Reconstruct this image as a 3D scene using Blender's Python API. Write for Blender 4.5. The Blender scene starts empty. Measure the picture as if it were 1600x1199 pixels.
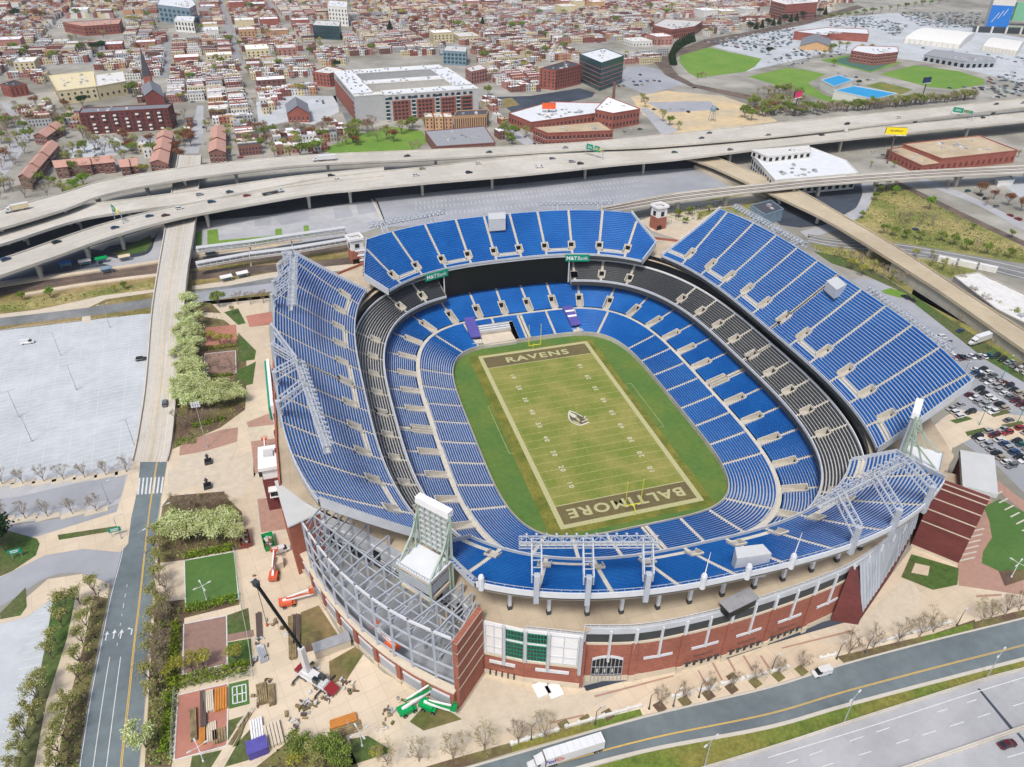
import bpy, bmesh, math, random
from mathutils import Vector, Matrix
random.seed(7)
R = math.radians
S = bpy.context.scene
C = S.collection

# ------------------------------------------------------------------ camera
CAM = Vector((-91.523, -220.984, 174.001))
CROT = (0.986316608, -0.00658781272, -0.280835837)
FPX = 1153.65                                   # focal length in photo pixels (1600 wide)
cd = bpy.data.cameras.new('camera')
cam = bpy.data.objects.new('camera', cd)
C.objects.link(cam)
cam.location = CAM
cam.rotation_euler = CROT
cd.sensor_width = 36.0
cd.lens = FPX / 1600 * 36.0
cd.clip_start = 1.0
cd.clip_end = 12000
S.camera = cam
CM = cam.rotation_euler.to_matrix()

# ------------------------------------------------------------------ world, sun, exposure
SUN_EL, SUN_AZ = R(58), R(215)                  # azimuth clockwise from +Y
W = bpy.data.worlds.new('World')
S.world = W
W.use_nodes = True
wn = W.node_tree.nodes
bg = wn['Background']
sky = wn.new('ShaderNodeTexSky')
sky.sky_type = 'NISHITA'
sky.sun_disc = False
sky.sun_elevation = SUN_EL
sky.sun_rotation = SUN_AZ
sky.air_density = 1.0
sky.dust_density = 4.0
sky.ozone_density = 0.6
sky.altitude = 50
W.node_tree.links.new(sky.outputs[0], bg.inputs[0])
bg.inputs[1].default_value = 0.095
sd = bpy.data.lights.new('sun', 'SUN')
sd.energy = 1.5
sd.angle = R(10)
sd.color = (1.0, 0.95, 0.88)
sun = bpy.data.objects.new('sun', sd)
C.objects.link(sun)
sun.rotation_euler = (R(90) - SUN_EL, 0, -SUN_AZ + math.pi)
S.view_settings.view_transform = 'Standard'
S.view_settings.look = 'None'
S.view_settings.exposure = 0.72
S.view_settings.gamma = 1
S.render.engine = 'CYCLES'
S.cycles.max_bounces = 5
S.cycles.diffuse_bounces = 2
S.cycles.glossy_bounces = 2
S.cycles.transparent_max_bounces = 6
S.cycles.use_denoising = True

GZ = 5.0                                        # street level; the pitch lies at 0

def P(px, py, z=GZ):
 """World point on the level plane z that the photograph shows at pixel (px, py)."""
 d = CM @ Vector(((px - 800) / FPX, -(py - 599.5) / FPX, -1.0))
 t = (z - CAM.z) / d.z
 return CAM + d * t

def PX(v):
 c = CM.transposed() @ (Vector(v) - CAM)
 return 800 + FPX * c.x / -c.z, 599.5 - FPX * c.y / -c.z

# ------------------------------------------------------------------ materials
def nd(t, kind, **kw):
 n = t.nodes.new(kind)
 for k, v in kw.items():
  setattr(n, k, v)
 return n

MATS = {}

def mat(name, col, rough=0.85, var=0.12, scale=0.35, metal=0.0, spec=0.3, tint=None, scale2=None, bump=0.0, rnd=0.0, detail=5, fine=None):
 """Painted/natural surface: base colour with world-scale mottling; tint = second colour it drifts to; rnd = shift per object."""
 m = bpy.data.materials.new(name)
 m.use_nodes = True
 t = m.node_tree
 b = t.nodes['Principled BSDF']
 b.inputs['Roughness'].default_value = rough
 b.inputs['Metallic'].default_value = metal
 b.inputs['Specular IOR Level'].default_value = spec
 L = t.links.new
 geo = nd(t, 'ShaderNodeNewGeometry')
 n1 = nd(t, 'ShaderNodeTexNoise')
 n1.inputs['Scale'].default_value = scale
 n1.inputs['Detail'].default_value = detail
 n1.inputs['Roughness'].default_value = 0.62
 L(geo.outputs['Position'], n1.inputs['Vector'])
 r = nd(t, 'ShaderNodeMapRange')
 r.inputs['From Min'].default_value = 0.3
 r.inputs['From Max'].default_value = 0.7
 r.inputs['To Min'].default_value = 1 - var
 r.inputs['To Max'].default_value = 1 + var
 L(n1.outputs['Fac'], r.inputs['Value'])
 mul = nd(t, 'ShaderNodeMix', data_type='RGBA', blend_type='MULTIPLY')
 mul.inputs[0].default_value = 1.0
 if tint:
  n2 = nd(t, 'ShaderNodeTexNoise')
  n2.inputs['Scale'].default_value = scale2 or scale * 0.3
  n2.inputs['Detail'].default_value = 4
  L(geo.outputs['Position'], n2.inputs['Vector'])
  r2 = nd(t, 'ShaderNodeMapRange')
  r2.inputs['From Min'].default_value = 0.4
  r2.inputs['From Max'].default_value = 0.62
  L(n2.outputs['Fac'], r2.inputs['Value'])
  mx = nd(t, 'ShaderNodeMix', data_type='RGBA')
  mx.inputs[6].default_value = (*col, 1)
  mx.inputs[7].default_value = (*tint, 1)
  L(r2.outputs[0], mx.inputs[0])
  L(mx.outputs[2], mul.inputs[6])
 else:
  mul.inputs[6].default_value = (*col, 1)
 L(r.outputs[0], mul.inputs[7])
 out = mul.outputs[2]
 if fine:                                    # small hard grain (gravel, shingles, leaves)
  n3 = nd(t, 'ShaderNodeTexVoronoi')
  n3.inputs['Scale'].default_value = fine
  L(geo.outputs['Position'], n3.inputs['Vector'])
  r3 = nd(t, 'ShaderNodeMapRange')
  r3.inputs['To Min'].default_value = 1.2
  r3.inputs['To Max'].default_value = 0.72
  L(n3.outputs['Distance'], r3.inputs['Value'])
  m3 = nd(t, 'ShaderNodeMix', data_type='RGBA', blend_type='MULTIPLY')
  m3.inputs[0].default_value = 1.0
  L(out, m3.inputs[6])
  L(r3.outputs[0], m3.inputs[7])
  out = m3.outputs[2]
 if rnd:
  oi = nd(t, 'ShaderNodeObjectInfo')
  hs = nd(t, 'ShaderNodeHueSaturation')
  r4 = nd(t, 'ShaderNodeMapRange')
  r4.inputs['To Min'].default_value = 1 - rnd
  r4.inputs['To Max'].default_value = 1 + rnd
  L(oi.outputs['Random'], r4.inputs['Value'])
  L(r4.outputs[0], hs.inputs['Value'])
  r5 = nd(t, 'ShaderNodeMapRange')
  r5.inputs['To Min'].default_value = 0.5 - rnd * 0.08
  r5.inputs['To Max'].default_value = 0.5 + rnd * 0.08
  L(oi.outputs['Random'], r5.inputs['Value'])
  L(r5.outputs[0], hs.inputs['Hue'])
  L(out, hs.inputs['Color'])
  out = hs.outputs[0]
 L(out, b.inputs['Base Color'])
 if bump:
  bp = nd(t, 'ShaderNodeBump')
  bp.inputs['Strength'].default_value = bump
  bp.inputs['Distance'].default_value = 0.3
  L(n1.outputs['Fac'], bp.inputs['Height'])
  L(bp.outputs[0], b.inputs['Normal'])
 MATS[name] = m
 return m

def brick_mat(name, c1, c2, mortar, scale=1.0, var=0.15, rnd=0.0):
 m = mat(name, c1, 0.9, var, 0.2, rnd=0)
 t = m.node_tree
 b = t.nodes['Principled BSDF']
 L = t.links.new
 old = b.inputs['Base Color'].links[0].from_socket
 geo = [n for n in t.nodes if n.type == 'NEW_GEOMETRY'][0]
 sep = nd(t, 'ShaderNodeSeparateXYZ')
 L(geo.outputs['Position'], sep.inputs[0])
 ad = nd(t, 'ShaderNodeMath', operation='ADD')
 L(sep.outputs['X'], ad.inputs[0])
 L(sep.outputs['Y'], ad.inputs[1])
 cmb = nd(t, 'ShaderNodeCombineXYZ')
 L(ad.outputs[0], cmb.inputs['X'])
 L(sep.outputs['Z'], cmb.inputs['Y'])
 br = nd(t, 'ShaderNodeTexBrick')
 br.inputs['Scale'].default_value = scale
 br.inputs['Color1'].default_value = (1.15, 1.1, 1.1, 1)
 br.inputs['Color2'].default_value = (0.82, 0.82, 0.85, 1)
 br.inputs['Mortar'].default_value = (mortar, mortar, mortar, 1)
 br.inputs['Mortar Size'].default_value = 0.015
 L(cmb.outputs[0], br.inputs['Vector'])
 mx = nd(t, 'ShaderNodeMix', data_type='RGBA', blend_type='MULTIPLY')
 mx.inputs[0].default_value = 1
 L(old, mx.inputs[6])
 L(br.outputs['Color'], mx.inputs[7])
 out = mx.outputs[2]
 if rnd:
  oi = nd(t, 'ShaderNodeObjectInfo')
  hs = nd(t, 'ShaderNodeHueSaturation')
  r4 = nd(t, 'ShaderNodeMapRange')
  r4.inputs['To Min'].default_value = 1 - rnd
  r4.inputs['To Max'].default_value = 1 + rnd
  L(oi.outputs['Random'], r4.inputs['Value'])
  L(r4.outputs[0], hs.inputs['Value'])
  L(out, hs.inputs['Color'])
  out = hs.outputs[0]
 L(out, b.inputs['Base Color'])
 return m

def joints(name, w, h, dark=0.86, mortar=.012, rot=0.0):
 """Add slab joints (in plan) to a ground material."""
 t = MATS[name].node_tree
 b = t.nodes['Principled BSDF']
 L = t.links.new
 old = b.inputs['Base Color'].links[0].from_socket
 geo = [n for n in t.nodes if n.type == 'NEW_GEOMETRY'][0]
 vr = nd(t, 'ShaderNodeVectorRotate', rotation_type='Z_AXIS')
 vr.inputs['Angle'].default_value = rot
 L(geo.outputs['Position'], vr.inputs['Vector'])
 br = nd(t, 'ShaderNodeTexBrick')
 br.offset = 0.0
 for k, v in (('Scale', 1.0), ('Brick Width', w), ('Row Height', h), ('Mortar Size', mortar * min(w, h)), ('Mortar Smooth', .3)):
  br.inputs[k].default_value = v
 br.inputs['Color1'].default_value = (1.03, 1.03, 1.03, 1)
 br.inputs['Color2'].default_value = (.97, .97, .97, 1)
 br.inputs['Mortar'].default_value = (dark, dark, dark, 1)
 L(vr.outputs[0], br.inputs['Vector'])
 mx = nd(t, 'ShaderNodeMix', data_type='RGBA', blend_type='MULTIPLY')
 mx.inputs[0].default_value = 1
 L(old, mx.inputs[6])
 L(br.outputs['Color'], mx.inputs[7])
 L(mx.outputs[2], b.inputs['Base Color'])

def lin(r, g, b):
 f = lambda c: c / 12.92 if c <= 0.04045 else ((c + 0.055) / 1.055) ** 2.4
 return (f(r / 255), f(g / 255), f(b / 255))

mat('concrete', (0.47, 0.45, 0.40), var=0.1, scale=0.25, tint=(0.38, 0.36, 0.32))
mat('tread', (0.44, 0.47, 0.51), var=0.08, scale=0.3)
mat('aisle', (0.56, 0.53, 0.46), var=0.12, scale=0.8)
mat('seat_blue', (0.006, 0.100, 0.37), rough=0.5, var=0.16, scale=1.5, tint=(0.012, 0.130, 0.43), scale2=0.06, spec=.2)
mat('seat_back', (0.045, 0.19, 0.44), rough=0.5, var=0.1, scale=1.5)
mat('seat_black', (0.045, 0.05, 0.055), rough=0.5, var=0.2, scale=1.0)
mat('tread_grey', (0.50, 0.51, 0.50), var=0.1, scale=0.4)
mat('white', (0.78, 0.79, 0.80), rough=0.5, var=0.05)
mat('steel_white', (0.62, 0.65, 0.69), rough=0.45, var=0.06)
mat('steel_grey', (0.36, 0.39, 0.43), rough=0.5, var=0.08)
mat('steel_dark', (0.05, 0.055, 0.06), rough=0.5, var=0.1)
mat('truss_grey', (0.42, 0.46, 0.52), rough=0.5, var=0.08)
mat('fascia', (0.50, 0.53, 0.57), rough=0.5, var=0.08)
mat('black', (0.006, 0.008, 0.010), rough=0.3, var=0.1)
mat('glass_dark', (0.012, 0.02, 0.026), rough=0.12, var=0.3, spec=0.6)
mat('glass_green', (0.008, 0.04, 0.032), rough=0.15, var=0.35, scale=0.6, spec=0.6)
mat('green', (0.0, 0.26, 0.16), rough=0.5, var=0.06)
mat('patina', (0.36, 0.44, 0.37), rough=0.6, var=0.1)
mat('purple', (0.09, 0.08, 0.33), rough=0.7, var=0.15)
mat('roof_white', (0.66, 0.69, 0.72), rough=0.6, var=0.06, scale=0.2)
mat('roof_grey', (0.52, 0.54, 0.55), rough=0.6, var=0.05, scale=0.2)
mat('terrace', (0.52, 0.44, 0.33), var=0.12, scale=0.15, tint=(0.43, 0.36, 0.27), scale2=0.06)
joints('terrace', 6, 6, .8)
mat('limestone', (0.60, 0.53, 0.42), var=0.08)
mat('frame_steel', (0.40, 0.44, 0.50), rough=0.5, var=0.10)
brick_mat('brick', (0.33, 0.125, 0.085), None, 0.9, scale=0.9)
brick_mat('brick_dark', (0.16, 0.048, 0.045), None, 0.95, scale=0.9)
mat('turf_out', (0.080, 0.165, 0.036), var=0.14, scale=0.5, tint=(0.12, 0.185, 0.036), scale2=0.05)
mat('turf', (0.165, 0.21, 0.036), var=0.16, scale=0.9, tint=(0.27, 0.26, 0.07), scale2=0.07, detail=8)
mat('turf_worn', (0.20, 0.19, 0.035), var=0.25, scale=0.8, tint=(0.11, 0.14, 0.02), scale2=0.15)
mat('endzone', (0.135, 0.11, 0.055), var=0.15, scale=0.6, tint=(0.15, 0.125, 0.05), scale2=0.1)
mat('chalk', (0.43, 0.42, 0.22), var=0.15, scale=1.5)
mat('chalk_white', (0.58, 0.57, 0.44), var=0.12, scale=2)
mat('line_faint', (0.36, 0.34, 0.135), var=0.3, scale=0.8)
mat('post_yellow', (0.72, 0.70, 0.03), rough=0.4, var=0.03)

# ------------------------------------------------------------------ mesh building
class MB:
 def __init__(s):
  s.v, s.f, s.m, s.names = [], [], [], []

 def mi(s, name):
  if name not in s.names:
   s.names.append(name)
  return s.names.index(name)

 def face(s, pts, m):
  i = len(s.v)
  s.v.extend([tuple(p) for p in pts])
  s.f.append(tuple(range(i, i + len(pts))))
  s.m.append(s.mi(m))
  return s

 def grid(s, rows, m):
  """rows: list of equally long point lists, skinned row to row; m = material or one per strip."""
  i = len(s.v)
  n = len(rows[0])
  for r in rows:
   s.v.extend([tuple(p) for p in r])
  for a in range(len(rows) - 1):
   k = s.mi(m if isinstance(m, str) else m[a])
   for b in range(n - 1):
    s.f.append((i + a * n + b, i + a * n + b + 1, i + (a + 1) * n + b + 1, i + (a + 1) * n + b))
    s.m.append(k)
  return s

 def prism(s, poly, z0, z1, m, mtop=None, bottom=False):
  """Upright prism over an xy polygon; z0, z1 numbers or per-vertex lists."""
  n = len(poly)
  if sum(poly[k][0] * poly[(k + 1) % n][1] - poly[(k + 1) % n][0] * poly[k][1] for k in range(n)) < 0:
   poly = list(reversed(poly))
   z0 = list(reversed(z0)) if isinstance(z0, (list, tuple)) else z0
   z1 = list(reversed(z1)) if isinstance(z1, (list, tuple)) else z1
  a = [(p[0], p[1], z0[k] if isinstance(z0, (list, tuple)) else z0) for k, p in enumerate(poly)]
  b = [(p[0], p[1], z1[k] if isinstance(z1, (list, tuple)) else z1) for k, p in enumerate(poly)]
  for k in range(n):
   s.face([a[k], a[(k + 1) % n], b[(k + 1) % n], b[k]], m)
  s.face(b, mtop or m)
  if bottom:
   s.face(a[::-1], m)
  return s

 def box(s, c, size, rz=0.0, m='white', mtop=None):
  """Box standing on z = c[2]; size (x, y, z)."""
  co, si = math.cos(rz), math.sin(rz)
  hx, hy = size[0] / 2, size[1] / 2
  poly = [(c[0] + x * co - y * si, c[1] + x * si + y * co) for x, y in ((-hx, -hy), (hx, -hy), (hx, hy), (-hx, hy))]
  return s.prism(poly, c[2], c[2] + size[2], m, mtop, True)

 def beam(s, a, b, w, h, m, up=(0, 0, 1)):
  """Bar of w x h section from a to b."""
  a, b = Vector(a), Vector(b)
  d = (b - a)
  if d.length < 1e-6:
   return s
  d.normalize()
  u = Vector(up)
  if abs(d.dot(u)) > 0.98:
   u = Vector((1, 0, 0))
  x = d.cross(u).normalized() * (w / 2)
  y = x.normalized().cross(d).normalized() * (h / 2)
  q = [-x - y, x - y, x + y, -x + y]
  A = [a + k for k in q]
  B = [b + k for k in q]
  for k in range(4):
   s.face([A[k], A[(k + 1) % 4], B[(k + 1) % 4], B[k]], m)
  s.face(A[::-1], m)
  s.face(B, m)
  return s

 def tube(s, a, b, r0, r1, m, n=8, cap=True):
  a, b = Vector(a), Vector(b)
  d = (b - a).normalized()
  u = Vector((0, 0, 1)) if abs(d.z) < 0.95 else Vector((1, 0, 0))
  x = d.cross(u).normalized()
  y = x.cross(d)
  A = [a + (x * math.cos(t) + y * math.sin(t)) * r0 for t in [2 * math.pi * k / n for k in range(n)]]
  B = [b + (x * math.cos(t) + y * math.sin(t)) * r1 for t in [2 * math.pi * k / n for k in range(n)]]
  for k in range(n):
   s.face([A[k], A[(k + 1) % n], B[(k + 1) % n], B[k]], m)
  if cap:
   s.face(A[::-1], m)
   s.face(B, m)
  return s

 def lathe(s, prof, c, m, n=12):
  for (r0, z0), (r1, z1) in zip(prof, prof[1:]):
   for k in range(n):
    t0, t1 = 2 * math.pi * k / n, 2 * math.pi * (k + 1) / n
    s.face([(c[0] + r * math.cos(t), c[1] + r * math.sin(t), c[2] + z) for r, z, t in ((r0, z0, t0), (r0, z0, t1), (r1, z1, t1), (r1, z1, t0))], m)
  return s

 def sheet(s, poly, z, m):
  n = len(poly)
  if sum(poly[k][0] * poly[(k + 1) % n][1] - poly[(k + 1) % n][0] * poly[k][1] for k in range(n)) < 0:
   poly = list(reversed(poly))
  return s.face([(p[0], p[1], z) for p in poly], m)

 def add(s, me, M, m):
  """Append a mesh datablock (lettering) moved by matrix M."""
  i = len(s.v)
  s.v.extend([tuple(M @ v.co) for v in me.vertices])
  k = s.mi(m)
  for p in me.polygons:
   s.f.append(tuple(i + j for j in p.vertices))
   s.m.append(k)
  return s

 def mesh(s, name, weld=False):
  me = bpy.data.meshes.new(name)
  me.from_pydata(s.v, [], s.f)
  for n in s.names:
   me.materials.append(MATS[n])
  me.polygons.foreach_set('material_index', s.m)
  me.update()
  if weld:
   b = bmesh.new()
   b.from_mesh(me)
   bmesh.ops.remove_doubles(b, verts=b.verts, dist=1e-4)
   b.to_mesh(me)
   b.free()
  return me

 def build(s, name, parent=None, weld=False):
  o = bpy.data.objects.new(name, s.mesh(name, weld))
  C.objects.link(o)
  if parent:
   o.parent = parent
  return o

def tag(o, label=None, cat=None, group=None, kind=None):
 for k, v in (('label', label), ('category', cat), ('group', group), ('kind', kind)):
  if v:
   o[k] = v
 return o

def struct(o):
 return tag(o, kind='structure')

def empty(name, loc=(0, 0, 0), rz=0.0):
 o = bpy.data.objects.new(name, None)
 o.empty_display_size = 0.5
 C.objects.link(o)
 o.location = loc
 o.rotation_euler = (0, 0, rz)
 return o

def copy_tree(o, parent=None):
 c = o.copy()
 C.objects.link(c)
 if parent:
  c.parent = parent
 for ch in list(o.children):
  copy_tree(ch, c)
 return c

FONTS = {}

def text_mesh(s, size=1.0, bold=0.0, spacing=1.0, align='CENTER'):
 key = (s, size, bold, spacing, align)
 if key not in FONTS:
  cu = bpy.data.curves.new('lettering', 'FONT')
  cu.body = s
  cu.size = size
  cu.align_x = align
  cu.align_y = 'CENTER'
  cu.space_character = spacing
  cu.offset = bold
  cu.resolution_u = 3
  ob = bpy.data.objects.new('lettering', cu)
  C.objects.link(ob)
  dg = bpy.context.evaluated_depsgraph_get()
  dg.update()
  FONTS[key] = bpy.data.meshes.new_from_object(ob.evaluated_get(dg))
  bpy.data.objects.remove(ob)
 return FONTS[key]

def spline(pts, n=8):
 """Catmull-Rom through points (tuples of any size)."""
 out = []
 q = [pts[0]] + list(pts) + [pts[-1]]
 for i in range(1, len(q) - 2):
  for k in range(n):
   t = k / n
   out.append(tuple(0.5 * (2 * b + (c - a) * t + (2 * a - 5 * b + 4 * c - d) * t * t + (3 * b - a - 3 * c + d) * t ** 3)
                             for a, b, c, d in zip(q[i - 1], q[i], q[i + 1], q[i + 2])))
 out.append(tuple(pts[-1]))
 return out

# ------------------------------------------------------------------ stadium: plan curves
def se(c, th):
 a, b, n = c
 x, y = math.cos(th), math.sin(th)
 return (a * math.copysign(abs(x) ** (2 / n), x), b * math.copysign(abs(y) ** (2 / n), y))

class Ref:
 """Closed plan curve by arc length from (a, 0) anticlockwise, with outward normals (rays)."""

 def __init__(s, c):
  s.c = c
  q = [se(c, (k / 600) ** 1.0 * math.pi / 2) for k in range(601)]
  # even out by dense resampling of one quarter, mirrored
  full = q + [(-x, y) for x, y in q[-2::-1]] + [(-x, -y) for x, y in q[1:]] + [(x, -y) for x, y in q[-2::-1]]
  s.p, s.l = [full[0]], [0.0]
  for a in full[1:]:
   d = math.hypot(a[0] - s.p[-1][0], a[1] - s.p[-1][1])
   if d > 1e-6:
    s.p.append(a)
    s.l.append(s.l[-1] + d)
  s.L = s.l[-1]
  s.Q = s.L / 4

 def at(s, u):
  import bisect
  u %= s.L
  i = max(0, min(len(s.l) - 2, bisect.bisect(s.l, u) - 1))
  f = (u - s.l[i]) / (s.l[i + 1] - s.l[i])
  x = s.p[i][0] + (s.p[i + 1][0] - s.p[i][0]) * f
  y = s.p[i][1] + (s.p[i + 1][1] - s.p[i][1]) * f
  a, b, n = s.c
  gx = math.copysign((abs(x) / a) ** (n - 1) / a, x)
  gy = math.copysign((abs(y) / b) ** (n - 1) / b, y)
  g = math.hypot(gx, gy)
  return (x, y), (gx / g, gy / g)

 def hit(s, u, c):
  (x, y), (nx, ny) = s.at(u)
  a, b, n = c
  lo, hi = -40.0, 60.0
  for _ in range(26):
   t = (lo + hi) / 2
   if (abs(x + nx * t) / a) ** n + (abs(y + ny * t) / b) ** n > 1:
    hi = t
   else:
    lo = t
  t = (lo + hi) / 2
  return (x + nx * t, y + ny * t)

class Deck:
 def __init__(s, ref, c0, c1, z0, z1, rows):
  s.ref, s.c0, s.c1, s.z0, s.z1, s.rows = Ref(ref), c0, c1, z0, z1, rows
  s.cache = {}

 def ends(s, u):
  k = round(u, 3)
  if k not in s.cache:
   s.cache[k] = (s.ref.hit(u, s.c0), s.ref.hit(u, s.c1))
  return s.cache[k]

 def xy(s, u, f):
  (x0, y0), (x1, y1) = s.ends(u)
  return (x0 + (x1 - x0) * f, y0 + (y1 - y0) * f)

 def z(s, f):
  return s.z0 + (s.z1 - s.z0) * (0.92 * f + 0.08 * f * f)

 def pt(s, u, f, z):
  x, y = s.xy(u, f)
  return (x, y, z)

 def scale(s, u, f):
  a, b = s.xy(u - 0.5, f), s.xy(u + 0.5, f)
  return max(0.3, math.hypot(a[0] - b[0], a[1] - b[1]))

 def limit(s, u_in, u_out, f, test):
  """Where along u (from u_in inside to u_out outside) the test on (x, y) stops holding."""
  for _ in range(16):
   m = (u_in + u_out) / 2
   if test(*s.xy(m, f), f):
    u_in = m
   else:
    u_out = m
  return u_in

def quarter_aisles(Q, first, step, end_first, end_step, meet=9.0):
 a = []
 u = first
 v = Q - end_first
 while True:
  if u > v - meet * 0.55:
   break
  a.append(u)
  u += step
  if v < a[-1] + meet * 0.8:
   break
  a.append(v)
  v -= end_step
 return sorted(a)

def loop_aisles(Q, **k):
 q = quarter_aisles(Q, **k)
 return sorted(set([round(x % (4 * Q), 3) for u in q for x in (u, 2 * Q - u, 2 * Q + u, -u)]))

def build_tier(name, parent, D, aisles, lim, block, seat, tread, vom=None, walk=None, u0=None, u1=None, cut=None):
 """Seating tier: concrete rows with one seat block mesh per section between aisles.
 lim(f) -> (ua, ub) clip range of u; vom=(r0, r1) rows opened for tunnels at each aisle; walk=(r0, r1, parity) seat-free cross walks."""
 con = MB()
 voms = []
 seats = []
 n = D.rows
 F = [i / n for i in range(n + 1)]
 Z = [D.z(f) for f in F]
 lims = [lim(f) for f in F]
 ulo, uhi = min(l[0] for l in lims), max(l[1] for l in lims)
 al = [a for a in aisles if ulo < a < uhi]
 # aisle positions may wrap: bring multiples of the loop length into the range
 al = sorted(set([round(a + k * D.ref.L, 3) for a in aisles for k in (-1, 0, 1) if ulo < a + k * D.ref.L < uhi]))
 edges = [ulo] + al + [uhi]
 for k in range(len(edges) - 1):
  sb = MB()
  for i in range(n):
   f0, f1 = F[i], F[i + 1]
   fm = (f0 + f1) / 2
   ua, ub = edges[k], edges[k + 1]
   sc0, sc1 = D.scale(ua, fm), D.scale(ub, fm)
   inv = vom and vom[0] <= i < vom[1]
   g = 1.75 if inv else 0.62
   ua2 = ua + (g / sc0 if k > 0 else 0)
   ub2 = ub - (g / sc1 if k < len(edges) - 2 else 0)
   ua2, ub2 = max(ua2, lims[i][0]), min(ub2, lims[i][1])
   if ub2 - ua2 < 0.8:
    continue
   ns = max(2, int((ub2 - ua2) / 3.2) + 1)
   us = [ua2 + (ub2 - ua2) * j / ns for j in range(ns + 1)]
   z, zn = Z[i], Z[i + 1]
   if cut and any(cut(*D.xy(u, fm)) for u in us):
    us = [u for u in us if not cut(*D.xy(u, fm))]
    if len(us) < 2:
     continue
   con.grid([[D.pt(u, f0, z) for u in us], [D.pt(u, f1, z) for u in us], [D.pt(u, f1, zn) for u in us]], tread)
   if walk and walk[0] <= i < walk[1] and (k % 2 == walk[2]):
    con.grid([[D.pt(u, f0, z + .05) for u in us], [D.pt(u, f1, z + .05) for u in us]], 'aisle')
    continue
   df = f1 - f0
   q = lambda w, h: [D.pt(u, f0 + df * w, z + h) for u in us]
   sb.grid([q(.46, .18), q(.50, .55), q(.76, .88), q(.92, .88), q(.92, .02)], seat)
  if sb.f:
   seats.append(sb)
 for a in al:
  for i in range(n):
   if not (lims[i][0] + .5 < a < lims[i][1] - .5):
    continue
   f0, f1 = F[i], F[i + 1]
   if vom and vom[0] <= i < vom[1]:
    continue
   h = 0.62 / D.scale(a, (f0 + f1) / 2)
   if cut and cut(*D.xy(a, f0)):
    continue
   us = [a - h, a + h]
   fm = (f0 + f1) / 2
   z, zn = Z[i], Z[i + 1]
   zm = (z + zn) / 2
   con.grid([[D.pt(u, f0, z + .03) for u in us], [D.pt(u, fm, z + .03) for u in us], [D.pt(u, fm, zm + .03) for u in us],
                      [D.pt(u, f1, zm + .03) for u in us], [D.pt(u, f1, zn + .03) for u in us]], 'aisle')
  if vom:
   r0, r1 = vom
   if not (lims[r1][0] + 2 < a < lims[r1][1] - 2):
    continue
   z0, z1 = Z[r0] + .02, Z[r1]
   vomb = MB()
   voms.append(vomb)
   hw = [1.75 / D.scale(a, F[i]) for i in range(n + 1)]
   rng = range(r0, r1 + 1)
   vomb.grid([[D.pt(a - hw[i], F[i], z0) for i in rng], [D.pt(a + hw[i], F[i], z0) for i in rng]], 'concrete')
   for sg in (-1, 1):                  # parapet walls stepping up beside the tunnel
    o = [[D.pt(a + sg * hw[i] * e, F[i], zz) for i in rng] for e, zz in ((1.0, z0),)]
    top = [Z[i] + 0.95 for i in rng]
    ins = [(*D.xy(a + sg * hw[i] * .86, F[i]), z0) for i in rng]
    it = [(*D.xy(a + sg * hw[i] * .86, F[i]), t) for i, t in zip(rng, top)]
    ot = [(*D.xy(a + sg * hw[i] * 1.02, F[i]), t) for i, t in zip(rng, top)]
    ob = [(*D.xy(a + sg * hw[i] * 1.02, F[i]), z0 - .3) for i in rng]
    vomb.grid([ins, it, ot, ob], 'aisle')
   A, B = D.xy(a - hw[r1], F[r1]), D.xy(a + hw[r1], F[r1])
   back = F[r1]
   w = [D.pt(a + sg * hw[r1], back, zz) for sg, zz in ((-1, z0), (1, z0), (1, z1 + .95), (-1, z1 + .95))]
   w2 = [D.pt(a + sg * hw[r1], back + .35 / n, zz) for sg, zz in ((-1, z0), (1, z0), (1, z1 + .95), (-1, z1 + .95))]
   vomb.face(w, 'aisle')
   vomb.face([w[3], w[2], w2[2], w2[3]], 'aisle')
   vomb.face(w2, 'aisle')
   dh = min(2.3, z1 - z0 + .5)
   dk = [D.pt(a + sg * hw[r1] * .62, back - .12 / n, zz) for sg, zz in ((-1, z0 + .02), (1, z0 + .02), (1, z0 + dh), (-1, z0 + dh))]
   vomb.face(dk, 'black')
 t = con.build(name, parent)
 for vomb in voms:
  vomb.build('vomitory', t)
 for sb in seats:
  sb.build(block, t)
 return t

def ring(mb, D, us, prof, m):
 """Sweep a profile of (f, z) along u samples of a deck."""
 return mb.grid([[D.pt(u, f, z) for u in us] for f, z in prof], m)

stadium = empty('stadium')
tag(stadium, 'open football stadium with blue seats around a green pitch', 'stadium')
WALL_C = (42.3, 63.7, 4.6)
AISLE0, AISLE1 = (56.3, 80.0, 3.8), (57.9, 81.8, 3.75)
LOWB = (73.8, 99.0, 3.3)
CLUB0, CLUB1 = (71.4, 91.0, 3.2), (83.2, 101.5, 3.0)

# ---- lower bowl
DL1 = Deck((49, 71.5, 4.2), WALL_C, AISLE0, 1.3, 5.2, 15)
DL2 = Deck(AISLE1, AISLE1, LOWB, 5.5, 10.9, 19)
full = lambda D: (lambda f: (0.0, D.ref.L))

def loop_lim(D, cut=0.0):
 return lambda f: (cut, D.ref.L + cut)

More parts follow.
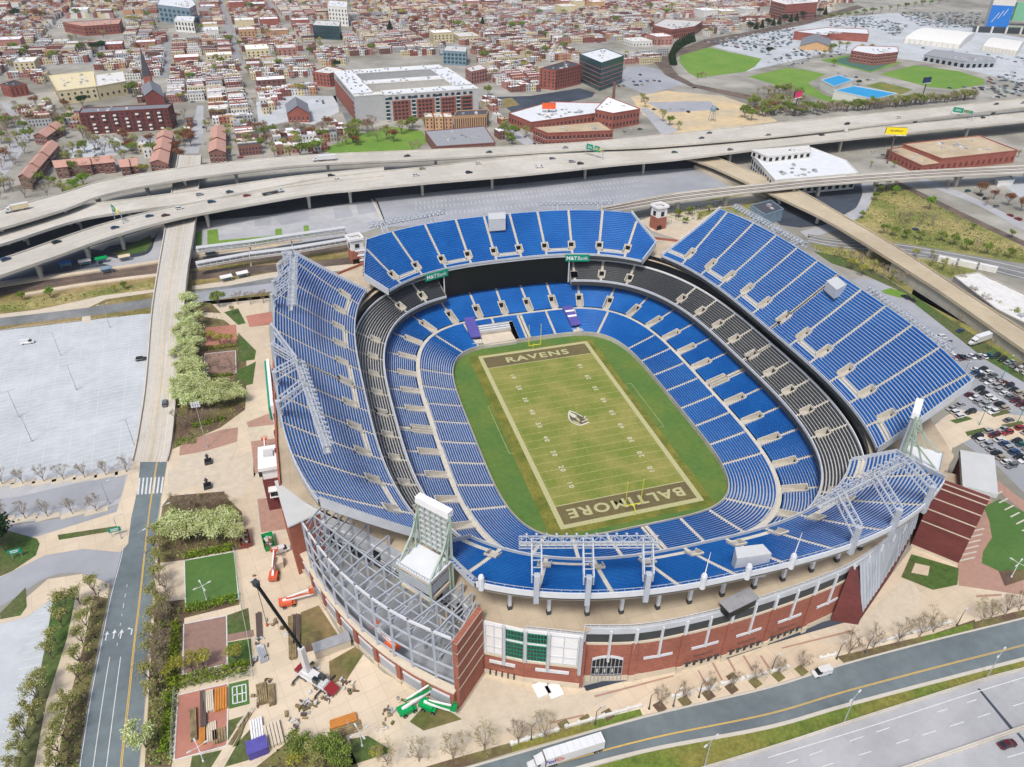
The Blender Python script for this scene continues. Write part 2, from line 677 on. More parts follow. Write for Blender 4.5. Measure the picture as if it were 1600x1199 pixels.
al2 = loop_aisles(DL2.ref.Q, first=0.8, step=13.0, end_first=6.3, end_step=12.5)
al1 = loop_aisles(DL1.ref.Q, first=6.6, step=12.4, end_first=0.8, end_step=12.6)
t = build_tier('lower_tier', stadium, DL1, al1, loop_lim(DL1, .5), 'front_seat_block', 'seat_blue', 'tread', cut=lambda x, y: -22.4 < x < -5.6 and 60 < y < 76.5)
t2 = build_tier('lower_tier', stadium, DL2, al2, loop_lim(DL2, 6.5), 'rear_seat_block', 'seat_blue', 'tread', vom=(0, 9))
w = MB()
us = [DL1.ref.L * k / 200 for k in range(201)]
ring(w, DL1, us, [(-.012, 0), (-.012, 2.1), (.008, 2.1), (.008, 1.3)], 'concrete')
ring(w, DL1, us, [(1.0, 5.2), (1.0, 5.5), (1.12, 5.5), (1.2, 5.5)], 'aisle')
us2 = [DL2.ref.L * k / 200 for k in range(201)]
ring(w, DL2, us2, [(-.12, 5.52), (.0, 5.52), (.0, 5.3)], 'aisle')
w.build('field_wall', stadium)
for k in range(0, 195, 15):                     # rail and tables in front of the cross aisle
 r = MB()
 r.grid([[DL1.pt(u, f, z) for u in us[k:k + 11]] for f, z in ((.985, 5.2), (.985, 6.1), (1.0, 6.1), (1.0, 5.4))], 'fascia')
 r.build('aisle_rail', stadium)
b = MB()
us2 = [DL2.ref.L * k / 240 for k in range(241)]
ring(b, DL2, us2, [(1.0, 10.9), (1.0, 11.9), (1.02, 11.9), (1.02, 10.9)], 'white')
ring(b, DL2, us2, [(1.02, 10.9), (1.3, 10.9)], 'concrete')
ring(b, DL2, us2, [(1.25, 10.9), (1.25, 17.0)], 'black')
b.build('concourse_wall', stadium)

# ---- club tier: both sides round the corners, open at the two ends
DC = Deck(CLUB0, CLUB0, CLUB1, 15.2, 21.2, 12)
alc = loop_aisles(DC.ref.Q, first=0.4, step=13.1, end_first=6.3, end_step=12.6)
QC = DC.ref.Q

def x_u(D, x, q):
 """u on the deck's front where |x| has the value x, in quarter q (0: NE, 1: NW, 2: SW, 3: SE)."""
 lo, hi = D.ref.Q * 0.3, D.ref.Q
 for _ in range(30):
  m = (lo + hi) / 2
  if D.xy(m, 0)[0] > x:
   lo = m
  else:
   hi = m
 u = (lo + hi) / 2
 return {0: u, 1: 2 * D.ref.Q - u, 2: 2 * D.ref.Q + u, 3: 4 * D.ref.Q - u}[q]

cN1, cN0 = x_u(DC, 29.5, 0), x_u(DC, 33.5, 1)
cS0, cS1 = x_u(DC, 34, 2), x_u(DC, 34, 3)
for nm, a, bb in (('E', cS1 - 4 * QC, cN1), ('W', cN0, cS0)):
 t = build_tier('club_tier', stadium, DC, alc, (lambda a, bb: lambda f: (a, bb))(a, bb), 'club_seat_block', 'seat_black', 'tread_grey', vom=(2, 6))
 m = MB()
 us = [a + (bb - a) * k / 110 for k in range(111)]
 ring(m, DC, us, [(-.04, 13.2), (-.04, 15.2), (-.045, 15.2), (-.045, 16.2), (0, 16.2), (0, 15.2)], ['steel_dark', 'fascia', 'fascia', 'fascia', 'fascia'])
 ring(m, DC, us, [(-.04, 13.2), (.5, 14.6)], 'concrete')
 m.build('club_fascia', t)
 m = MB()
 ring(m, DC, us, [(1.0, 21.2), (1.0, 22.3), (1.03, 22.3), (1.03, 21.3)], 'white')
 m.build('rear_walkway', t)
 m = MB()
 ring(m, DC, us, [(1.04, 21.4), (1.2, 21.4), (1.2, 27.4)], 'black')
 for k in range(len(us) - 1):
  u = us[k]
  m.beam(DC.pt(u, 1.19, 21.3), DC.pt(u, 1.19, 26.5), .3, .2, 'steel_dark')
 m.build('suite_glass', t)
 for u, sg in ((a, 1), (bb, -1)):            # closed end of the tier
  e = MB()
  e.face([DC.pt(u, f, z) for f, z in ((-.04, 13.2), (-.04, 16.3), (1.0, 22.3), (1.2, 26.4), (1.2, 13.2))], 'concrete')
  e.build('end_wall', t)

# ---- upper decks
DS = Deck((81, 106, 3.3), (81, 106, 3.3), (107.5, 121.5, 3.2), 28.5, 49.5, 31)
DE = Deck((80.5, 97.5, 2.8), (80.5, 97.5, 2.8), (107, 120.3, 2.6), 26.6, 40.7, 25)
als = loop_aisles(DS.ref.Q, first=0.3, step=13.25, end_first=6.3, end_step=12.6)
ale = loop_aisles(DE.ref.Q, first=3.0, step=13.2, end_first=6.3, end_step=12.7)
QS, QE = DS.ref.Q, DE.ref.Q
side_in = lambda x, y, f: abs(y) < 77.5
end_lim = lambda f: 61 + (70.5 - 61) * f / .45 if f < .45 else 70.5 - (70.5 - 66) * (f - .45) / .55
end_in = lambda x, y, f: abs(x) < end_lim(f)

def deck_lims(D, mid, span, test):
 c = {}

 def lim(f):
  k = round(f, 4)
  if k not in c:
   c[k] = (D.limit(mid, mid - span, f, test), D.limit(mid, mid + span, f, test))
  return c[k]
 return lim

for nm, D, al, mid, test, par in (('E', DS, als, 0.0, side_in, 0), ('N', DE, ale, QE, end_in, 1), ('W', DS, als, 2 * QS, side_in, 1), ('S', DE, ale, 3 * QE, end_in, 0)):
 lim = deck_lims(D, mid, D.ref.Q, test)
 side = D is DS
 t = build_tier('upper_deck', stadium, D, al, lim, 'upper_seat_block', 'seat_blue', 'tread', vom=(4, 9) if side else (3, 7), walk=(3, 5, par) if side else (2, 4, par))
 n = 70
 z0, z1 = D.z0, D.z1

 def us_at(f):
  a, b = lim(f)
  return [a + (b - a) * k / n for k in range(n + 1)]
 m = MB()
 ua, ub = us_at(0.0), us_at(1.0)
 row = lambda us, f, z: [D.pt(u, f, z) for u in us]
 m.grid([row(ua, 0, z0), row(ua, 0, z0 + 1.0), row(ua, -.012, z0 + 1.0), row(ua, -.012, z0 - .1), row(ua, -.006, z0 - .1), row(ua, -.006, z0 - 1.6), row(ua, .03, z0 - 1.6)], ['fascia', 'fascia', 'fascia', 'fascia', 'steel_dark', 'steel_dark'])
 m.build('front_fascia', t)
 m = MB()
 m.grid([row(ub, 1.0, z1), row(ub, 1.0, z1 + .25), row(ub, 1.012, z1 + .25), row(ub, 1.012, z1 - 1.5)], 'fascia' if side else 'steel_white')
 for i in range(n):
  m.beam(D.pt(ub[i], 1.004, z1 + 1.2), D.pt(ub[i + 1], 1.004, z1 + 1.2), .1, .1, 'truss_grey')
  m.beam(D.pt(ub[i], 1.004, z1), D.pt(ub[i], 1.004, z1 + 1.2), .1, .1, 'truss_grey')
 m.build('rear_parapet', t)
 m = MB()                                    # underside with raker beams
 m.grid([row(us_at(f), f if 0 < f < 1 else (.03 if f == 0 else 1.01), D.z(f) - 1.6 - .6 * f) for f in (0, .25, .5, .75, 1.0)], 'concrete')
 m.build('soffit', t)
 for e in (0, 1):                            # stepped end walls
  m = MB()
  fs = [k / 20 for k in range(21)]
  p = [lim(f)[e] for f in fs]
  sg = -1 if e == 0 else 1
  lo = [D.pt(u + sg * .35, f, D.z(f) - 1.6 - .6 * f) for u, f in zip(p, fs)]
  hi = [D.pt(u + sg * .35, f, D.z(f) + 1.5) for u, f in zip(p, fs)]
  hi2 = [D.pt(u, f, D.z(f) + 1.5) for u, f in zip(p, fs)]
  in2 = [D.pt(u, f, D.z(f) - .2) for u, f in zip(p, fs)]
  m.grid([lo, hi, hi2, in2], 'fascia')
  m.build('end_wall', t)
 if nm == 'S':
  deckS = t
  limS = lim
 if nm == 'W':
  deckW, limW = t, lim
 if nm == 'E':
  deckE, limE = t, lim
 if nm == 'N':
  deckN, limN = t, lim

# ---- terrace level (upper concourse) and the outer walls
OUT = [(-111, -40), (-108.5, -52), (-104.5, -66), (-98.8, -81), (-90.5, -96.5), (-82, -106.3), (-73.4, -113.4), (-65, -104.6), (-55.2, -110.2), (-42.2, -115.8),
       (-41.2, -113.8), (-28, -117.2), (-12, -118.2), (6, -117.6), (26, -115.6), (40, -112.5), (60, -104.5), (73, -96.5), (75.5, -97.6), (83.2, -107.9),
       (92, -100), (101, -86), (107, -66), (110, -50), (111.5, -20), (111.5, 30), (108, 75), (92, 98), (70, 112), (40, 117.5), (0, 119), (-40, 117.5), (-70, 112), (-92, 98), (-108, 75), (-111.5, 30), (-111.5, -20)]
TZ = 25.5
inn = [DE.ref.hit(DE.ref.L * k / 120, (84.5, 101.5, 3.0)) for k in range(120)]
m = MB()

def polar(pts, n=240):
 """Radius of a closed outline at n bearings seen from the pitch centre."""
 out = []
 for k in range(n):
  t = 2 * math.pi * k / n
  dx, dy = math.cos(t), math.sin(t)
  best = 0
  for a, b in zip(pts, pts[1:] + pts[:1]):
   ex, ey = b[0] - a[0], b[1] - a[1]
   den = dx * ey - dy * ex
   if abs(den) < 1e-9:
    continue
   r_ = (a[0] * ey - a[1] * ex) / den
   q = (a[0] * dy - a[1] * dx) / den
   if r_ > 0 and -1e-6 <= q <= 1 + 1e-6:
    best = max(best, r_)
  out.append((best * dx, best * dy))
 return out

ter_out = [(-90, -65), (-80.5, -76.5), (-71.3, -88.2), (-66.4, -97), (-65.6, -104.0)] + OUT[8:19] + [(79, -94), (96, -84), (104, -64)] + OUT[23:] + [(-110.5, -40), (-104, -50)]
po, pi_ = polar(ter_out, 360), polar(inn, 360)
m.grid([[(*p, TZ) for p in pi_ + pi_[:1]], [(*p, TZ) for p in po + po[:1]]], 'terrace')
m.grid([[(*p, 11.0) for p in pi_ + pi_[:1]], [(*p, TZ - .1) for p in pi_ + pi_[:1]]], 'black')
terrace = m.build('terrace', stadium)

def wall_run(mb, pts, z0, z1, m, th=0.6):
 for a, b in zip(pts, pts[1:]):
  mb.beam((a[0], a[1], (z0 + z1) / 2), (b[0], b[1], (z0 + z1) / 2), th, z1 - z0, m)

def along(a, b, t, off=0.0):
 """Point at fraction t from a to b, pushed outward (right-hand side of a->b) by off."""
 dx, dy = b[0] - a[0], b[1] - a[1]
 l = math.hypot(dx, dy)
 return (a[0] + dx * t + dy / l * off, a[1] + dy * t - dx / l * off)

m = MB()                                        # plain outer walls east, north and west
wall_run(m, OUT[23:], GZ, TZ + 1.1, 'brick')
wall_run(m, [OUT[-1], OUT[0]], GZ, TZ + 1.1, 'brick')
for a, b in zip(OUT[23:], OUT[24:]):
 n = max(1, int(math.dist(a, b) / 9))
 for k in range(n + 1):
  p = along(a, b, k / n, .2)
  m.box((*p, GZ), (1.6, 1.6, 19), math.atan2(b[1] - a[1], b[0] - a[0]), 'brick_dark')
m.build('outer_wall', stadium)

# ---- south front: brick bays under an open gallery
south = OUT[10:17]
sp = spline(south, 6)
m = MB()
wall_run(m, sp, GZ + 2.2, 19.6, 'brick')
wall_run(m, sp, 19.6, 20.3, 'limestone', .8)
wall_run(m, sp, GZ, GZ + 2.2, 'limestone', .8)
wall_run(m, sp, 20.3, 23.6, 'steel_dark', .2)
wall_run(m, sp, 23.6, TZ - .02, 'fascia', .7)
ln = [0]
for a, b in zip(sp, sp[1:]):
 ln.append(ln[-1] + math.dist(a, b))

def sp_at(d, off=0.0):
 d = max(0.01, min(ln[-1] - .01, d))
 for i in range(len(sp) - 1):
  if ln[i + 1] >= d:
   return along(sp[i], sp[i + 1], (d - ln[i]) / (ln[i + 1] - ln[i]), off)

NB = 8
bay = ln[-1] / NB
front = m.build('south_front', stadium)
for k in range(NB + 1):                         # piers
 p, q = sp_at(k * bay - .8, .25), sp_at(k * bay + .8, .25)
 b = MB()
 b.beam((*p, 13.2), (*q, 13.2), .9, 13.6, 'brick')
 b.beam((*p, GZ + 1.2), (*q, GZ + 1.2), 1.5, 2.4, 'limestone')
 b.beam((*sp_at(k * bay, .3), 18), (*sp_at(k * bay, .3), TZ - .4), .7, .7, 'steel_white')
 b.build('brick_pier', front)
for k in range(NB):
 a0, a1 = k * bay + 2.6, (k + 1) * bay - 2.6
 ds = [a0 + (a1 - a0) * j / 8 for j in range(9)]
 gate = k in (0, 6)
 b = MB()
 arch = lambda j, h: 15.0 + h - 1.1 * ((j - 4) / 4) ** 2 if gate else 14.3 + h - .9 * ((j - 4) / 4) ** 2
 z0 = GZ if gate else 13.1
 b.grid([[(*sp_at(d, .34), z0) for d in ds], [(*sp_at(d, .34), max(z0 + .1, arch(j, -.3))) for j, d in enumerate(ds)]], 'black')
 w = b.build('arch_opening', front)
 b = MB()
 lo = [(*sp_at(d, .5), max(z0 - .1, (arch(j, -.4) if gate else 13.0))) for j, d in enumerate(ds)]
 hi = [(*sp_at(d, .5), (arch(j, .45) if gate else 13.9)) for j, d in enumerate(ds)]
 b.grid([[(p[0], p[1], p[2]) for p in lo], hi, [(*sp_at(d, .3), h[2]) for d, h in zip(ds, hi)]], 'steel_white')
 md = (a0 + a1) / 2
 b.beam((*sp_at(md, .5), 13.2), (*sp_at(md, .5), TZ - .6), .55, .5, 'steel_white')
 b.build('white_lintel', w)
 if gate:
  b = MB()
  for j in range(9):
   d = ds[j]
   b.beam((*sp_at(d, .5), GZ), (*sp_at(d, .5), arch(j, -.5)), .16, .16, 'steel_grey')
  for zz in (8, 11):
   for j in range(8):
    b.beam((*sp_at(ds[j], .5), zz), (*sp_at(ds[j + 1], .5), zz), .14, .14, 'steel_grey')
  for j in (1, 3, 5):
   b.beam((*sp_at(ds[j] + .3, .48), 9.5), (*sp_at(ds[j + 1] - .3, .48), 9.5), .05, 1.5, 'roof_grey')
  b.build('gate_grille', w)
 if k in (2, 3, 4):                          # ticket windows with their word above
  b = MB()
  for j in range(5):
   d = md - 4.2 + j * 2.1
   b.beam((*sp_at(d - .35, .48), 7.1), (*sp_at(d + .35, .48), 7.1), .25, 1.5, 'black')
   b.beam((*sp_at(d - .75, .75), 8.1), (*sp_at(d + .75, .75), 8.1), .5, .15, 'steel_dark')
  b.build('ticket_window', front)
  b = MB()
  p = sp_at(md, .5)
  q = sp_at(md + .5, .5)
  ang = math.atan2(q[1] - p[1], q[0] - p[0])
  M = Matrix.Translation((*sp_at(md, .46), 9.9)) @ Matrix.Rotation(ang, 4, 'Z') @ Matrix.Rotation(R(90), 4, 'X')
  b.add(text_mesh('TICKETS', 1.25, .02, 1.25), M, 'steel_dark')
  b.build('ticket_lettering', front)

# ---- south-west glass bay
gl = [OUT[7], OUT[8], OUT[9]]
sp2 = gl
m = MB()
wall_run(m, gl, GZ + 2, 13.0, 'brick')
wall_run(m, gl, GZ, GZ + 2, 'limestone', .9)
wall_run(m, gl, 13.0, 13.7, 'limestone', .8)
wall_run(m, gl, 13.7, TZ - .02, 'white', .4)
m.beam((*OUT[9], 13), (OUT[9][0] + .6, OUT[9][1] + 1.6, 13), 1.6, 16, 'brick')
glass_bay = m.build('glass_bay', stadium)
A, B, Cc = gl
seg = [(A, B, .12, .50, 'w'), (A, B, .55, .97, 'g'), (B, Cc, .05, .38, 'g'), (B, Cc, .44, .92, 'w')]
for a, b_, t0, t1, kd in seg:
 p, q = along(a, b_, t0, .32), along(a, b_, t1, .32)
 if kd == 'g':
  for z0, z1 in ((14.4, 20.0), (21.2, 24.4)):
   g = MB()
   g.beam((*p, (z0 + z1) / 2), (*q, (z0 + z1) / 2), .12, z1 - z0, 'glass_green')
   w = g.build('window', glass_bay)
   g = MB()
   for j in range(7):
    s_ = along(p, q, j / 6, .09)
    g.beam((*s_, z0), (*s_, z1), .14, .10, 'green')
   for j in range(5 if z1 < 21 else 3):
    zz = z0 + (z1 - z0) * j / (4 if z1 < 21 else 2)
    g.beam((*along(p, q, 0, .09), zz), (*along(p, q, 1, .09), zz), .10, .14, 'green')
   g.build('window_frame', w)
 else:
  g = MB()
  for zz in (14.2, 16.7, 20.6, 24.6):
   g.beam((*p, zz), (*q, zz), .2, .22, 'fascia')
  for j in range(3):
   s_ = along(p, q, j / 2, .02)
   g.beam((*s_, 14), (*s_, TZ - .5), .12, .1, 'fascia')
  g.build('panel_joint', glass_bay)
for a, b_, t_ in ((A, B, .53), (B, Cc, .0), (B, Cc, .41), (B, Cc, .97)):
 p = along(a, b_, t_, .45)
 g = MB()
 g.beam((*p, 11 if t_ > .3 else 13.6), (*p, TZ), 1.0, .7, 'fascia')
 g.build('white_pier', glass_bay)
for a, b_ in ((A, B), (B, Cc)):
 g = MB()
 p, q = along(a, b_, .2, .5), along(a, b_, .8, .5)
 g.beam((*p, 11), (*q, 11), .4, .9, 'steel_white')
 g.build('white_lintel', glass_bay)
g = MB()
ang = math.atan2(B[1] - A[1], B[0] - A[0])
for j in range(5):
 p = along(A, B, .22 + j * .14, .5)
 g.beam((p[0], p[1], GZ + .9), (p[0], p[1], GZ + 2.3), .9, .3, 'black', up=(math.cos(ang), math.sin(ang), 0))
g.build('ticket_window', glass_bay)
g = MB()
M = Matrix.Translation((*along(A, B, .5, .36), 9.3)) @ Matrix.Rotation(ang, 4, 'Z') @ Matrix.Rotation(R(90), 4, 'X')
g.add(text_mesh('TICKETS', 1.25, .02, 1.25), M, 'steel_dark')
g.build('ticket_lettering', glass_bay)

# ---- south-east block: slanting metal skirt, brick wing, grey roof
se_w = [(36.5, -118.5), (40, -112.5), (60, -104.5), (73, -96.5)]
m = MB()
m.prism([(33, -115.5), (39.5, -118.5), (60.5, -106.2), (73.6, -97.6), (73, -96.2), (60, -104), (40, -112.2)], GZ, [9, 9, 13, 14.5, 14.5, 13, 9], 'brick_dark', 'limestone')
for a, b in ((0, 1), (1, 2), (2, 3)):
 p = [(39.5, -118.5), (48, -113.8), (60.5, -106.2), (73.6, -97.6)]
 q = [(38.5, -112.8), (47, -109.6), (60, -104.4), (73, -96.6)]
 za, zb = (10, 11.8, 13.4, 15)[a], (10, 11.8, 13.4, 15)[b]
 m.face([(*p[a], za), (*p[b], zb), (*q[b], TZ), (*q[a], TZ)], 'steel_grey')
 for k in range(6):
  t_ = k / 6
  m.beam((*along(p[a], p[b], t_), za + (zb - za) * t_ + .1), (*along(q[a], q[b], t_), TZ + .1), .7, .2, 'truss_grey')
m.prism([(33, -115.5), (39.5, -118.8), (38, -112)], GZ, [TZ, 10, TZ], 'brick_dark', 'brick_dark')
m.build('slanted_skirt', stadium)

def wing(pts, z0, z1, zs, nm='brick_wing', mt='brick_dark', th=1.4):
 m = MB()
 wall_run(m, pts, z0, z1, mt, th)
 w = m.build(nm, stadium)
 for zz in zs:
  g = MB()
  wall_run(g, pts, zz, zz + (.38 if zz > z0 + 1 else 1.2), 'limestone', th + .14)
  g.build('stone_band', w)
 return w

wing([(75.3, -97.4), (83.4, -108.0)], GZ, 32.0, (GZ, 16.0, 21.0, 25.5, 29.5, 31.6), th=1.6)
wing([(-65.2, -105.3), (-73.3, -113.5)], GZ, 31.0, (GZ, 13.5, 18.0, 22.5, 27.0, 30.6), mt='brick')
m = MB()
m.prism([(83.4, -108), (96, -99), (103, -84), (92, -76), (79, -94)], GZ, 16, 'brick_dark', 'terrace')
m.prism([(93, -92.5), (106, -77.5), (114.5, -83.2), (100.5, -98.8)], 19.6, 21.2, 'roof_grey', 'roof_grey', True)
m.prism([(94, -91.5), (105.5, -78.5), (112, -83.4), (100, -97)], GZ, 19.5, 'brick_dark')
m.build('corner_block', stadium)

# ---- west side extras: grey corner roof, stair towers, green wall
m = MB()
m.prism([(-112.3, -37.5), (-104.5, -37), (-100.2, -54.6), (-109.2, -58)], GZ, 24.6, 'brick', 'roof_grey')
m.prism([(-112.6, -37.2), (-104.4, -36.7), (-99.9, -54.8), (-109.4, -58.4)], 24.6, 25.1, 'steel_white', 'roof_grey', True)
m.build('corner_block', stadium)

def stair_tower(x, y, rz, h=19):
 t_ = empty('stair_tower')
 t_.parent = stadium
 m = MB()
 m.box((x, y, GZ), (7.5, 10.5, h - 6), rz, 'brick_dark')
 m.build('brick_shaft', t_)
 m = MB()
 m.box((x, y, GZ + h - 6), (6.8, 9.8, 4), rz, 'white')
 m.box((x, y, GZ + h - 2), (8.6, 11.6, 1.2), rz, 'white')
 for dx, dy in ((-3.8, -3), (-3.8, 3)):
  m.box((x + dx, y + dy, GZ + h - 5.6), (1.6, 1.8, 3.2), rz, 'glass_dark')
 m.box((x - 1, y + 1, GZ + h - .8), (3, 3, 1), rz, 'roof_grey')
 m.build('white_lantern', t_)
 m = MB()
 m.box((x, y - 6.2, GZ + 7), (4.8, 2.6, .4), rz, 'white')
 m.box((x, y - 6.2, GZ + 7.4), (4.2, 2.2, 2.2), rz, 'glass_dark')
 m.box((x, y - 6.2, GZ + 9.6), (5.0, 3.0, .4), rz, 'white')
 m.build('entry_canopy', t_)
 return t_

stair_tower(-113.5, -22, 0)
m = MB()
m.beam((-115.8, 48, 15), (-114.6, 14, 15), .8, 5.5, 'green')
m.beam((-114.8, 48, 12), (-113.6, 14, 12), 1.2, 13, 'white')
m.build('green_sign_wall', stadium)

# gallery rail along the south edge
m = MB()
edge = OUT[8:10] + spline(OUT[10:18], 6)
for a, b in zip(edge, edge[1:]):
 m.beam((*a, TZ + 1.2), (*b, TZ + 1.2), .14, .12, 'steel_white')
 m.beam((*a, TZ + .35), (*b, TZ + .35), .10, .5, 'fascia')
 n = max(1, int(math.dist(a, b) / 1.3))
 for k in range(n):
  p = along(a, b, k / n)
  m.beam((*p, TZ), (*p, TZ + 1.25), .12, .12, 'steel_white')
m.build('gallery_rail', stadium)

# deck columns standing on the terrace
for k in range(15):
 x = -58 + k * 9.0
 lo, hi = 3 * QE - QE, 3 * QE + QE
 u = min((3 * QE + d * .5 for d in range(-180, 181)), key=lambda u: abs(DE.xy(u, .8)[0] - x))
 f = .72
 p = DE.xy(u, f)
 zt = DE.z(f) - 2
 m = MB()
 m.box((*p, TZ), (1.1, 1.1, 1.2), 0, 'steel_dark')
 m.beam((*p, TZ + 1), (*p, zt - 2), .8, .8, 'steel_white')
 q, q2 = DE.xy(u, f - .16), DE.xy(u, f + .2)
 m.beam((*p, zt - 3.2), (*q, DE.z(f - .16) - 1.9), .6, .6, 'steel_white')
 m.beam((*p, zt - 3.2), (*q2, DE.z(f + .2) - 1.9), .6, .6, 'steel_white')
 m.build('deck_column', deckS)
m = MB()                                        # concession wall under the deck
us = [3 * QE - 62 + k * 4 for k in range(32)]
m.grid([[DE.pt(u, .28, TZ) for u in us], [DE.pt(u, .28, TZ + 4.2) for u in us]], ['brick'])
for k in range(0, 31, 2):
 for j, u in enumerate((us[k] + .5,)):
  m.face([DE.pt(u, .285, TZ + .2), DE.pt(u + 3, .285, TZ + .2), DE.pt(u + 3, .285, TZ + 2.8), DE.pt(u, .285, TZ + 2.8)], 'purple' if k % 4 else 'black')
m.build('concession_wall', deckS)

# ---- steel frame of the south-west corner under construction
frame = empty('corner_frame')
frame.parent = stadium
o = [(-104.8, -64), (-101.5, -73.5), (-96.5, -84.5), (-90, -95), (-82.5, -104), (-73.4, -112.2)]
os_ = spline(o, 3)
brick_pts = spline([(-109.5, -49), (-106, -60), (-102, -72), (-96.8, -83.5), (-90, -95), (-82, -105.3), (-73.6, -113.4)], 3)
inn_w = [(-104, -50), (-97, -58.5), (-90, -65), (-80.5, -76.5), (-71.3, -88.2), (-66.4, -97), (-65.4, -103)]
m = MB()
wall_run(m, brick_pts, GZ + 1.2, 12.4, 'brick', 1.2)
wall_run(m, brick_pts, GZ, GZ + 1.2, 'limestone', 1.6)
wall_run(m, brick_pts, 12.4, 12.9, 'limestone', 2.0)
base = m.build('brick_base', frame)
L_ = [0]
for a, b in zip(brick_pts, brick_pts[1:]):
 L_.append(L_[-1] + math.dist(a, b))

def bp_at(d, off=0.0):
 d = max(0.01, min(L_[-1] - .01, d))
 for i in range(len(brick_pts) - 1):
  if L_[i + 1] >= d:
   return along(brick_pts[i], brick_pts[i + 1], (d - L_[i]) / (L_[i + 1] - L_[i]), off)

nb = 9
for k in range(nb):
 w0 = L_[-1] * (k + .14) / nb
 w1 = L_[-1] * (k + .84) / nb
 g = MB()
 for j in range(4):
  g.beam((*bp_at(w0 + (w1 - w0) * j / 4, .62), 7.6), (*bp_at(w0 + (w1 - w0) * (j + 1) / 4, .62), 7.6), .12, 5.0, 'steel_grey')
  g.beam((*bp_at(w0 + (w1 - w0) * j / 4, .72), 10.3), (*bp_at(w0 + (w1 - w0) * (j + 1) / 4, .72), 10.3), .3, .6, 'steel_white')
 g.build('bay_opening', base)
 c = L_[-1] * (k + .98) / nb
 g = MB()
 g.beam((*bp_at(c - .7, .7), 8.9), (*bp_at(c + .7, .7), 8.9), .7, 7.4, 'brick')
 g.beam((*bp_at(c - .8, .8), GZ + .8), (*bp_at(c + .8, .8), GZ + .8), 1.0, 1.6, 'limestone')
 g.build('brick_pier', base)
m = MB()
ib = spline(inn_w, 4)
bo = spline([(-108.5, -50), (-105, -60), (-101, -72), (-95.8, -83.3), (-89.2, -94.4), (-81.4, -104.3), (-73.0, -112.6)], 4)
m.grid([[(*p, 7.0) for p in ib], [(*p, 7.0) for p in bo]], 'steel_grey')
m.grid([[(*p, 7.0) for p in ib], [(*p, 13.0) for p in ib], [(*p, 17.5) for p in ib], [(*p, TZ) for p in ib]], ['concrete', 'black', 'fascia'])
for zz in (16.5, 21):
 wall_run(m, ib, zz, zz + .7, 'steel_white', .5)
for k in range(0, len(ib) - 1, 3):
 p = along(ib[k], ib[k + 1], .3, 0)
 c_ = (-85, -85)
 q = (p[0] + (c_[0] - p[0]) * .02, p[1] + (c_[1] - p[1]) * .02)
 m.beam((*q, 18.2), (along(ib[k], ib[k + 1], .95, 0) + (18.2,)), 1.0, 3.4, 'black')
m.build('inner_wall', frame)
cols = [o[i] for i in range(len(o))] + []
cc = spline(o, 2)
ends = []
tot = len(cc)
for k, p in enumerate(cc):
 t_ = k / (tot - 1)
 q = ib[min(len(ib) - 1, int((.14 + .84 * t_) * (len(ib) - 1)))]
 md = ((p[0] + q[0]) / 2, (p[1] + q[1]) / 2)
 ends.append((p, md, q))
 for pp, zt in ((p, 31.0), (md, 29.0), (q, 29.0)):
  g = MB()
  g.beam((*pp, 7.0), (*pp, zt), .6, .6, 'frame_steel')
  g.build('steel_column', frame)
 g = MB()
 for zz in (19.5, 25.0, 29.0):
  g.beam((*p, zz), (*q, zz), .3, .5, 'frame_steel')
 g.beam((*p, 25.0), (*md, 29.0), .22, .22, 'frame_steel')
 g.build('radial_beam', frame)
for (a, am, aq), (b, bm, bq) in zip(ends, ends[1:]):
 g = MB()
 for zz in (14.5, 19.5, 25.0, 30.6):
  g.beam((*a, zz), (*b, zz), .35, .5 if zz < 30 else .8, 'frame_steel' if zz < 30 else 'steel_white')
 for zz in (19.5, 25.0, 29.0):
  g.beam((*am, zz), (*bm, zz), .3, .45, 'frame_steel')
 for t_ in (.33, .66):
  pa = (a[0] + (aq[0] - a[0]) * t_, a[1] + (aq[1] - a[1]) * t_)
  pb = (b[0] + (bq[0] - b[0]) * t_, b[1] + (bq[1] - b[1]) * t_)
  g.beam((*pa, 25.2), (*pb, 25.2), .2, .3, 'frame_steel')
 g.beam((*am, 12.5), (*bm, 19.5), .25, .25, 'steel_grey')
 g.beam((*a, 19.5), (*bm, 25.0), .2, .2, 'frame_steel')
 g.build('girt', frame)
for k in range(5):                              # timber shoring and plant on the slab
 g = MB()
 c = P(690 + k * 9, 1003 - k * 12, 14)
 g.beam((c.x, c.y, 12.2), (c.x + 1, c.y + 6, 16.5 + k % 2), .5, .5, 'limestone')
 g.build('shoring', frame)

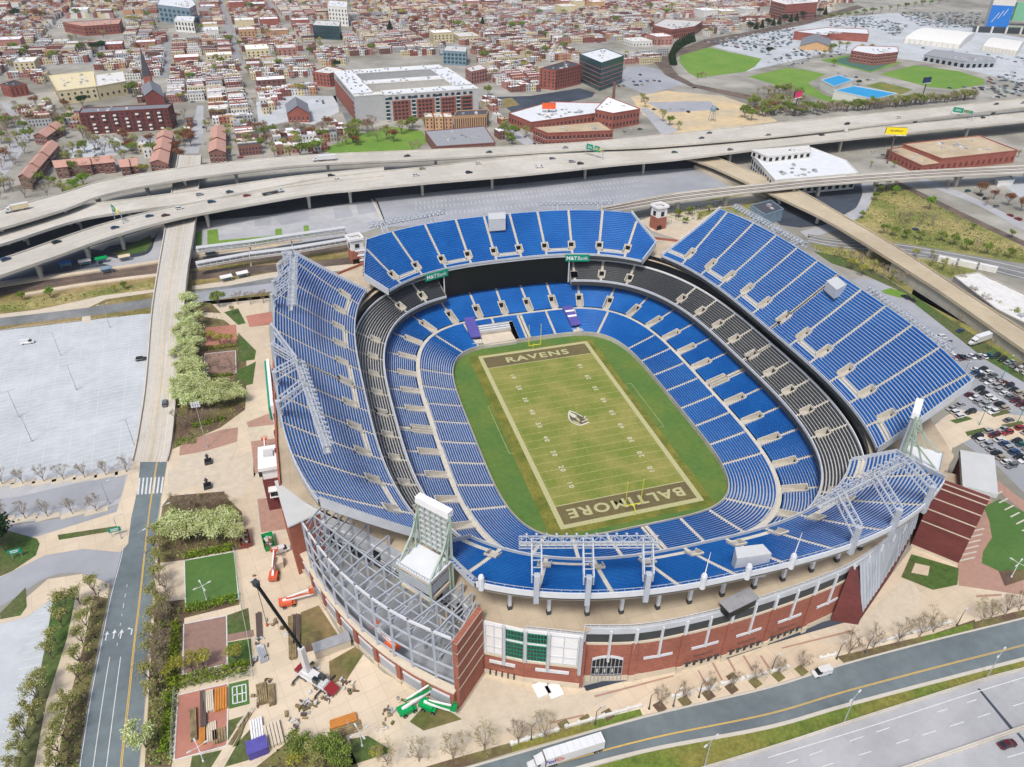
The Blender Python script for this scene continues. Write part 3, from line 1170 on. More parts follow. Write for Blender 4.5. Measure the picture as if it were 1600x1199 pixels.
# ---- corner video boards with roof, frame and panel seen from behind
def video_board(c, ang, w, dpt, z_roof, z_top, label=None):
 t_ = empty('video_board')
 t_.parent = stadium
 co, si = math.cos(ang), math.sin(ang)
 T = lambda x, y, z: (c[0] + x * co - y * si, c[1] + x * si + y * co, z)   # x along the board, y towards the pitch
 m = MB()
 q = [T(-w / 2, -dpt, 0), T(w / 2, -dpt, 0), T(w / 2, 0, 0), T(-w / 2, 0, 0)]
 m.prism([p[:2] for p in q], z_roof, z_roof + .5, 'steel_white', 'roof_white', True)
 m.build('roof', t_)
 m = MB()
 q = [T(-w / 2 + .5, -dpt + .5, 0), T(w / 2 - .5, -dpt + .5, 0), T(w / 2 - .5, -.5, 0), T(-w / 2 + .5, -.5, 0)]
 wall_run(m, [p[:2] for p in q + q[:1]], TZ + 4.5, z_roof - 2, 'steel_grey', .3)
 wall_run(m, [p[:2] for p in q + q[:1]], TZ + 2.2, TZ + 3.2, 'limestone', .5)
 for p in q:
  m.beam((p[0], p[1], TZ), (p[0], p[1], z_roof), .6, .6, 'patina')
 wall_run(m, [p[:2] for p in q + q[:1]], z_roof - 1.2, z_roof - .6, 'limestone', .4)
 m.build('equipment_house', t_)
 m = MB()
 y0, y1 = 0.4, 1.8
 q = [T(-w * .42, y0, 0), T(w * .42, y0, 0), T(w * .42, y1, 0), T(-w * .42, y1, 0)]
 m.prism([p[:2] for p in q], z_roof + 1.0, z_top - 1, 'steel_grey', 'roof_white', True)
 for k in range(8):
  zz = z_roof + 2 + k * (z_top - z_roof - 3) / 7
  m.beam(T(-w * .42, y0 - .2, zz), T(w * .42, y0 - .2, zz), .25, .5, 'roof_grey')
 for k in range(6):
  x = -w * .4 + k * w * .16
  m.beam(T(x, y0 - .35, z_roof + 1.2), T(x, y0 - .35, z_top - 1.2), .3, .3, 'patina')
 m.build('screen_back', t_)
 m = MB()
 m.beam(T(-w * .47, 1.0, z_top), T(w * .47, 1.0, z_top), 2.0, 2.0, 'white')
 m.build('top_box', t_)
 for sx in (-1, 1):
  m = MB()
  m.beam(T(sx * w * .46, .6, TZ), T(sx * w * .46, .6, z_top), .7, .7, 'patina')
  m.beam(T(sx * w * .46, -dpt * .2, z_roof), T(sx * w * .46, .6, z_top - 1), .45, .45, 'patina')
  m.beam(T(sx * w * .46, -dpt * .55, z_roof), T(sx * w * .46, .6, z_top - 3), .45, .45, 'patina')
  m.beam(T(sx * w * .46, -dpt * .95, z_roof), T(sx * w * .46, .4, z_roof + (z_top - z_roof) * .55), .45, .45, 'patina')
  for k in range(4):
   zz = z_roof + 2 + k * 4
   m.beam(T(sx * w * .46, .6, zz), T(sx * w * .46, -dpt * .3 * (1 - k / 4), zz), .3, .3, 'patina')
  m.build('mast_frame', t_)
 m = MB()
 for k in range(14):
  p = T(-w / 2 + w * k / 13, -dpt, 0)
  m.beam((p[0], p[1], z_roof + .5), (p[0], p[1], z_roof + 1.5), .1, .1, 'steel_grey')
 m.beam(T(-w / 2, -dpt, z_roof + 1.5), T(w / 2, -dpt, z_roof + 1.5), .1, .1, 'steel_grey')
 m.build('roof_rail', t_)
 return t_

video_board((-72.9, -89.0), R(-51), 11, 8.3, 35.0, 50.5)
video_board((74.6, -84.0), R(42), 9.5, 10, 32.0, 48)

# ---- dark video wall under the north deck with the two green bank signs
m = MB()
us = [x_u(DE, 30, 0) + (x_u(DE, 33.5, 1) - x_u(DE, 30, 0)) * k / 30 for k in range(31)]
f_ = -.02
m.grid([[DE.pt(u, f_, 12.4) for u in us], [DE.pt(u, f_, 25.9) for u in us]], 'black')
m.grid([[DE.pt(u, f_ - .02, 25.9) for u in us], [DE.pt(u, f_ - .02, 26.6) for u in us]], 'fascia')
vw = m.build('video_wall', stadium)
for u in (us[0], us[-1]):
 m = MB()
 m.face([DE.pt(u, f, z) for f, z in ((f_, 12.4), (.15, 12.4), (.15, 26), (f_, 26))], 'black')
 m.beam(DE.pt(u, -.04, 12.4), DE.pt(u, -.04, 26.5), .5, .5, 'steel_white')
 m.build('side_frame', vw)
for x0, q_, wdt in ((28.0, 0, 13.0), (31.5, 1, 13.5)):
 u0_ = x_u(DE, x0, q_)
 u1_ = u0_ - wdt * .92 if q_ == 0 else u0_ + wdt * .92
 a, b = DE.xy(u1_, -.06), DE.xy(u0_, -.06)
 if a[0] > b[0]:
  a, b = b, a
 m = MB()
 m.beam((*a, 25.7), (*b, 25.7), .5, 3.4, 'green')
 sg = m.build('bank_sign', stadium)
 ang = math.atan2(b[1] - a[1], b[0] - a[0])
 m = MB()
 c = ((a[0] + b[0]) / 2, (a[1] + b[1]) / 2)
 M = Matrix.Translation((c[0] + math.sin(ang) * .28, c[1] - math.cos(ang) * .28, 25.65)) @ Matrix.Rotation(ang, 4, 'Z') @ Matrix.Rotation(R(90), 4, 'X')
 me1, me2 = text_mesh('M&T', 2.6, .05, 1.0, 'RIGHT'), text_mesh('Bank', 2.6, .0, 1.0, 'LEFT')
 m.add(me1, M @ Matrix.Translation((-.2, 0, 0)), 'white')
 m.add(me2, M @ Matrix.Translation((.0, 0, 0)), 'white')
 m.build('sign_lettering', sg)

# ---- floodlight trusses on cantilever arms
def light_truss(a, b, z, arms, up_z, deck):
 """a, b: plan ends of the lamp truss; arms: list of plan points on the deck's rear edge; lamps hang on the pitch side."""
 t_ = empty('light_truss')
 t_.parent = stadium
 m = MB()
 d = Vector((b[0] - a[0], b[1] - a[1], 0))
 L = d.length
 d.normalize()
 nrm = Vector((-d.y, d.x, 0))
 if nrm.dot(Vector((-(a[0] + b[0]), -(a[1] + b[1]), 0))) < 0:
  nrm = -nrm
 A = Vector((a[0], a[1], z))
 n = int(L / 1.6)
 ch = [(0, 0), (1.8, 0), (0, 2.0), (1.8, 2.0)]
 for x, h in ch:
  m.beam(A + nrm * x + Vector((0, 0, h)), A + d * L + nrm * x + Vector((0, 0, h)), .2, .2, 'truss_grey')
 for k in range(n + 1):
  q = A + d * (L * k / n)
  q2 = A + d * (L * min(n, k + 1) / n)
  for (x0, h0), (x1, h1) in ((ch[0], ch[1]), (ch[2], ch[3]), (ch[0], ch[2]), (ch[1], ch[3])):
   m.beam(q + nrm * x0 + Vector((0, 0, h0)), q + nrm * x1 + Vector((0, 0, h1)), .10, .10, 'truss_grey')
  s_ = k % 2
  m.beam(q + nrm * 1.8 + Vector((0, 0, 2.0 * s_)), q2 + nrm * 1.8 + Vector((0, 0, 2.0 * (1 - s_))), .10, .10, 'truss_grey')
  m.beam(q + nrm * (1.8 * s_) + Vector((0, 0, 2.0)), q2 + nrm * (1.8 * (1 - s_)) + Vector((0, 0, 2.0)), .10, .10, 'truss_grey')
 m.beam(A + nrm * .9 + Vector((0, 0, .3)), A + d * L + nrm * .9 + Vector((0, 0, .3)), 1.0, .1, 'roof_grey')
 m.build('truss', t_)
 m = MB()
 for k in range(int(L / 1.15)):
  q = A + d * (.6 + k * 1.15) + nrm * 2.3 + Vector((0, 0, 2.1 if k % 2 else .9))
  m.tube(q - nrm * .3 + Vector((0, 0, .3)), q + nrm * .35 - Vector((0, 0, .35)), .2, .38, 'truss_grey', 8)
 m.build('floodlight_bank', t_)
 for p in arms:
  m = MB()
  p = Vector(p)
  w = A + d * max(.0, min(L, (p - A).dot(d))) + nrm * .9
  base = Vector((p.x, p.y, up_z - 9))
  kn = Vector((p.x, p.y, up_z))
  side = d * 1.1
  m.beam(base, kn, 1.4, 1.2, 'truss_grey', up=d)
  for s_ in (-1, 1):
   m.beam(kn + side * s_, w + side * s_ + Vector((0, 0, 2.2)), .3, .4, 'truss_grey')
   m.beam(kn + side * s_ - Vector((0, 0, 2.6)), w + side * s_ + Vector((0, 0, .1)), .26, .35, 'truss_grey')
  for k in range(6):
   c0 = kn.lerp(w + Vector((0, 0, 2.2)), k / 5)
   c1 = (kn - Vector((0, 0, 2.6))).lerp(w + Vector((0, 0, .1)), k / 5)
   m.beam(c0 - side, c0 + side, .2, .2, 'truss_grey')
   m.beam(c0 + side, c1 + side, .18, .18, 'truss_grey')
   m.beam(c0 - side, c1 - side, .18, .18, 'truss_grey')
  m.build('cantilever_arm', t_)
 return t_

def deck_back(D, lim_mid, key, val, f=1.01):
 u = min((lim_mid + d * .5 for d in range(-190, 191)), key=lambda u: abs(D.xy(u, f)[key] - val))
 return (*D.xy(u, f), 0)

g = lambda x, y, z: tuple(P(x, y, z)[:2])
light_truss(g(811, 857, 50), g(1030, 856, 50), 50, [deck_back(DE, 3 * QE, 0, g(px_, 925, 41)[0]) for px_ in (836, 918, 1010)], 46.5, deckS)
light_truss(g(1284, 798, 50), g(1416, 728, 50), 50, [deck_back(DE, 3 * QE, 0, g(*q, 41)[0]) for q in ((1333, 850), (1392, 818), (1444, 780))], 46.5, deckS)
light_truss(g(455, 403, 57.5), g(451, 486, 57.5), 57.5, [deck_back(DS, 2 * QS, 1, y) for y in (68, 57, 42, 31)], 54.5, deckW)
light_truss(g(462, 572, 57.5), g(507, 710, 57.5), 57.5, [deck_back(DS, 2 * QS, 1, y) for y in (8, -5, -22, -38)], 54.5, deckW)
light_truss((112.5, 85), (117, 33), 46.5, [deck_back(DS, 0, 1, y) for y in (64, 50, 36)], 46.5, deckE)
light_truss((116, -10), (111.5, -58), 46.5, [deck_back(DS, 0, 1, y) for y in (-14, -34, -52)], 46.5, deckE)
light_truss((-64, 117), (-26, 126), 42.5, [deck_back(DE, QE, 0, x) for x in (-56, -32)], 40, deckN)
light_truss((24, 125), (60, 117), 42.5, [deck_back(DE, QE, 0, x) for x in (30, 52)], 40, deckN)

# ---- camera houses on the decks, plain posts and masts along the rear parapet
def camera_house(p0, p1, p2, p3, z, h):
 m = MB()
 m.prism([p0[:2], p1[:2], p2[:2], p3[:2]], z - 3, z + h - .4, 'fascia', 'roof_grey')
 m.prism([p0[:2], p1[:2], p2[:2], p3[:2]], z + h - .3, z + h, 'roof_grey', 'roof_grey', True)
 return m.build('camera_house', stadium)

camera_house(P(1150, 880, 41), P(1204, 872, 41), P(1190, 857, 41), P(1147, 862, 41), 37.5, 5)
camera_house(P(1292, 436, 50), P(1308, 450, 50), P(1324, 442, 50), P(1308, 429, 50), 48.2, 1.0)
camera_house(P(764, 345, 42), P(790, 343, 42), P(790, 333, 42), P(762, 335, 42), 39.5, 3)
for x, zt in ((1097, 1), (1178, 0), (1261, 1), (748, 0)):
 m = MB()
 q = deck_back(DE, 3 * QE, 0, P(x, 905, 41)[0])
 m.lathe([(0, -4.6), (.75, -4.6), (.75, -.6), (.5, 0), (0, 0)], (q[0], q[1], 43.5), 'steel_white', 10)
 if zt:
  m.tube((q[0], q[1], 43), (q[0] + .3, q[1], 50.5), .16, .06, 'white', 6)
 m.build('mast_drum', deckS)

# ------------------------------------------------------------------ pitch
m = MB()
N = 160
ringp = [se((42.6, 64.0, 4.6), 2 * math.pi * k / N) for k in range(N)]
m.face([(x, y, 0) for x, y in ringp], 'turf_out')
struct(m.build('field_ground'))
w_, l_, g_ = 24.384, 54.864, 45.72
m = MB()
rect = lambda x0, y0, x1, y1: [(x0, y0), (x1, y0), (x1, y1), (x0, y1)]
m.sheet(rect(-w_ - 6.2, -l_ - 4.6, w_ + 4.6, l_ + 2.6), .01, 'turf_worn')
m.sheet(rect(-w_ - 1.83, -l_ - 1.83, w_ + 1.83, l_ + 1.83), .02, 'chalk')
m.sheet(rect(-w_, -g_, w_, g_), .03, 'turf')
m.sheet(rect(-w_, -l_, w_, -g_ - .2), .03, 'endzone')
m.sheet(rect(-w_, g_ + .2, w_, l_), .03, 'endzone')
struct(m.build('field_turf'))
m = MB()
for k in range(-9, 10):
 y = k * 4.572
 m.sheet(rect(-w_, y - .14, w_, y + .14), .042, 'line_faint')
for k in range(-49, 50):
 if k % 5:
  y = k * .9144
  for x in (-w_ + .5, -2.8, 2.8, w_ - .5):
   m.sheet(rect(x - .35, y - .06, x + .35, y + .06), .042, 'line_faint')
for y in (-g_, g_):
 m.sheet(rect(-w_, y - .2, w_, y + .2), .042, 'chalk')
for sx in (-1, 1):                              # old soccer and bench marks beside the pitch
 m.sheet(rect(sx * 31.6 - .1, -14, sx * 31.6 + .1, 18), .014, 'line_faint')
 for y in (-14, 18):
  m.sheet(rect(min(sx * 29.4, sx * 31.6), y - .1, max(sx * 29.4, sx * 31.6), y + .1), .014, 'line_faint')
struct(m.build('field_marking'))
m = MB()
for yd, txt in zip(range(-4, 5), ('10', '20', '30', '40', '50', '40', '30', '20', '10')):
 y = yd * 9.144
 for sx in (-1, 1):
  for j, ch in enumerate(txt):
   off = (j - .5) * 2.0
   M = Matrix.Translation((sx * 15.6, y + (-off if sx > 0 else off) * -1, .046)) @ Matrix.Rotation(R(90) if sx > 0 else R(-90), 4, 'Z')
   m.add(text_mesh(ch, 2.7, .05), M, 'chalk_white')
struct(m.build('field_numerals'))

def endzone_word(txt, yc, rot, width, height):
 m = MB()
 me = text_mesh(txt, 5, .14, 1.18)
 xs = [v.co.x for v in me.vertices]
 ys = [v.co.y for v in me.vertices]
 sx, sy = width / (max(xs) - min(xs)), height / (max(ys) - min(ys))
 cx, cy = (max(xs) + min(xs)) / 2, (max(ys) + min(ys)) / 2
 M = Matrix.Translation((0, yc, .046)) @ Matrix.Rotation(rot, 4, 'Z') @ Matrix.Diagonal((sx, sy, 1, 1)) @ Matrix.Translation((-cx, -cy, 0))
 m.add(me, M, 'chalk')
 # slab serifs so the letters read like the painted ones
 for k in range(len(txt)):
  x = -width / 2 + width * (k + .5) / len(txt)
 return struct(m.build('field_lettering'))

endzone_word('BALTIMORE', -50.4, math.pi, 43, 4.6)
endzone_word('RAVENS', 50.3, 0.0, 29.5, 4.4)
# bird-head crest at midfield: shield outline, head, beak and feathers, beak towards +x
m = MB()
T = lambda x, y: (x, y)
crest = lambda pts, z, mt: m.face([(x - .2, y, z) for x, y in pts], mt)
sh = [(-.4, 6.2), (1.2, 4.6), (2.6, 2.2), (3.5, .8), (4.9, 1.0), (3.6, -.6), (4.9, -1.6), (3.2, -2.2), (4.7, -3.7), (2.4, -4.4), (.6, -4.9), (-1.2, -3.7), (-2.4, -1.6), (-2.7, .8), (-2.1, 3.2), (-1.3, 5.0)]
mat('crest_dark', (.12, .10, .07), var=.15, scale=1)
crest(sh, .046, 'chalk_white')
crest([(x * .84 + .1, y * .84) for x, y in sh], .05, 'crest_dark')
crest([(-.5, 4.8), (.5, 3.4), (1.2, 1.8), (.2, .6), (-.9, 1.6), (-1.3, 3.4)], .054, 'chalk_white')
crest([(.2, .4), (1.0, 1.2), (1.4, -1.6), (.5, -2.2)], .054, 'chalk')
crest([(-1.9, -.8), (-1.0, -.9), (.4, -2.7), (.8, -3.9), (-.6, -3.2)], .054, 'chalk')
crest([(1.6, -2.2), (3.6, -2.0), (1.9, -2.9)], .054, 'chalk_white')
struct(m.build('field_crest'))

def goal_post(y, sg):
 t_ = empty('goal_post', (0, y, 0))
 m = MB()
 pts = [(0, sg * 2.2, 0), (0, sg * 2.2, 1.6), (0, sg * 1.7, 2.5), (0, sg * .8, 2.95), (0, 0, 3.05)]
 for a, b in zip(pts, pts[1:]):
  m.tube(a, b, .17, .17, 'post_yellow', 8)
 m.build('gooseneck', t_)
 m = MB()
 m.tube((-2.9, 0, 3.05), (2.9, 0, 3.05), .15, .15, 'post_yellow', 8)
 m.build('crossbar', t_)
 for x in (-2.82, 2.82):
  m = MB()
  m.tube((x, 0, 3.05), (x, 0, 13.7), .13, .11, 'post_yellow', 8)
  m.build('upright', t_)
 return t_

tag(goal_post(-l_, -1), 'yellow goal post standing before the end zone lettered BALTIMORE', 'goal post', 'football goal posts')
tag(goal_post(l_, 1), 'yellow goal post standing before the end zone lettered RAVENS', 'goal post', 'football goal posts')

# tunnels, canopies and the open standing area in the front row of the north stand
for x, yy, wd in ((24.4, 0, 4.8), (-24.4, 0, 4.8)):
 t_ = empty('player_tunnel')
 t_.parent = stadium
 yb = 80.5 if x > 0 else 82
 m = MB()
 ye, zs_ = yb - .5, 1
 a = [(x - wd / 2, yb - 14), (x + wd / 2, yb - 14), (x + wd / 2, ye), (x - wd / 2, ye)]
 m.prism(a, [2.2, 2.2, 2.2 + 3.7 * zs_, 2.2 + 3.7 * zs_], [3.9, 3.9, 3.9 + 3.1 * zs_, 3.9 + 3.1 * zs_], 'purple', 'purple')
 for k in (0, 1) if x > 0 else ():
  m.prism(rect(x - wd / 2 + .2, yb - 8.6 + k * 3.6, x + wd / 2 - .2, yb - 7.4 + k * 3.6), [5.3 + k * .84, 5.3 + k * .84, 5.6 + k * .84, 5.6 + k * .84], [5.36 + k * .84, 5.36 + k * .84, 5.66 + k * .84, 5.66 + k * .84], 'white', 'white')
 m.build('canopy', t_)
 m = MB()
 m.face([(x - wd / 2 + .2, yb - 14.1, .1), (x + wd / 2 - .2, yb - 14.1, .1), (x + wd / 2 - .2, yb - 14.1, 3.3), (x - wd / 2 + .2, yb - 14.1, 3.3)], 'black')
 m.prism(rect(x - wd / 2, yb - 17.6, x + wd / 2, yb - 14), .02, 2.3, 'concrete', 'aisle')
 m.build('opening', t_)
m = MB()
m.prism(rect(-21.6, 62.8, -6.2, 72.4), 0.02, 1.5, 'concrete', 'limestone')
m.prism(rect(-21.6, 72.4, -6.2, 77.5), 0.02, 3.0, 'concrete', 'aisle')
for k in range(3):
 m.prism(rect(-21.4, 72.5 + k * 1.2, -6.4, 73.1 + k * 1.2), 2.9, 3.9 + k * .5, 'fascia', 'white')
m.build('standing_area', stadium)

# ------------------------------------------------------------------ ground materials
mat('ground', lin(158, 156, 148), var=0.22, scale=0.05, tint=lin(128, 126, 116), scale2=0.012)
mat('lot_pale', lin(184, 190, 195), var=0.08, scale=0.25, tint=lin(172, 178, 182), scale2=0.03, detail=9)
mat('lot_mid', lin(176, 178, 180), var=0.10, scale=0.2, tint=lin(162, 164, 168), scale2=0.03)
mat('lot_grey', lin(158, 161, 168), var=0.08, scale=0.12, tint=lin(146, 150, 156), scale2=0.02)
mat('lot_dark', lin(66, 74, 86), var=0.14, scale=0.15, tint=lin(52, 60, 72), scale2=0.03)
mat('asphalt', lin(110, 122, 126), var=0.12, scale=0.35, tint=lin(98, 109, 114), scale2=0.05)
mat('asphalt_old', lin(128, 131, 132), var=0.14, scale=0.3, tint=lin(110, 114, 115), scale2=0.05)
mat('road_pale', lin(168, 170, 174), var=0.07, scale=0.3, tint=lin(158, 160, 164), scale2=0.04)
mat('deck_conc', lin(196, 192, 183), var=0.08, scale=0.25, tint=lin(182, 178, 168), scale2=0.04)
mat('deck_tan', lin(186, 174, 150), var=0.07, scale=0.25, tint=lin(172, 160, 138), scale2=0.04)
mat('plaza', lin(206, 192, 170), var=0.06, scale=0.2, tint=lin(194, 180, 158), scale2=0.035)
joints('plaza', 4.5, 4.5, .84, .02, R(-14))
joints('lot_pale', 9, 6, .93, .01, R(8))
joints('road_pale', 12, 3.7, .90, .012, R(-20))
mat('bridge_conc', lin(188, 187, 182), var=.08, scale=.3, tint=lin(174, 174, 170), scale2=.04)
mat('paving', lin(194, 184, 166), var=0.10, scale=0.5)
mat('kerb', lin(190, 186, 176), var=0.06)
mat('paint_white', lin(204, 208, 208), var=0.15, scale=1.5)
mat('paint_worn', lin(205, 210, 214), var=0.10, scale=0.8)
mat('paint_yellow', lin(206, 172, 88), var=0.12, scale=1.0)
mat('grass', lin(98, 118, 48), var=0.2, scale=0.5, tint=lin(128, 124, 62), scale2=0.06, fine=1.2)
mat('grass_bright', lin(98, 136, 50), var=0.12, scale=0.3, tint=lin(112, 142, 58), scale2=0.03)
mat('grass_dark', lin(72, 98, 44), var=0.2, scale=0.4, tint=lin(92, 96, 60), scale2=0.06, fine=1.0)
mat('turf_lawn', lin(74, 108, 52), var=0.10, scale=0.6, tint=lin(82, 114, 58), scale2=0.08)
mat('scrub', lin(116, 122, 62), var=0.28, scale=0.25, tint=lin(158, 146, 96), scale2=0.04, fine=0.7)
mat('dry_grass', lin(150, 132, 92), var=0.25, scale=0.3, tint=lin(120, 112, 62), scale2=0.05, fine=0.8)
mat('ballast', lin(112, 98, 86), var=0.2, scale=0.5, tint=lin(86, 76, 70), scale2=0.08)
mat('mulch', lin(96, 78, 66), var=0.25, scale=0.8, tint=lin(112, 108, 66), scale2=0.12)
mat('sand', lin(204, 182, 142), var=0.12, scale=0.15, tint=lin(182, 170, 146), scale2=0.02)
mat('court_brick', lin(176, 122, 106), var=0.10, scale=0.8, tint=lin(162, 112, 98), scale2=0.1)
mat('court_wood', lin(142, 116, 106), var=0.14, scale=0.8)
mat('step_brick', lin(164, 132, 118), var=0.12, scale=0.6)
mat('dirt', lin(128, 112, 78), var=0.25, scale=0.5, tint=lin(92, 96, 52), scale2=0.12)
mat('sport_blue', lin(70, 104, 92), var=0.05, scale=0.2)
mat('rail', lin(96, 84, 78), var=0.1, rough=.6)
mat('timber', lin(150, 132, 98), var=0.2, scale=1.2, tint=lin(116, 104, 78), scale2=.5)
mat('orange_steel', lin(196, 130, 62), var=0.12, rough=.5)
mat('hivis', lin(206, 98, 64), var=0.1, rough=.5)

# ------------------------------------------------------------------ terrain sheet with the stadium's pit left open
m = MB()
hole = polar([DL2.ref.hit(DL2.ref.L * k / 120, (74, 99.2, 3.3)) for k in range(120)], 120)
far = [(math.cos(2 * math.pi * k / 120) * 2800, math.sin(2 * math.pi * k / 120) * 2800) for k in range(120)]
m.grid([[(*p, GZ) for p in hole + hole[:1]], [(*p, GZ) for p in far + far[:1]]], 'ground')
struct(m.build('ground'))

def area(name, px, mt, dz, holes=None):
 """Ground sheet whose outline stands where the photograph shows it."""
 b = MB()
 b.sheet([P(x, y, GZ + dz)[:2] for x, y in px], GZ + dz, mt)
 return struct(b.build(name))

def strip_px(left, right, dz, n=5, dzs=None):
 """Two edge polylines in pixels -> matched world rows."""
 L = spline([P(x, y, GZ + (dzs[i] if dzs else dz)) for i, (x, y) in enumerate(left)], n)
 Q = spline([P(x, y, GZ + (dzs[i] if dzs else dz)) for i, (x, y) in enumerate(right)], n)
 return L, Q

def road(name, left, right, mt, dz, n=5):
 L, Q = strip_px(left, right, dz, n)
 b = MB()
 b.grid([L, Q], mt)
 return struct(b.build(name)), L, Q

def paint(mb, L, Q, t, w, mt, dz=.02, dash=None):
 """Lane line at fraction t across a road."""
 acc = 0
 for i in range(len(L) - 1):
  a = Vector(L[i]).lerp(Vector(Q[i]), t)
  b = Vector(L[i + 1]).lerp(Vector(Q[i + 1]), t)
  x = (Vector(Q[i]) - Vector(L[i])).normalized() * (w / 2)
  x2 = (Vector(Q[i + 1]) - Vector(L[i + 1])).normalized() * (w / 2)
  up = Vector((0, 0, dz))
  ln_ = (b - a).length
  if dash:
   k = 0.0
   while k < ln_:
    if (acc + k) % (dash[0] + dash[1]) < dash[0]:
     e = min(k + dash[0], ln_)
     c, d = a.lerp(b, k / ln_), a.lerp(b, e / ln_)
     mb.face([c - x + up, d - x + up, d + x + up, c + x + up], mt)
     k = e + .01
    k += .5
   acc += ln_
  else:
   mb.face([a - x + up, b - x2 + up, b + x2 + up, a + x + up], mt)

def kerb(mb, pts, w=.5, h=.14, z=None, mt='kerb'):
 for a, b in zip(pts, pts[1:]):
  za = (z if z is not None else a[2])
  mb.beam((a[0], a[1], za + h / 2), (b[0], b[1], za + h / 2), w, h, mt)

def pxline(px, z=GZ, n=5):
 return [tuple(v) for v in spline([tuple(P(x, y, z)) for x, y in px], n)]

# ---- west: pale car park, islands, side street, lower car park
area('car_park_ground', [(-60, 521), (0, 517), (120, 503), (222, 491), (238, 490), (228, 600), (207, 722), (140, 735), (0, 762), (-60, 772)], 'lot_pale', .03)
m = MB()
for (x0, y0), (x1, y1) in (((24, 512), (-28, 758)), ((66, 507), (20, 752)), ((100, 504), (62, 748)), ((132, 500), (104, 745)), ((166, 497), (142, 738)), ((206, 494), (184, 728))):
 A, B = P(x0, y0, GZ), P(x1, y1, GZ)
 d = (B - A)
 n = int(d.length / 2.7)
 d.normalize()
 x = Vector((-d.y, d.x, 0))
 for k in range(n):
  c = A + d * (k * 2.7)
  m.beam(c - x * 5 + Vector((0, 0, .05)), c + x * 5 + Vector((0, 0, .05)), .16, .02, 'paint_worn')
 m.beam(A + Vector((0, 0, .05)), A + d * (n * 2.7) + Vector((0, 0, .05)), .14, .02, 'paint_white')
struct(m.build('car_park_marking'))
area('lane_ground', [(-60, 772), (0, 762), (207, 722), (200, 782), (150, 800), (0, 822), (-60, 832)], 'lot_mid', .034)
area('lane_patch_ground', [(-60, 786), (30, 776), (120, 755), (195, 742), (192, 778), (60, 800), (-60, 818)], 'lot_grey', .05)
m = MB()
for x, y in ((4, 757), (36, 756), (69, 753), (100, 750), (133, 747), (166, 743), (198, 738)):
 c = P(x, y)
 m.box((c.x, c.y, GZ + .02), (7.5, 3.0, .16), R(8), 'paving')
for x, y in ((4, 813), (40, 811), (75, 808), (114, 804), (151, 799)):
 c = P(x, y)
 m.box((c.x, c.y, GZ + .02), (7.0, 2.6, .16), R(8), 'paving')
struct(m.build('kerb_island'))
area('lower_lane_ground', [(-60, 834), (0, 824), (150, 802), (200, 783), (192, 830), (60, 846), (-60, 862)], 'lot_grey', .03)
area('pavement', [(-60, 880), (20, 842), (60, 838), (182, 800), (206, 722), (219, 722), (216, 760), (205, 810), (200, 850), (188, 863), (130, 858), (70, 868), (20, 893), (-60, 930)], 'plaza', .07)
area('verge_grass', [(90, 836), (182, 822), (182, 829), (92, 844)], 'grass_dark', .10)
area('grass', [(-60, 850), (0, 826), (58, 842), (62, 850), (56, 868), (20, 892), (-60, 928)], 'grass_dark', .10)
road('side_street', [(-60, 930), (20, 893), (70, 868), (130, 857), (192, 863)], [(-60, 985), (20, 936), (75, 902), (128, 896), (186, 920)], 'lot_grey', .035)
area('pavement', [(-60, 1012), (0, 962), (40, 935), (75, 905), (128, 897), (172, 912), (168, 935), (120, 925), (82, 935), (40, 965), (0, 975), (-60, 1020)], 'plaza', .075)
area('grass', [(0, 958), (40, 918), (42, 948), (32, 962), (0, 968)], 'grass_dark', .09)
area('car_park_ground', [(-60, 985), (0, 970), (32, 963), (82, 935), (84, 950), (60, 1060), (22, 1199), (10, 1290), (-80, 1290)], 'lot_pale', .03)
m = MB()
for (x0, y0), (x1, y1) in (((0, 982), (-14, 1160)), ((80, 955), (28, 1180))):
 A, B = P(x0, y0, GZ), P(x1, y1, GZ)
 d = (B - A)
 n = int(d.length / 2.6)
 d.normalize()
 x = Vector((-d.y, d.x, 0))
 for k in range(n):
  c = A + d * (k * 2.6) + Vector((0, 0, .05))
  m.beam(c - x * 4.6, c + x * .2, .14, .02, 'paint_worn')
struct(m.build('car_park_marking'))
area('grass', [(84, 932), (122, 915), (104, 1000), (72, 1100), (48, 1230), (2, 1290), (24, 1199), (62, 1058)], 'grass_dark', .05)
area('path', [(122, 915), (150, 912), (130, 1010), (104, 1110), (82, 1230), (46, 1240), (72, 1100), (104, 1000)], 'plaza', .06)
area('verge_ground', [(150, 912), (172, 912), (170, 930), (152, 1015), (136, 1100), (116, 1240), (82, 1230), (104, 1110), (130, 1010)], 'mulch', .05)

# ---- the street west of the stadium: bridge ramp, then asphalt
rl = [(262, 338), (246, 430), (237, 492), (228, 598), (216, 680), (207, 722)]
rr = [(306, 338), (292, 430), (286, 500), (277, 599), (268, 690), (261, 722)]
hz = [6.6, 6.4, 5.2, 2.4, .5, .1]
RL = [P(x, y, GZ + h) for (x, y), h in zip(rl, hz)]
RR = [P(x, y, GZ + h) for (x, y), h in zip(rr, hz)]
ext = 130.0
d0 = (RL[0] - RL[1]).normalized()
RL = [RL[0] + Vector((d0.x, d0.y, 0)) * ext] + RL
RR = [RR[0] + Vector((d0.x, d0.y, 0)) * ext] + RR
RL, RR = [Vector(v) for v in spline([tuple(v) for v in RL], 6)], [Vector(v) for v in spline([tuple(v) for v in RR], 6)]
bridge = empty('road_bridge')
tag(bridge, 'pale concrete road bridge rising over the tram tracks towards the motorway', 'bridge')
m = MB()
m.grid([RL, RR], 'bridge_conc')
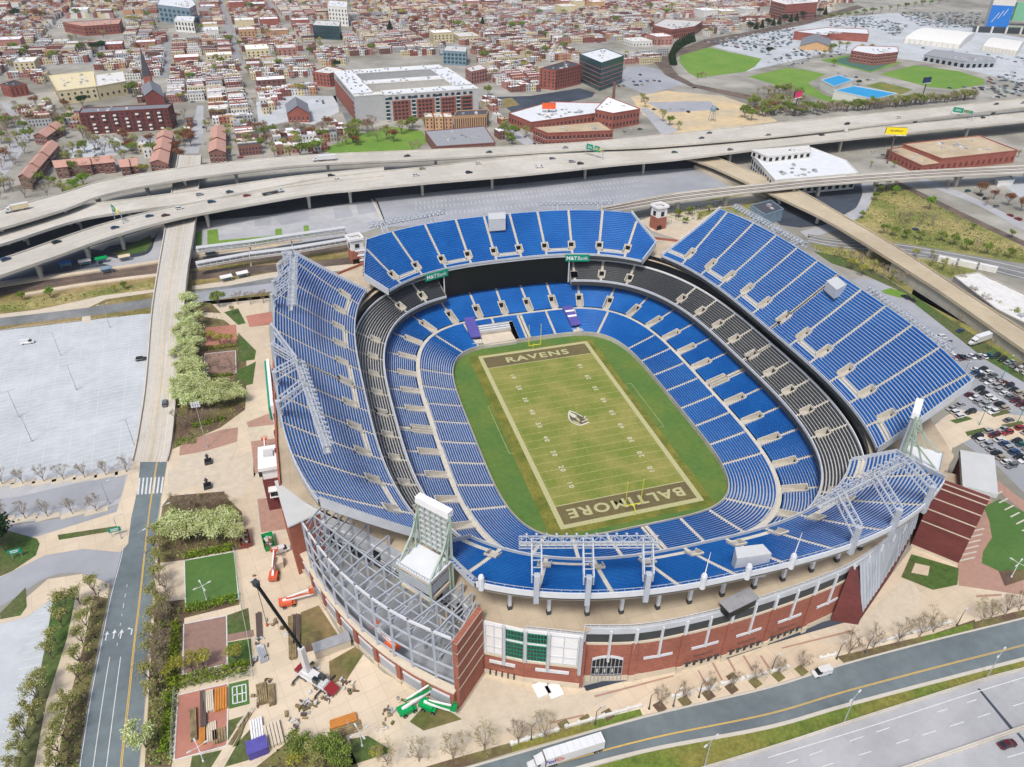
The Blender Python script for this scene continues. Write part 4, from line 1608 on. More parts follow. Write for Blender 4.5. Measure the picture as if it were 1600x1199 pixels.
m.grid([[v - Vector((0, 0, 1.2 if v.z > GZ + 2 else v.z - GZ + .1)) for v in RR], [v - Vector((0, 0, 1.2 if v.z > GZ + 2 else v.z - GZ + .1)) for v in RL]], 'steel_grey')
m.build('road_deck', bridge)
for E_, sg in ((RL, 1), (RR, -1)):
 m = MB()
 for a, b in zip(E_, E_[1:]):
  up = Vector((0, 0, .35))
  m.beam(a + up, b + up, .5, 1.0, 'deck_conc')
  dn = Vector((0, 0, -1.0))
  if a.z > GZ + 2.2:
   m.beam(a + dn, b + dn, .5, 1.6, 'deck_conc')
  else:
   m.beam((a.x, a.y, (a.z + GZ) / 2), (b.x, b.y, (b.z + GZ) / 2), .45, max(.1, a.z - GZ), 'deck_conc')
 m.build('parapet', bridge)
m = MB()
paint(m, RL, RR, .475, .16, 'paint_yellow', .03)
paint(m, RL, RR, .50, .16, 'paint_yellow', .03)
for q_ in (.27, .38, .62, .73):
 paint(m, RL, RR, q_, .9, 'paving', .02)
paint(m, RL, RR, .20, .22, 'paint_white', .03)
paint(m, RL, RR, .80, .22, 'paint_white', .03)
for t_ in (.1, .9):
 for i in range(len(RL) - 1):
  a, b = RL[i].lerp(RR[i], t_), RL[i + 1].lerp(RR[i + 1], t_)
  m.beam(a + Vector((0, 0, .06)), b + Vector((0, 0, .06)), 2.2, .1, 'kerb')
m.build('lane_marking', bridge)
for i in (2, 5, 8, 11, 14, 17):
 if RL[i].z > GZ + 3:
  m = MB()
  for t_ in (.15, .5, .85):
   c = RL[i].lerp(RR[i], t_)
   m.beam((c.x, c.y, GZ), (c.x, c.y, c.z - 1.3), 1.2, 1.2, 'deck_conc')
  m.build('bridge_pier', bridge)
_, AL, AR = road('road', [(207, 720), (198, 800), (190, 862), (172, 930), (155, 1012), (140, 1087), (122, 1199), (112, 1270)],
                 [(261, 720), (250, 780), (244, 830), (238, 930), (231, 1010), (226, 1090), (216, 1199), (212, 1270)], 'asphalt', .04)
m = MB()
paint(m, AL, AR, .70, .2, 'paint_yellow', .02)
paint(m, AL, AR, .725, .2, 'paint_yellow', .02)
paint(m, AL, AR, .03, .2, 'paint_white', .02)
k = len(AL) // 2 + 3
paint(m, AL[k:], AR[k:], .25, .2, 'paint_white', .02)
paint(m, AL[k:], AR[k:], .47, .2, 'paint_white', .02)
paint(m, AL[14:k], AR[14:k], .36, .16, 'paint_white', .02, (1.0, 2.5))
for k in range(7):                              # zebra crossing
 q = [(217 + k * 6.1, 747 - k * .3), (219.5 + k * 6.1, 747 - k * .3), (217 + k * 6.0, 773 - k * .4), (214 + k * 6.0, 773 - k * .4)]
 m.face([P(x, y, GZ + .07) for x, y in q], 'paint_white')
for k in range(6):
 q = [(196 - k * 10, 868 + k * 5.5), (200 - k * 10, 868 + k * 5.5), (188 - k * 10, 880 + k * 6), (184 - k * 10, 880 + k * 6)]
for cx, cy, kind in ((166, 995, 's'), (178, 992, 's'), (206, 986, 'l'), (189, 992, 's')):   # turn arrows
 c = P(cx, cy, GZ + .07)
 d = (P(cx + 8, cy - 40, GZ + .07) - c).normalized()
 x = Vector((d.y, -d.x, 0))
 m.face([c - x * .15 - d * 1.3, c + x * .15 - d * 1.3, c + x * .15 + d * .6, c - x * .15 + d * .6], 'paint_worn')
 if kind == 'l':
  m.face([c - x * .15 + d * .6, c + x * .15 + d * .6, c - x * 1.0 + d * 1.4, c - x * 1.3 + d * .9], 'paint_worn')
 else:
  m.face([c - x * .6 + d * .6, c + x * .6 + d * .6, c + d * 1.9], 'paint_worn')
struct(m.build('road_marking'))

# ---- stadium plaza and gardens on the west and south
PLZ = [(262, 720), (268, 690), (277, 600), (286, 500), (291, 462), (330, 470), (420, 462), (420, 520), (436, 640), (452, 760), (478, 900), (530, 990), (600, 1052), (716, 1112), (762, 1045), (905, 1076), (1000, 1062),
       (1200, 1000), (1310, 968), (1345, 960), (1425, 856), (1500, 885), (1560, 790), (1600, 800), (1660, 815), (1660, 945), (1600, 962), (1450, 1000), (1312, 1038), (1200, 1073), (1005, 1118), (800, 1177), (600, 1232), (430, 1290), (214, 1290), (218, 1199), (228, 1090), (233, 1010), (240, 930), (246, 830), (252, 780)]
area('plaza', PLZ, 'plaza', .02)
for q in ([(380, 655), (420, 660), (440, 700), (432, 760), (455, 840), (400, 850), (395, 700)],
          [(262, 735), (330, 718), (420, 700), (380, 780), (300, 760), (262, 775)],
          [(640, 1100), (760, 1060), (860, 1090), (980, 1075), (900, 1120), (740, 1160), (620, 1190)],
          [(1240, 985), (1340, 970), (1420, 900), (1440, 930), (1420, 975), (1300, 1010)]):
 area('plaza_slab', q, 'paving', .045)
area('planting_bed', [(292, 470), (330, 474), (352, 496), (385, 545), (385, 600), (383, 640), (345, 668), (270, 702), (277, 600), (286, 505)], 'mulch', .06)
area('path', [(318, 488), (350, 490), (380, 508), (398, 530), (412, 548), (412, 556), (395, 545), (372, 518), (350, 500), (318, 495)], 'plaza', .09)
area('lawn', [(372, 520), (400, 548), (398, 562), (372, 566)], 'grass_dark', .10)
area('lawn', [(370, 580), (400, 565), (395, 600), (370, 606)], 'grass_dark', .10)
area('pavement', [(385, 560), (420, 540), (432, 640), (386, 655)], 'plaza', .085)
area('lawn', [(350, 488), (372, 482), (384, 505), (372, 508)], 'grass_dark', .10)
area('court_ground', [(321, 512), (369, 507), (371, 541), (321, 546)], 'court_brick', .12)
area('court_ground', [(320, 553), (368, 548), (369, 583), (319, 588)], 'court_wood', .12)
area('court_ground', [(384, 494), (424, 487), (426, 507), (390, 511)], 'court_brick', .12)
area('steps_ground', [(282, 692), (345, 672), (372, 668), (370, 690), (320, 705), (280, 712)], 'step_brick', .10)
area('steps_ground', [(280, 715), (372, 694), (352, 740), (282, 752)], 'paving', .10)
area('paving_band', [(385, 660), (436, 640), (440, 662), (388, 668)], 'step_brick', .10)
area('paving_band', [(392, 690), (440, 684), (444, 730), (398, 740)], 'step_brick', .10)
area('paving_band', [(402, 780), (452, 775), (462, 825), (408, 832)], 'step_brick', .10)
area('planting_bed', [(266, 775), (350, 768), (358, 782), (378, 800), (380, 858), (330, 866), (290, 875), (246, 880), (248, 830), (254, 790)], 'mulch', .06)
area('sports_court_ground', [(288, 876), (366, 862), (373, 936), (290, 950)], 'turf_lawn', .10)
area('lawn', [(354, 962), (388, 950), (392, 990), (356, 992)], 'grass_dark', .08)
area('lawn', [(356, 1004), (392, 998), (395, 1040), (357, 1044)], 'grass_dark', .08)
area('planting_bed', [(262, 940), (376, 926), (374, 945), (288, 966), (282, 1060), (272, 1090), (268, 1199), (226, 1199), (232, 1090), (238, 1000), (243, 930)], 'mulch', .05)
area('court_ground', [(287, 975), (354, 962), (355, 1037), (286, 1054)], 'court_wood', .10)
area('court_ground', [(278, 1086), (356, 1068), (355, 1165), (272, 1188)], 'court_brick', .10)
area('paving_band', [(354, 992), (396, 984), (397, 994), (355, 1003)], 'court_wood', .095)
area('lawn', [(358, 1069), (388, 1062), (390, 1100), (358, 1108)], 'turf_lawn', .10)
m = MB()
for q in ([(287, 975), (354, 962), (355, 1037), (286, 1054), (287, 975)], [(278, 1086), (356, 1068), (355, 1165), (272, 1188), (278, 1086)], [(320, 553), (368, 548), (369, 583), (319, 588), (320, 553)], [(363, 1074), (384, 1069), (385, 1095), (364, 1100), (363, 1074)], [(363, 1087), (385, 1082)], [(370, 1073), (371, 1098)], [(378, 1071), (379, 1096)], [(288, 876), (366, 862), (373, 936), (290, 950), (288, 876)]):
 for a_, b_ in zip(q, q[1:]):
  m.beam(P(*a_, GZ + .15), P(*b_, GZ + .15), .28, .08, 'paint_white')
struct(m.build('court_marking'))
area('lawn', [(356, 1126), (390, 1116), (372, 1165), (356, 1170)], 'grass_dark', .08)
area('lawn', [(300, 1182), (356, 1170), (340, 1199), (330, 1230), (290, 1240)], 'grass_dark', .08)
area('lawn', [(372, 1160), (400, 1130), (420, 1150), (415, 1180), (350, 1199)], 'grass_dark', .08)
area('path', [(330, 1199), (396, 1095), (402, 1100), (345, 1199), (340, 1240), (318, 1240)], 'plaza', .11)
area('dirt_yard', [(470, 957), (498, 946), (540, 1010), (512, 1025), (498, 1006), (470, 1000)], 'dirt', .08)
area('lawn', [(514, 1034), (556, 1010), (568, 1022), (542, 1062), (516, 1068)], 'dirt', .085)
area('dirt_yard', [(462, 990), (500, 986), (506, 1012), (470, 1022)], 'mulch', .09)
area('lawn', [(546, 1155), (575, 1150), (608, 1170), (605, 1178), (548, 1196)], 'grass_dark', .08)
area('lawn', [(640, 1128), (672, 1092), (722, 1124), (662, 1142)], 'dirt', .08)
area('lawn', [(464, 1104), (502, 1096), (498, 1101), (466, 1110)], 'dirt', .08)
area('planting_bed', [(400, 1199), (455, 1155), (540, 1150), (560, 1199), (540, 1250), (400, 1250)], 'mulch', .08)
# south pavement furniture: grass strip, tree pits, dark gate ramp
area('verge_grass', [(800, 1160), (880, 1138), (1000, 1108), (1004, 1118), (800, 1176)], 'grass', .06)
area('verge_ground', [(560, 1230), (700, 1188), (800, 1160), (800, 1176), (600, 1236)], 'mulch', .06)
area('verge_ground', [(1308, 1026), (1400, 1004), (1460, 990), (1524, 968), (1520, 984), (1450, 1003), (1318, 1036)], 'mulch', .06)
area('verge_grass', [(1440, 996), (1522, 972), (1520, 984), (1450, 1003)], 'grass', .07)
area('verge_ground', [(1522, 972), (1660, 938), (1660, 950), (1520, 986)], 'mulch', .06)
area('gate_ramp', [(912, 1072), (968, 1058), (1060, 1036), (1120, 1022), (1200, 998), (1300, 968), (1330, 970), (1260, 990), (1200, 1008), (1135, 1030), (1060, 1040), (984, 1056), (984, 1062), (916, 1080)], 'lot_dark', .10)
for q in ([(928, 1087), (1052, 1055), (1054, 1057), (930, 1090)], [(1090, 1048), (1092, 1047), (1108, 1075), (1105, 1076)], [(1112, 1036), (1115, 1035), (1130, 1063), (1127, 1064)], [(1134, 1026), (1137, 1025), (1150, 1048), (1147, 1049)],
          [(1160, 1025), (1163, 1024), (1178, 1048), (1175, 1049)], [(1187, 1025), (1190, 1024), (1204, 1044), (1200, 1045)], [(1221, 1012), (1332, 984), (1333, 987), (1222, 1014)], [(860, 1128), (912, 1116), (912, 1119), (862, 1131)], [(1525, 930), (1565, 928), (1565, 931), (1526, 934)]):
 area('drain_band', q, 'step_brick', .09)
m = MB()
for x, y in ((882, 1134), (916, 1126), (950, 1117), (1031, 1105), (1070, 1096), (1107, 1086), (1143, 1076), (1180, 1067), (1216, 1057), (1252, 1048), (1145, 1060)):
 c = P(x, y)
 m.box((c.x, c.y, GZ + .04), (2.6, 2.6, .08), R(14), 'mulch')
struct(m.build('tree_pit_ground'))
# south-east lawn and terraces
area('lawn', [(1424, 866), (1498, 888), (1496, 914), (1458, 922), (1408, 902)], 'grass_dark', .07)
area('plaza_slab', [(1430, 880), (1453, 885), (1450, 900), (1424, 895)], 'plaza', .10)
area('plaza_slab', [(1500, 800), (1545, 775), (1600, 850), (1600, 930), (1498, 915), (1496, 885), (1512, 850)], 'step_brick', .06)
area('turf_mound', [(1537, 792), (1562, 780), (1600, 800), (1680, 812), (1680, 900), (1600, 890), (1560, 892), (1534, 880), (1536, 862), (1550, 840), (1546, 815)], 'turf_lawn', .10)
area('planting_bed', [(1560, 892), (1600, 890), (1680, 900), (1680, 918), (1600, 906), (1570, 916)], 'mulch', .09)
m = MB()
for k in range(6):
 a, b = P(1512 - k * 3, 832 + k * 9, GZ + .1), P(1538 - k * 3, 826 + k * 9, GZ + .1)
 m.beam(a, b, .5, .06, 'kerb')
for k in range(6):
 a, b = P(1552 + k * 9, 775 + k * 11, GZ + .1), P(1566 + k * 9, 768 + k * 11, GZ + .1)
 m.beam(a, b, .5, .06, 'kerb')
struct(m.build('step_kerb'))

# ---- south street, grass median, motorway in the corner
_, SL, SR = road('road', [(560, 1250), (620, 1232), (800, 1180), (1005, 1121), (1200, 1075), (1312, 1040), (1450, 1003), (1600, 966), (1720, 934)],
                 [(770, 1245), (800, 1235), (895, 1203), (1025, 1170), (1200, 1137), (1320, 1103), (1475, 1062), (1600, 1030), (1720, 1000)], 'asphalt', .04)
m = MB()
paint(m, SL[8:], SR[8:], .66, .18, 'paint_yellow', .02)
paint(m, SL[8:], SR[8:], .685, .18, 'paint_yellow', .02)
struct(m.build('road_marking'))
m = MB()
kerb(m, [tuple(v) for v in SL], .5, .14, GZ)
kerb(m, [tuple(v) for v in SR], .9, .2, GZ)
struct(m.build('kerb'))
area('grass_median', [(900, 1206), (1025, 1172), (1200, 1139), (1320, 1105), (1475, 1064), (1590, 1035), (1660, 1016), (1660, 1030), (1600, 1046), (1530, 1065), (1350, 1121), (1200, 1170), (1100, 1200), (1000, 1230), (880, 1260), (830, 1240)], 'grass', .035)
_, HL, HR = road('motorway', [(880, 1262), (1000, 1232), (1200, 1171), (1350, 1122), (1530, 1066), (1600, 1046), (1720, 1012)],
                 [(1250, 1560), (1350, 1500), (1500, 1420), (1620, 1350), (1760, 1270), (1850, 1215), (1960, 1150)], 'road_pale', .03)
m = MB()
e = lambda *q: pxline(q, GZ + .05)
for px, dash in (([(1200, 1184), (1360, 1135), (1530, 1080), (1650, 1044)], None), ([(1160, 1216), (1200, 1203), (1390, 1137), (1600, 1070), (1680, 1045)], (3, 6)), ([(1230, 1215), (1400, 1162), (1600, 1098), (1690, 1070)], (3, 6)), ([(1470, 1215), (1600, 1176), (1700, 1146)], (3, 6))):
 L_px = e(*px)
 acc = 0
 for a, b in zip(L_px, L_px[1:]):
  A, B = Vector(a), Vector(b)
  l = (B - A).length
  n = max(1, int(l / 3))
  for k in range(n):
   if dash is None or (acc + k * 3) % 9 < 3:
    m.beam(A.lerp(B, k / n), A.lerp(B, (k + 1) / n), .2, .02, 'paint_white')
  acc += l
for q in ([(1527, 1076), (1531, 1076), (1585, 1140), (1580, 1142)], [(1588, 1146), (1592, 1145), (1640, 1200), (1634, 1202)]):
 m.face([P(x, y, GZ + .05) for x, y in q], 'lot_dark')
struct(m.build('road_marking'))

def barrier(name, pts, h, w, mt, label):
 b = MB()
 for a, c in zip(pts, pts[1:]):
  b.beam((a[0], a[1], a[2] + h * .25), (c[0], c[1], c[2] + h * .25), w, h * .5, mt)
  b.beam((a[0], a[1], a[2] + h * .75), (c[0], c[1], c[2] + h * .75), w * .5, h * .5, mt)
 o = b.build(name)
 return tag(o, label, 'barrier')

barrier('concrete_barrier', pxline([(1320, 1232), (1420, 1199), (1520, 1165), (1600, 1137), (1700, 1102)]), 1.0, .9, 'deck_conc', 'concrete barrier dividing the grey motorway carriageways')
barrier('concrete_barrier', pxline([(1000, 1231), (1200, 1171), (1350, 1122), (1530, 1065), (1600, 1046), (1680, 1023)]), .9, .6, 'deck_conc', 'low concrete barrier between the grass median and the motorway')

# ---- railway and tram corridor north-west
area('scrub_ground', [(-80, 470), (0, 458), (250, 420), (300, 408), (430, 395), (560, 385), (570, 420), (430, 465), (292, 480), (240, 492), (0, 515), (-80, 522)], 'dry_grass', .02)
area('track_bed', [(-80, 458), (0, 447), (120, 428), (250, 412), (300, 404), (440, 388), (560, 372), (562, 386), (440, 404), (300, 420), (250, 427), (120, 443), (0, 462), (-80, 474)], 'ballast', .04)
area('track_bed', [(300, 424), (440, 412), (570, 400), (570, 410), (440, 424), (300, 438)], 'ballast', .04)
area('path', [(0, 491), (60, 484), (125, 470), (160, 462), (240, 452), (240, 457), (165, 468), (140, 480), (142, 504), (128, 504), (128, 486), (0, 497)], 'paving', .05)
road('road', [(-80, 506), (0, 497), (120, 483), (240, 466), (300, 455), (440, 432), (560, 420)], [(-80, 520), (0, 510), (120, 496), (240, 480), (300, 468), (440, 448), (560, 436)], 'asphalt_old', .06)
road('road', [(300, 447), (360, 438), (440, 424), (560, 412)], [(300, 453), (360, 446), (440, 432), (560, 421)], 'paving', .07)
area('scrub_ground', [(-80, 485), (0, 474), (120, 457), (240, 440), (240, 451), (130, 468), (60, 482), (-80, 497)], 'scrub', .035)
area('pavement', [(300, 458), (430, 442), (430, 455), (300, 474)], 'lot_grey', .075)
m = MB()
for off in (0, 1.5, 5, 6.5):
 for px in ([(-80, 462), (0, 452), (120, 433), (250, 416), (300, 408), (440, 392), (560, 376)],):
  l = pxline(px, GZ + .08)
  for a, b in zip(l, l[1:]):
   m.beam((a[0], a[1] - off, a[2]), (b[0], b[1] - off, b[2]), .16, .14, 'rail')
struct(m.build('tram_rail'))
for px in ([(0, 448), (60, 438), (120, 429), (190, 419), (250, 410)], [(40, 462), (120, 448), (190, 438), (250, 431)], [(300, 400), (350, 393), (430, 381), (470, 376)]):
 l = pxline(px, GZ + .05)
 m = MB()
 for a, b in zip(l, l[1:]):
  m.beam((a[0], a[1], GZ + .45), (b[0], b[1], GZ + .45), 3.2, .8, 'plaza')
 struct(m.build('tram_platform_pavement'))
area('bus_lay_by', [(160, 392), (170, 385), (240, 372), (262, 345), (300, 340), (292, 372), (250, 404), (190, 412), (0, 440), (0, 400), (80, 380)], 'lot_dark', .03)
road('road', [(165, 400), (190, 404), (232, 396), (244, 370), (262, 340)], [(160, 412), (190, 416), (246, 408), (258, 376), (276, 340)], 'road_pale', .06)
area('grass_island', [(172, 396), (200, 384), (235, 368), (238, 380), (228, 393), (190, 400)], 'grass_dark', .08)
# car parks between the motorway and the stadium
area('car_park_ground', [(-80, 420), (-80, 352), (0, 340), (120, 320), (330, 300), (640, 268), (1120, 235), (1150, 262), (880, 300), (600, 322), (420, 336), (330, 345), (250, 352), (0, 430)], 'lot_dark', .025)  # dark colour paints in the shade beneath the motorway decks
area('car_park_ground', [(322, 345), (420, 336), (560, 316), (590, 314), (604, 352), (560, 366), (430, 386), (330, 394), (306, 384)], 'lot_mid', .04)
for q in ([(398, 342), (424, 338), (424, 352), (398, 354)], [(424, 336), (480, 326), (484, 345), (440, 352)], [(520, 326), (545, 322), (552, 338), (524, 342)], [(556, 318), (588, 314), (592, 330), (560, 336)]):
 area('car_park_patch_ground', q, 'lot_grey', .06)
area('car_park_ground', [(586, 310), (760, 292), (1000, 268), (1092, 262), (1150, 300), (1020, 320), (900, 330), (700, 350), (604, 355)], 'lot_grey', .04)
for q in ([(306, 365), (315, 360), (316, 388), (306, 390)], [(324, 360), (340, 358), (342, 376), (430, 368), (430, 358), (440, 357), (441, 372), (428, 377), (324, 388)], [(474, 353), (482, 352), (484, 368), (476, 369)]):
 area('verge_grass', q, 'grass_bright', .07)
area('pavement', [(300, 392), (430, 380), (445, 372), (447, 378), (432, 388), (300, 402)], 'paving', .06)
m = MB()
kerb(m, pxline([(581, 312), (590, 330), (597, 345), (601, 358)]), 1.2, .3)
struct(m.build('kerb'))
m = MB()
for j, (y0, y1) in enumerate(((318, 300), (326, 308), (338, 322))):
 A, B = P(650, y0, GZ + .08), P(1000, y1 - 18, GZ + .08)
 n = int((B - A).length / 2.8)
 for k in range(n):
  c = A.lerp(B, k / n)
  m.beam(c - Vector((.3, 2.6, 0)), c + Vector((.3, 2.6, 0)), .24, .02, 'paint_worn')
struct(m.build('car_park_marking'))
# ---- east: rail loop, scrub hill, car parks
area('scrub_ground', [(1030, 355), (1045, 330), (1150, 300), (1215, 330), (1180, 345), (1130, 328), (1080, 352)], 'scrub', .03)
area('paved_yard', [(1000, 345), (1060, 322), (1180, 303), (1200, 310), (1150, 322), (1095, 330), (1085, 350), (1020, 362)], 'paving', .045)
area('paved_yard', [(1022, 362), (1080, 348), (1110, 335), (1125, 342), (1060, 375)], 'plaza', .05)
area('car_park_ground', [(1185, 325), (1225, 312), (1262, 298), (1345, 283), (1347, 305), (1338, 325), (1318, 336), (1290, 352), (1250, 356), (1220, 352)], 'lot_dark', .035)
road('road', [(1344, 280), (1348, 300), (1338, 324), (1314, 340), (1286, 352), (1250, 362)], [(1362, 280), (1364, 305), (1352, 332), (1328, 348), (1300, 362), (1262, 372)], 'road_pale', .05)
area('scrub_hill_ground', [(1330, 348), (1352, 332), (1366, 296), (1400, 285), (1450, 310), (1525, 348), (1600, 386), (1680, 420), (1680, 440), (1600, 412), (1500, 396), (1400, 382)], 'scrub', .045)
road('track_bed', [(1398, 281), (1450, 306), (1525, 342), (1600, 376), (1680, 410)], [(1398, 287), (1450, 314), (1525, 350), (1600, 385), (1680, 420)], 'ballast', .06)
road('road', [(1434, 276), (1470, 288), (1520, 308), (1600, 348), (1680, 384)], [(1444, 289), (1480, 302), (1530, 322), (1600, 360), (1680, 398)], 'road_pale', .06)
road('track_bed', [(1262, 366), (1310, 374), (1400, 380), (1500, 396), (1600, 416), (1680, 436)], [(1262, 378), (1310, 387), (1400, 396), (1500, 412), (1600, 438), (1680, 456)], 'asphalt_old', .05)
m = MB()
for t_ in (.15, .5, .85):
 l = pxline([(1262, 366 + 12 * t_), (1310, 374 + 13 * t_), (1400, 380 + 16 * t_), (1500, 396 + 16 * t_), (1600, 416 + 22 * t_), (1680, 436 + 20 * t_)], GZ + .1)
 for a, b in zip(l, l[1:]):
  m.beam(a, b, .5, .16, 'kerb')
struct(m.build('tram_rail'))
area('scrub_ground', [(1265, 380), (1310, 388), (1400, 398), (1480, 410), (1540, 428), (1490, 436), (1440, 420), (1420, 470), (1500, 540), (1600, 600), (1680, 640), (1680, 600), (1600, 556), (1440, 470), (1380, 430), (1330, 410), (1290, 400)], 'scrub', .03)
area('verge_grass', [(1270, 392), (1330, 405), (1385, 435), (1440, 470), (1600, 575), (1600, 598), (1540, 562), (1400, 452), (1340, 425), (1300, 412)], 'grass_dark', .05)
area('car_park_ground', [(1330, 436), (1390, 438), (1420, 462), (1480, 508), (1540, 560), (1600, 590), (1720, 660), (1720, 780), (1600, 770), (1560, 730), (1500, 690), (1480, 660), (1510, 600), (1430, 520)], 'lot_grey', .04)
area('verge_grass', [(1372, 456), (1392, 450), (1418, 460), (1408, 466)], 'grass_bright', .07)
area('pavement', [(1456, 668), (1478, 650), (1500, 640), (1600, 650), (1680, 690), (1680, 720), (1600, 690), (1520, 684), (1490, 700)], 'plaza', .07)
for q in ([(1484, 657), (1512, 651), (1520, 655), (1494, 662)], [(1544, 645), (1574, 641), (1580, 645), (1552, 652)], [(1508, 675), (1538, 668), (1544, 672), (1512, 682)], [(1564, 664), (1596, 658), (1602, 662), (1572, 670)]):
 area('verge_grass', q, 'grass_dark', .10)
area('plaza', [(1420, 700), (1456, 668), (1490, 690), (1480, 740), (1500, 775), (1470, 770), (1440, 740)], 'plaza', .055)
road('pavement', [(1512, 732), (1548, 758), (1600, 800), (1680, 850)], [(1520, 726), (1560, 752), (1600, 782), (1680, 830)], 'step_brick', .08)
area('car_park_ground', [(1552, 280), (1600, 275), (1720, 268), (1720, 335), (1640, 322), (1600, 312)], 'lot_pale', .05)
# ---- north-east fields and yards
area('sports_field', [(1061, 84), (1068, 74), (1092, 70), (1140, 82), (1190, 92), (1180, 104), (1165, 112), (1090, 122), (1075, 113), (1062, 98)], 'grass_bright', .05)
area('sports_field', [(1168, 120), (1230, 106), (1262, 110), (1290, 116), (1262, 130), (1290, 150), (1340, 160), (1350, 166), (1290, 158), (1240, 140), (1210, 132)], 'grass_bright', .05)
area('sports_field', [(1280, 94), (1328, 86), (1410, 98), (1360, 114)], 'grass_bright', .05)
area('sports_court_ground', [(1296, 95), (1330, 88), (1394, 99), (1360, 112)], 'sport_blue', .08)
area('sports_field', [(1374, 116), (1430, 102), (1500, 112), (1538, 124), (1538, 132), (1490, 140), (1450, 136)], 'grass_bright', .05)
area('sports_field', [(1352, 134), (1376, 128), (1426, 140), (1408, 148)], 'grass', .05)
area('paved_yard', [(1090, 122), (1165, 112), (1290, 84), (1340, 84), (1470, 100), (1600, 130), (1720, 140), (1720, 100), (1600, 60), (1400, 20), (1280, 30), (1160, 58), (1092, 68), (1190, 92)], 'lot_pale', .03)
area('car_park_ground', [(960, 128), (980, 104), (1010, 104), (1042, 112), (1075, 130), (1010, 148)], 'lot_grey', .05)
area('construction_yard', [(985, 152), (1040, 142), (1130, 150), (1180, 168), (1215, 190), (1100, 205), (1060, 212), (1005, 180)], 'sand', .04)
area('construction_yard', [(1010, 160), (1110, 158), (1120, 172), (1040, 176)], 'lot_grey', .06)
area('track_bed', [(1022, 98), (1030, 88), (1060, 78), (1100, 62), (1180, 48), (1260, 30), (1340, 8), (1350, 12), (1262, 38), (1170, 56), (1060, 88), (1046, 100), (1060, 118), (1085, 132), (1190, 152), (1184, 160), (1080, 136), (1040, 118)], 'ballast', .055)
area('dirt_lot', [(770, 152), (830, 150), (905, 138), (930, 145), (925, 152), (880, 162), (800, 176)], 'lot_dark', .05)
area('verge_grass', [(764, 158), (800, 153), (812, 164), (782, 170)], 'dry_grass', .07)
area('park_grass', [(498, 236), (560, 210), (612, 198), (660, 205), (668, 222), (640, 240), (560, 246)], 'grass_bright', .05)
area('park_grass', [(95, 292), (180, 280), (245, 266), (245, 275), (160, 292), (100, 302)], 'grass', .05)
area('street_ground', [(286, 240), (300, 205), (308, 165), (318, 165), (318, 205), (310, 240)], 'road_pale', .05)
area('street_ground', [(-20, 262), (0, 240), (30, 215), (22, 190), (0, 160), (10, 160), (40, 190), (48, 215), (30, 245), (0, 285), (-30, 300)], 'road_pale', .05)
area('street_ground', [(768, 180), (776, 178), (800, 200), (852, 232), (835, 236), (785, 205)], 'road_pale', .05)
area('street_ground', [(520, 150), (528, 148), (545, 165), (560, 195), (545, 200), (532, 170)], 'asphalt_old', .05)
area('car_park_ground', [(94, 245), (140, 218), (180, 214), (206, 232), (180, 244), (140, 250)], 'lot_pale', .05)
area('car_park_ground', [(210, 240), (218, 215), (240, 212), (240, 238)], 'lot_grey', .05)
area('car_park_ground', [(400, 160), (440, 150), (525, 150), (530, 175), (490, 195), (450, 190), (405, 200)], 'lot_pale', .05)
area('street_ground', [(1000, 170), (1010, 168), (1060, 205), (1035, 212)], 'road_pale', .07)

# ------------------------------------------------------------------ elevated roads and tramway
mat('deck_worn', lin(178, 174, 165), var=0.10, scale=0.3, tint=lin(190, 186, 176), scale2=.05)
def viaduct(name, label, cat, top, bot, zs, mt, thick=1.8, pier_px=(), pier_w=1.4, n=6, lanes=(), fill=None, n_col=2, parapet=.9):
 """Deck between two photographed edges (pixels at deck height); zs = heights over street level along it."""
 T = [Vector(v) for v in spline([tuple(P(x, y, GZ + z)) for (x, y), z in zip(top, zs)], n)]
 B = [Vector(v) for v in spline([tuple(P(x, y, GZ + z)) for (x, y), z in zip(bot, zs)], n)]
 t_ = empty(name)
 tag(t_, label, cat)
 dn = Vector((0, 0, -thick))
 m = MB()
 m.grid([T, B], mt)
 ins = [(a.lerp(b, .12) + dn, a.lerp(b, .88) + dn) for a, b in zip(T, B)]
 m.grid([[v[1] for v in ins], [v[0] for v in ins]], 'steel_grey')
 m.grid([[v - Vector((0, 0, .5)) for v in B], [v[1] for v in ins]], 'steel_grey')
 m.grid([[v[0] for v in ins], [v - Vector((0, 0, .5)) for v in T]], 'steel_grey')
 m.build('deck', t_)
 for E_ in (T, B):
  m = MB()
  for a, b in zip(E_, E_[1:]):
   o = Vector((0, 0, parapet / 2 - .3))
   m.beam(a + o, b + o, .45, parapet + .6, mt)
  m.build('parapet', t_)
 if lanes:
  m = MB()
  for t, w, c, dash in lanes:
   paint(m, T, B, t, w, c, .03, dash)
  m.build('lane_marking', t_)
 for f in pier_px:
  i = min(len(T) - 2, max(0, int(f * (len(T) - 1))))
  m = MB()
  a, b = T[i].lerp(B[i], .14), T[i].lerp(B[i], .86)
  zt = min(a.z, b.z) - thick
  ax = (T[i + 1] - T[i]).normalized()
  m.beam((a.x, a.y, zt - .7), (b.x, b.y, zt - .7), 1.6, 1.4, 'deck_conc')
  for k in range(n_col):
   c = a.lerp(b, (k + .5) / n_col if n_col > 1 else .5)
   m.beam((c.x, c.y, GZ), (c.x, c.y, zt - 1.3), pier_w, pier_w, 'deck_conc', up=ax)
  m.build('pier', t_)
 return t_, T, B

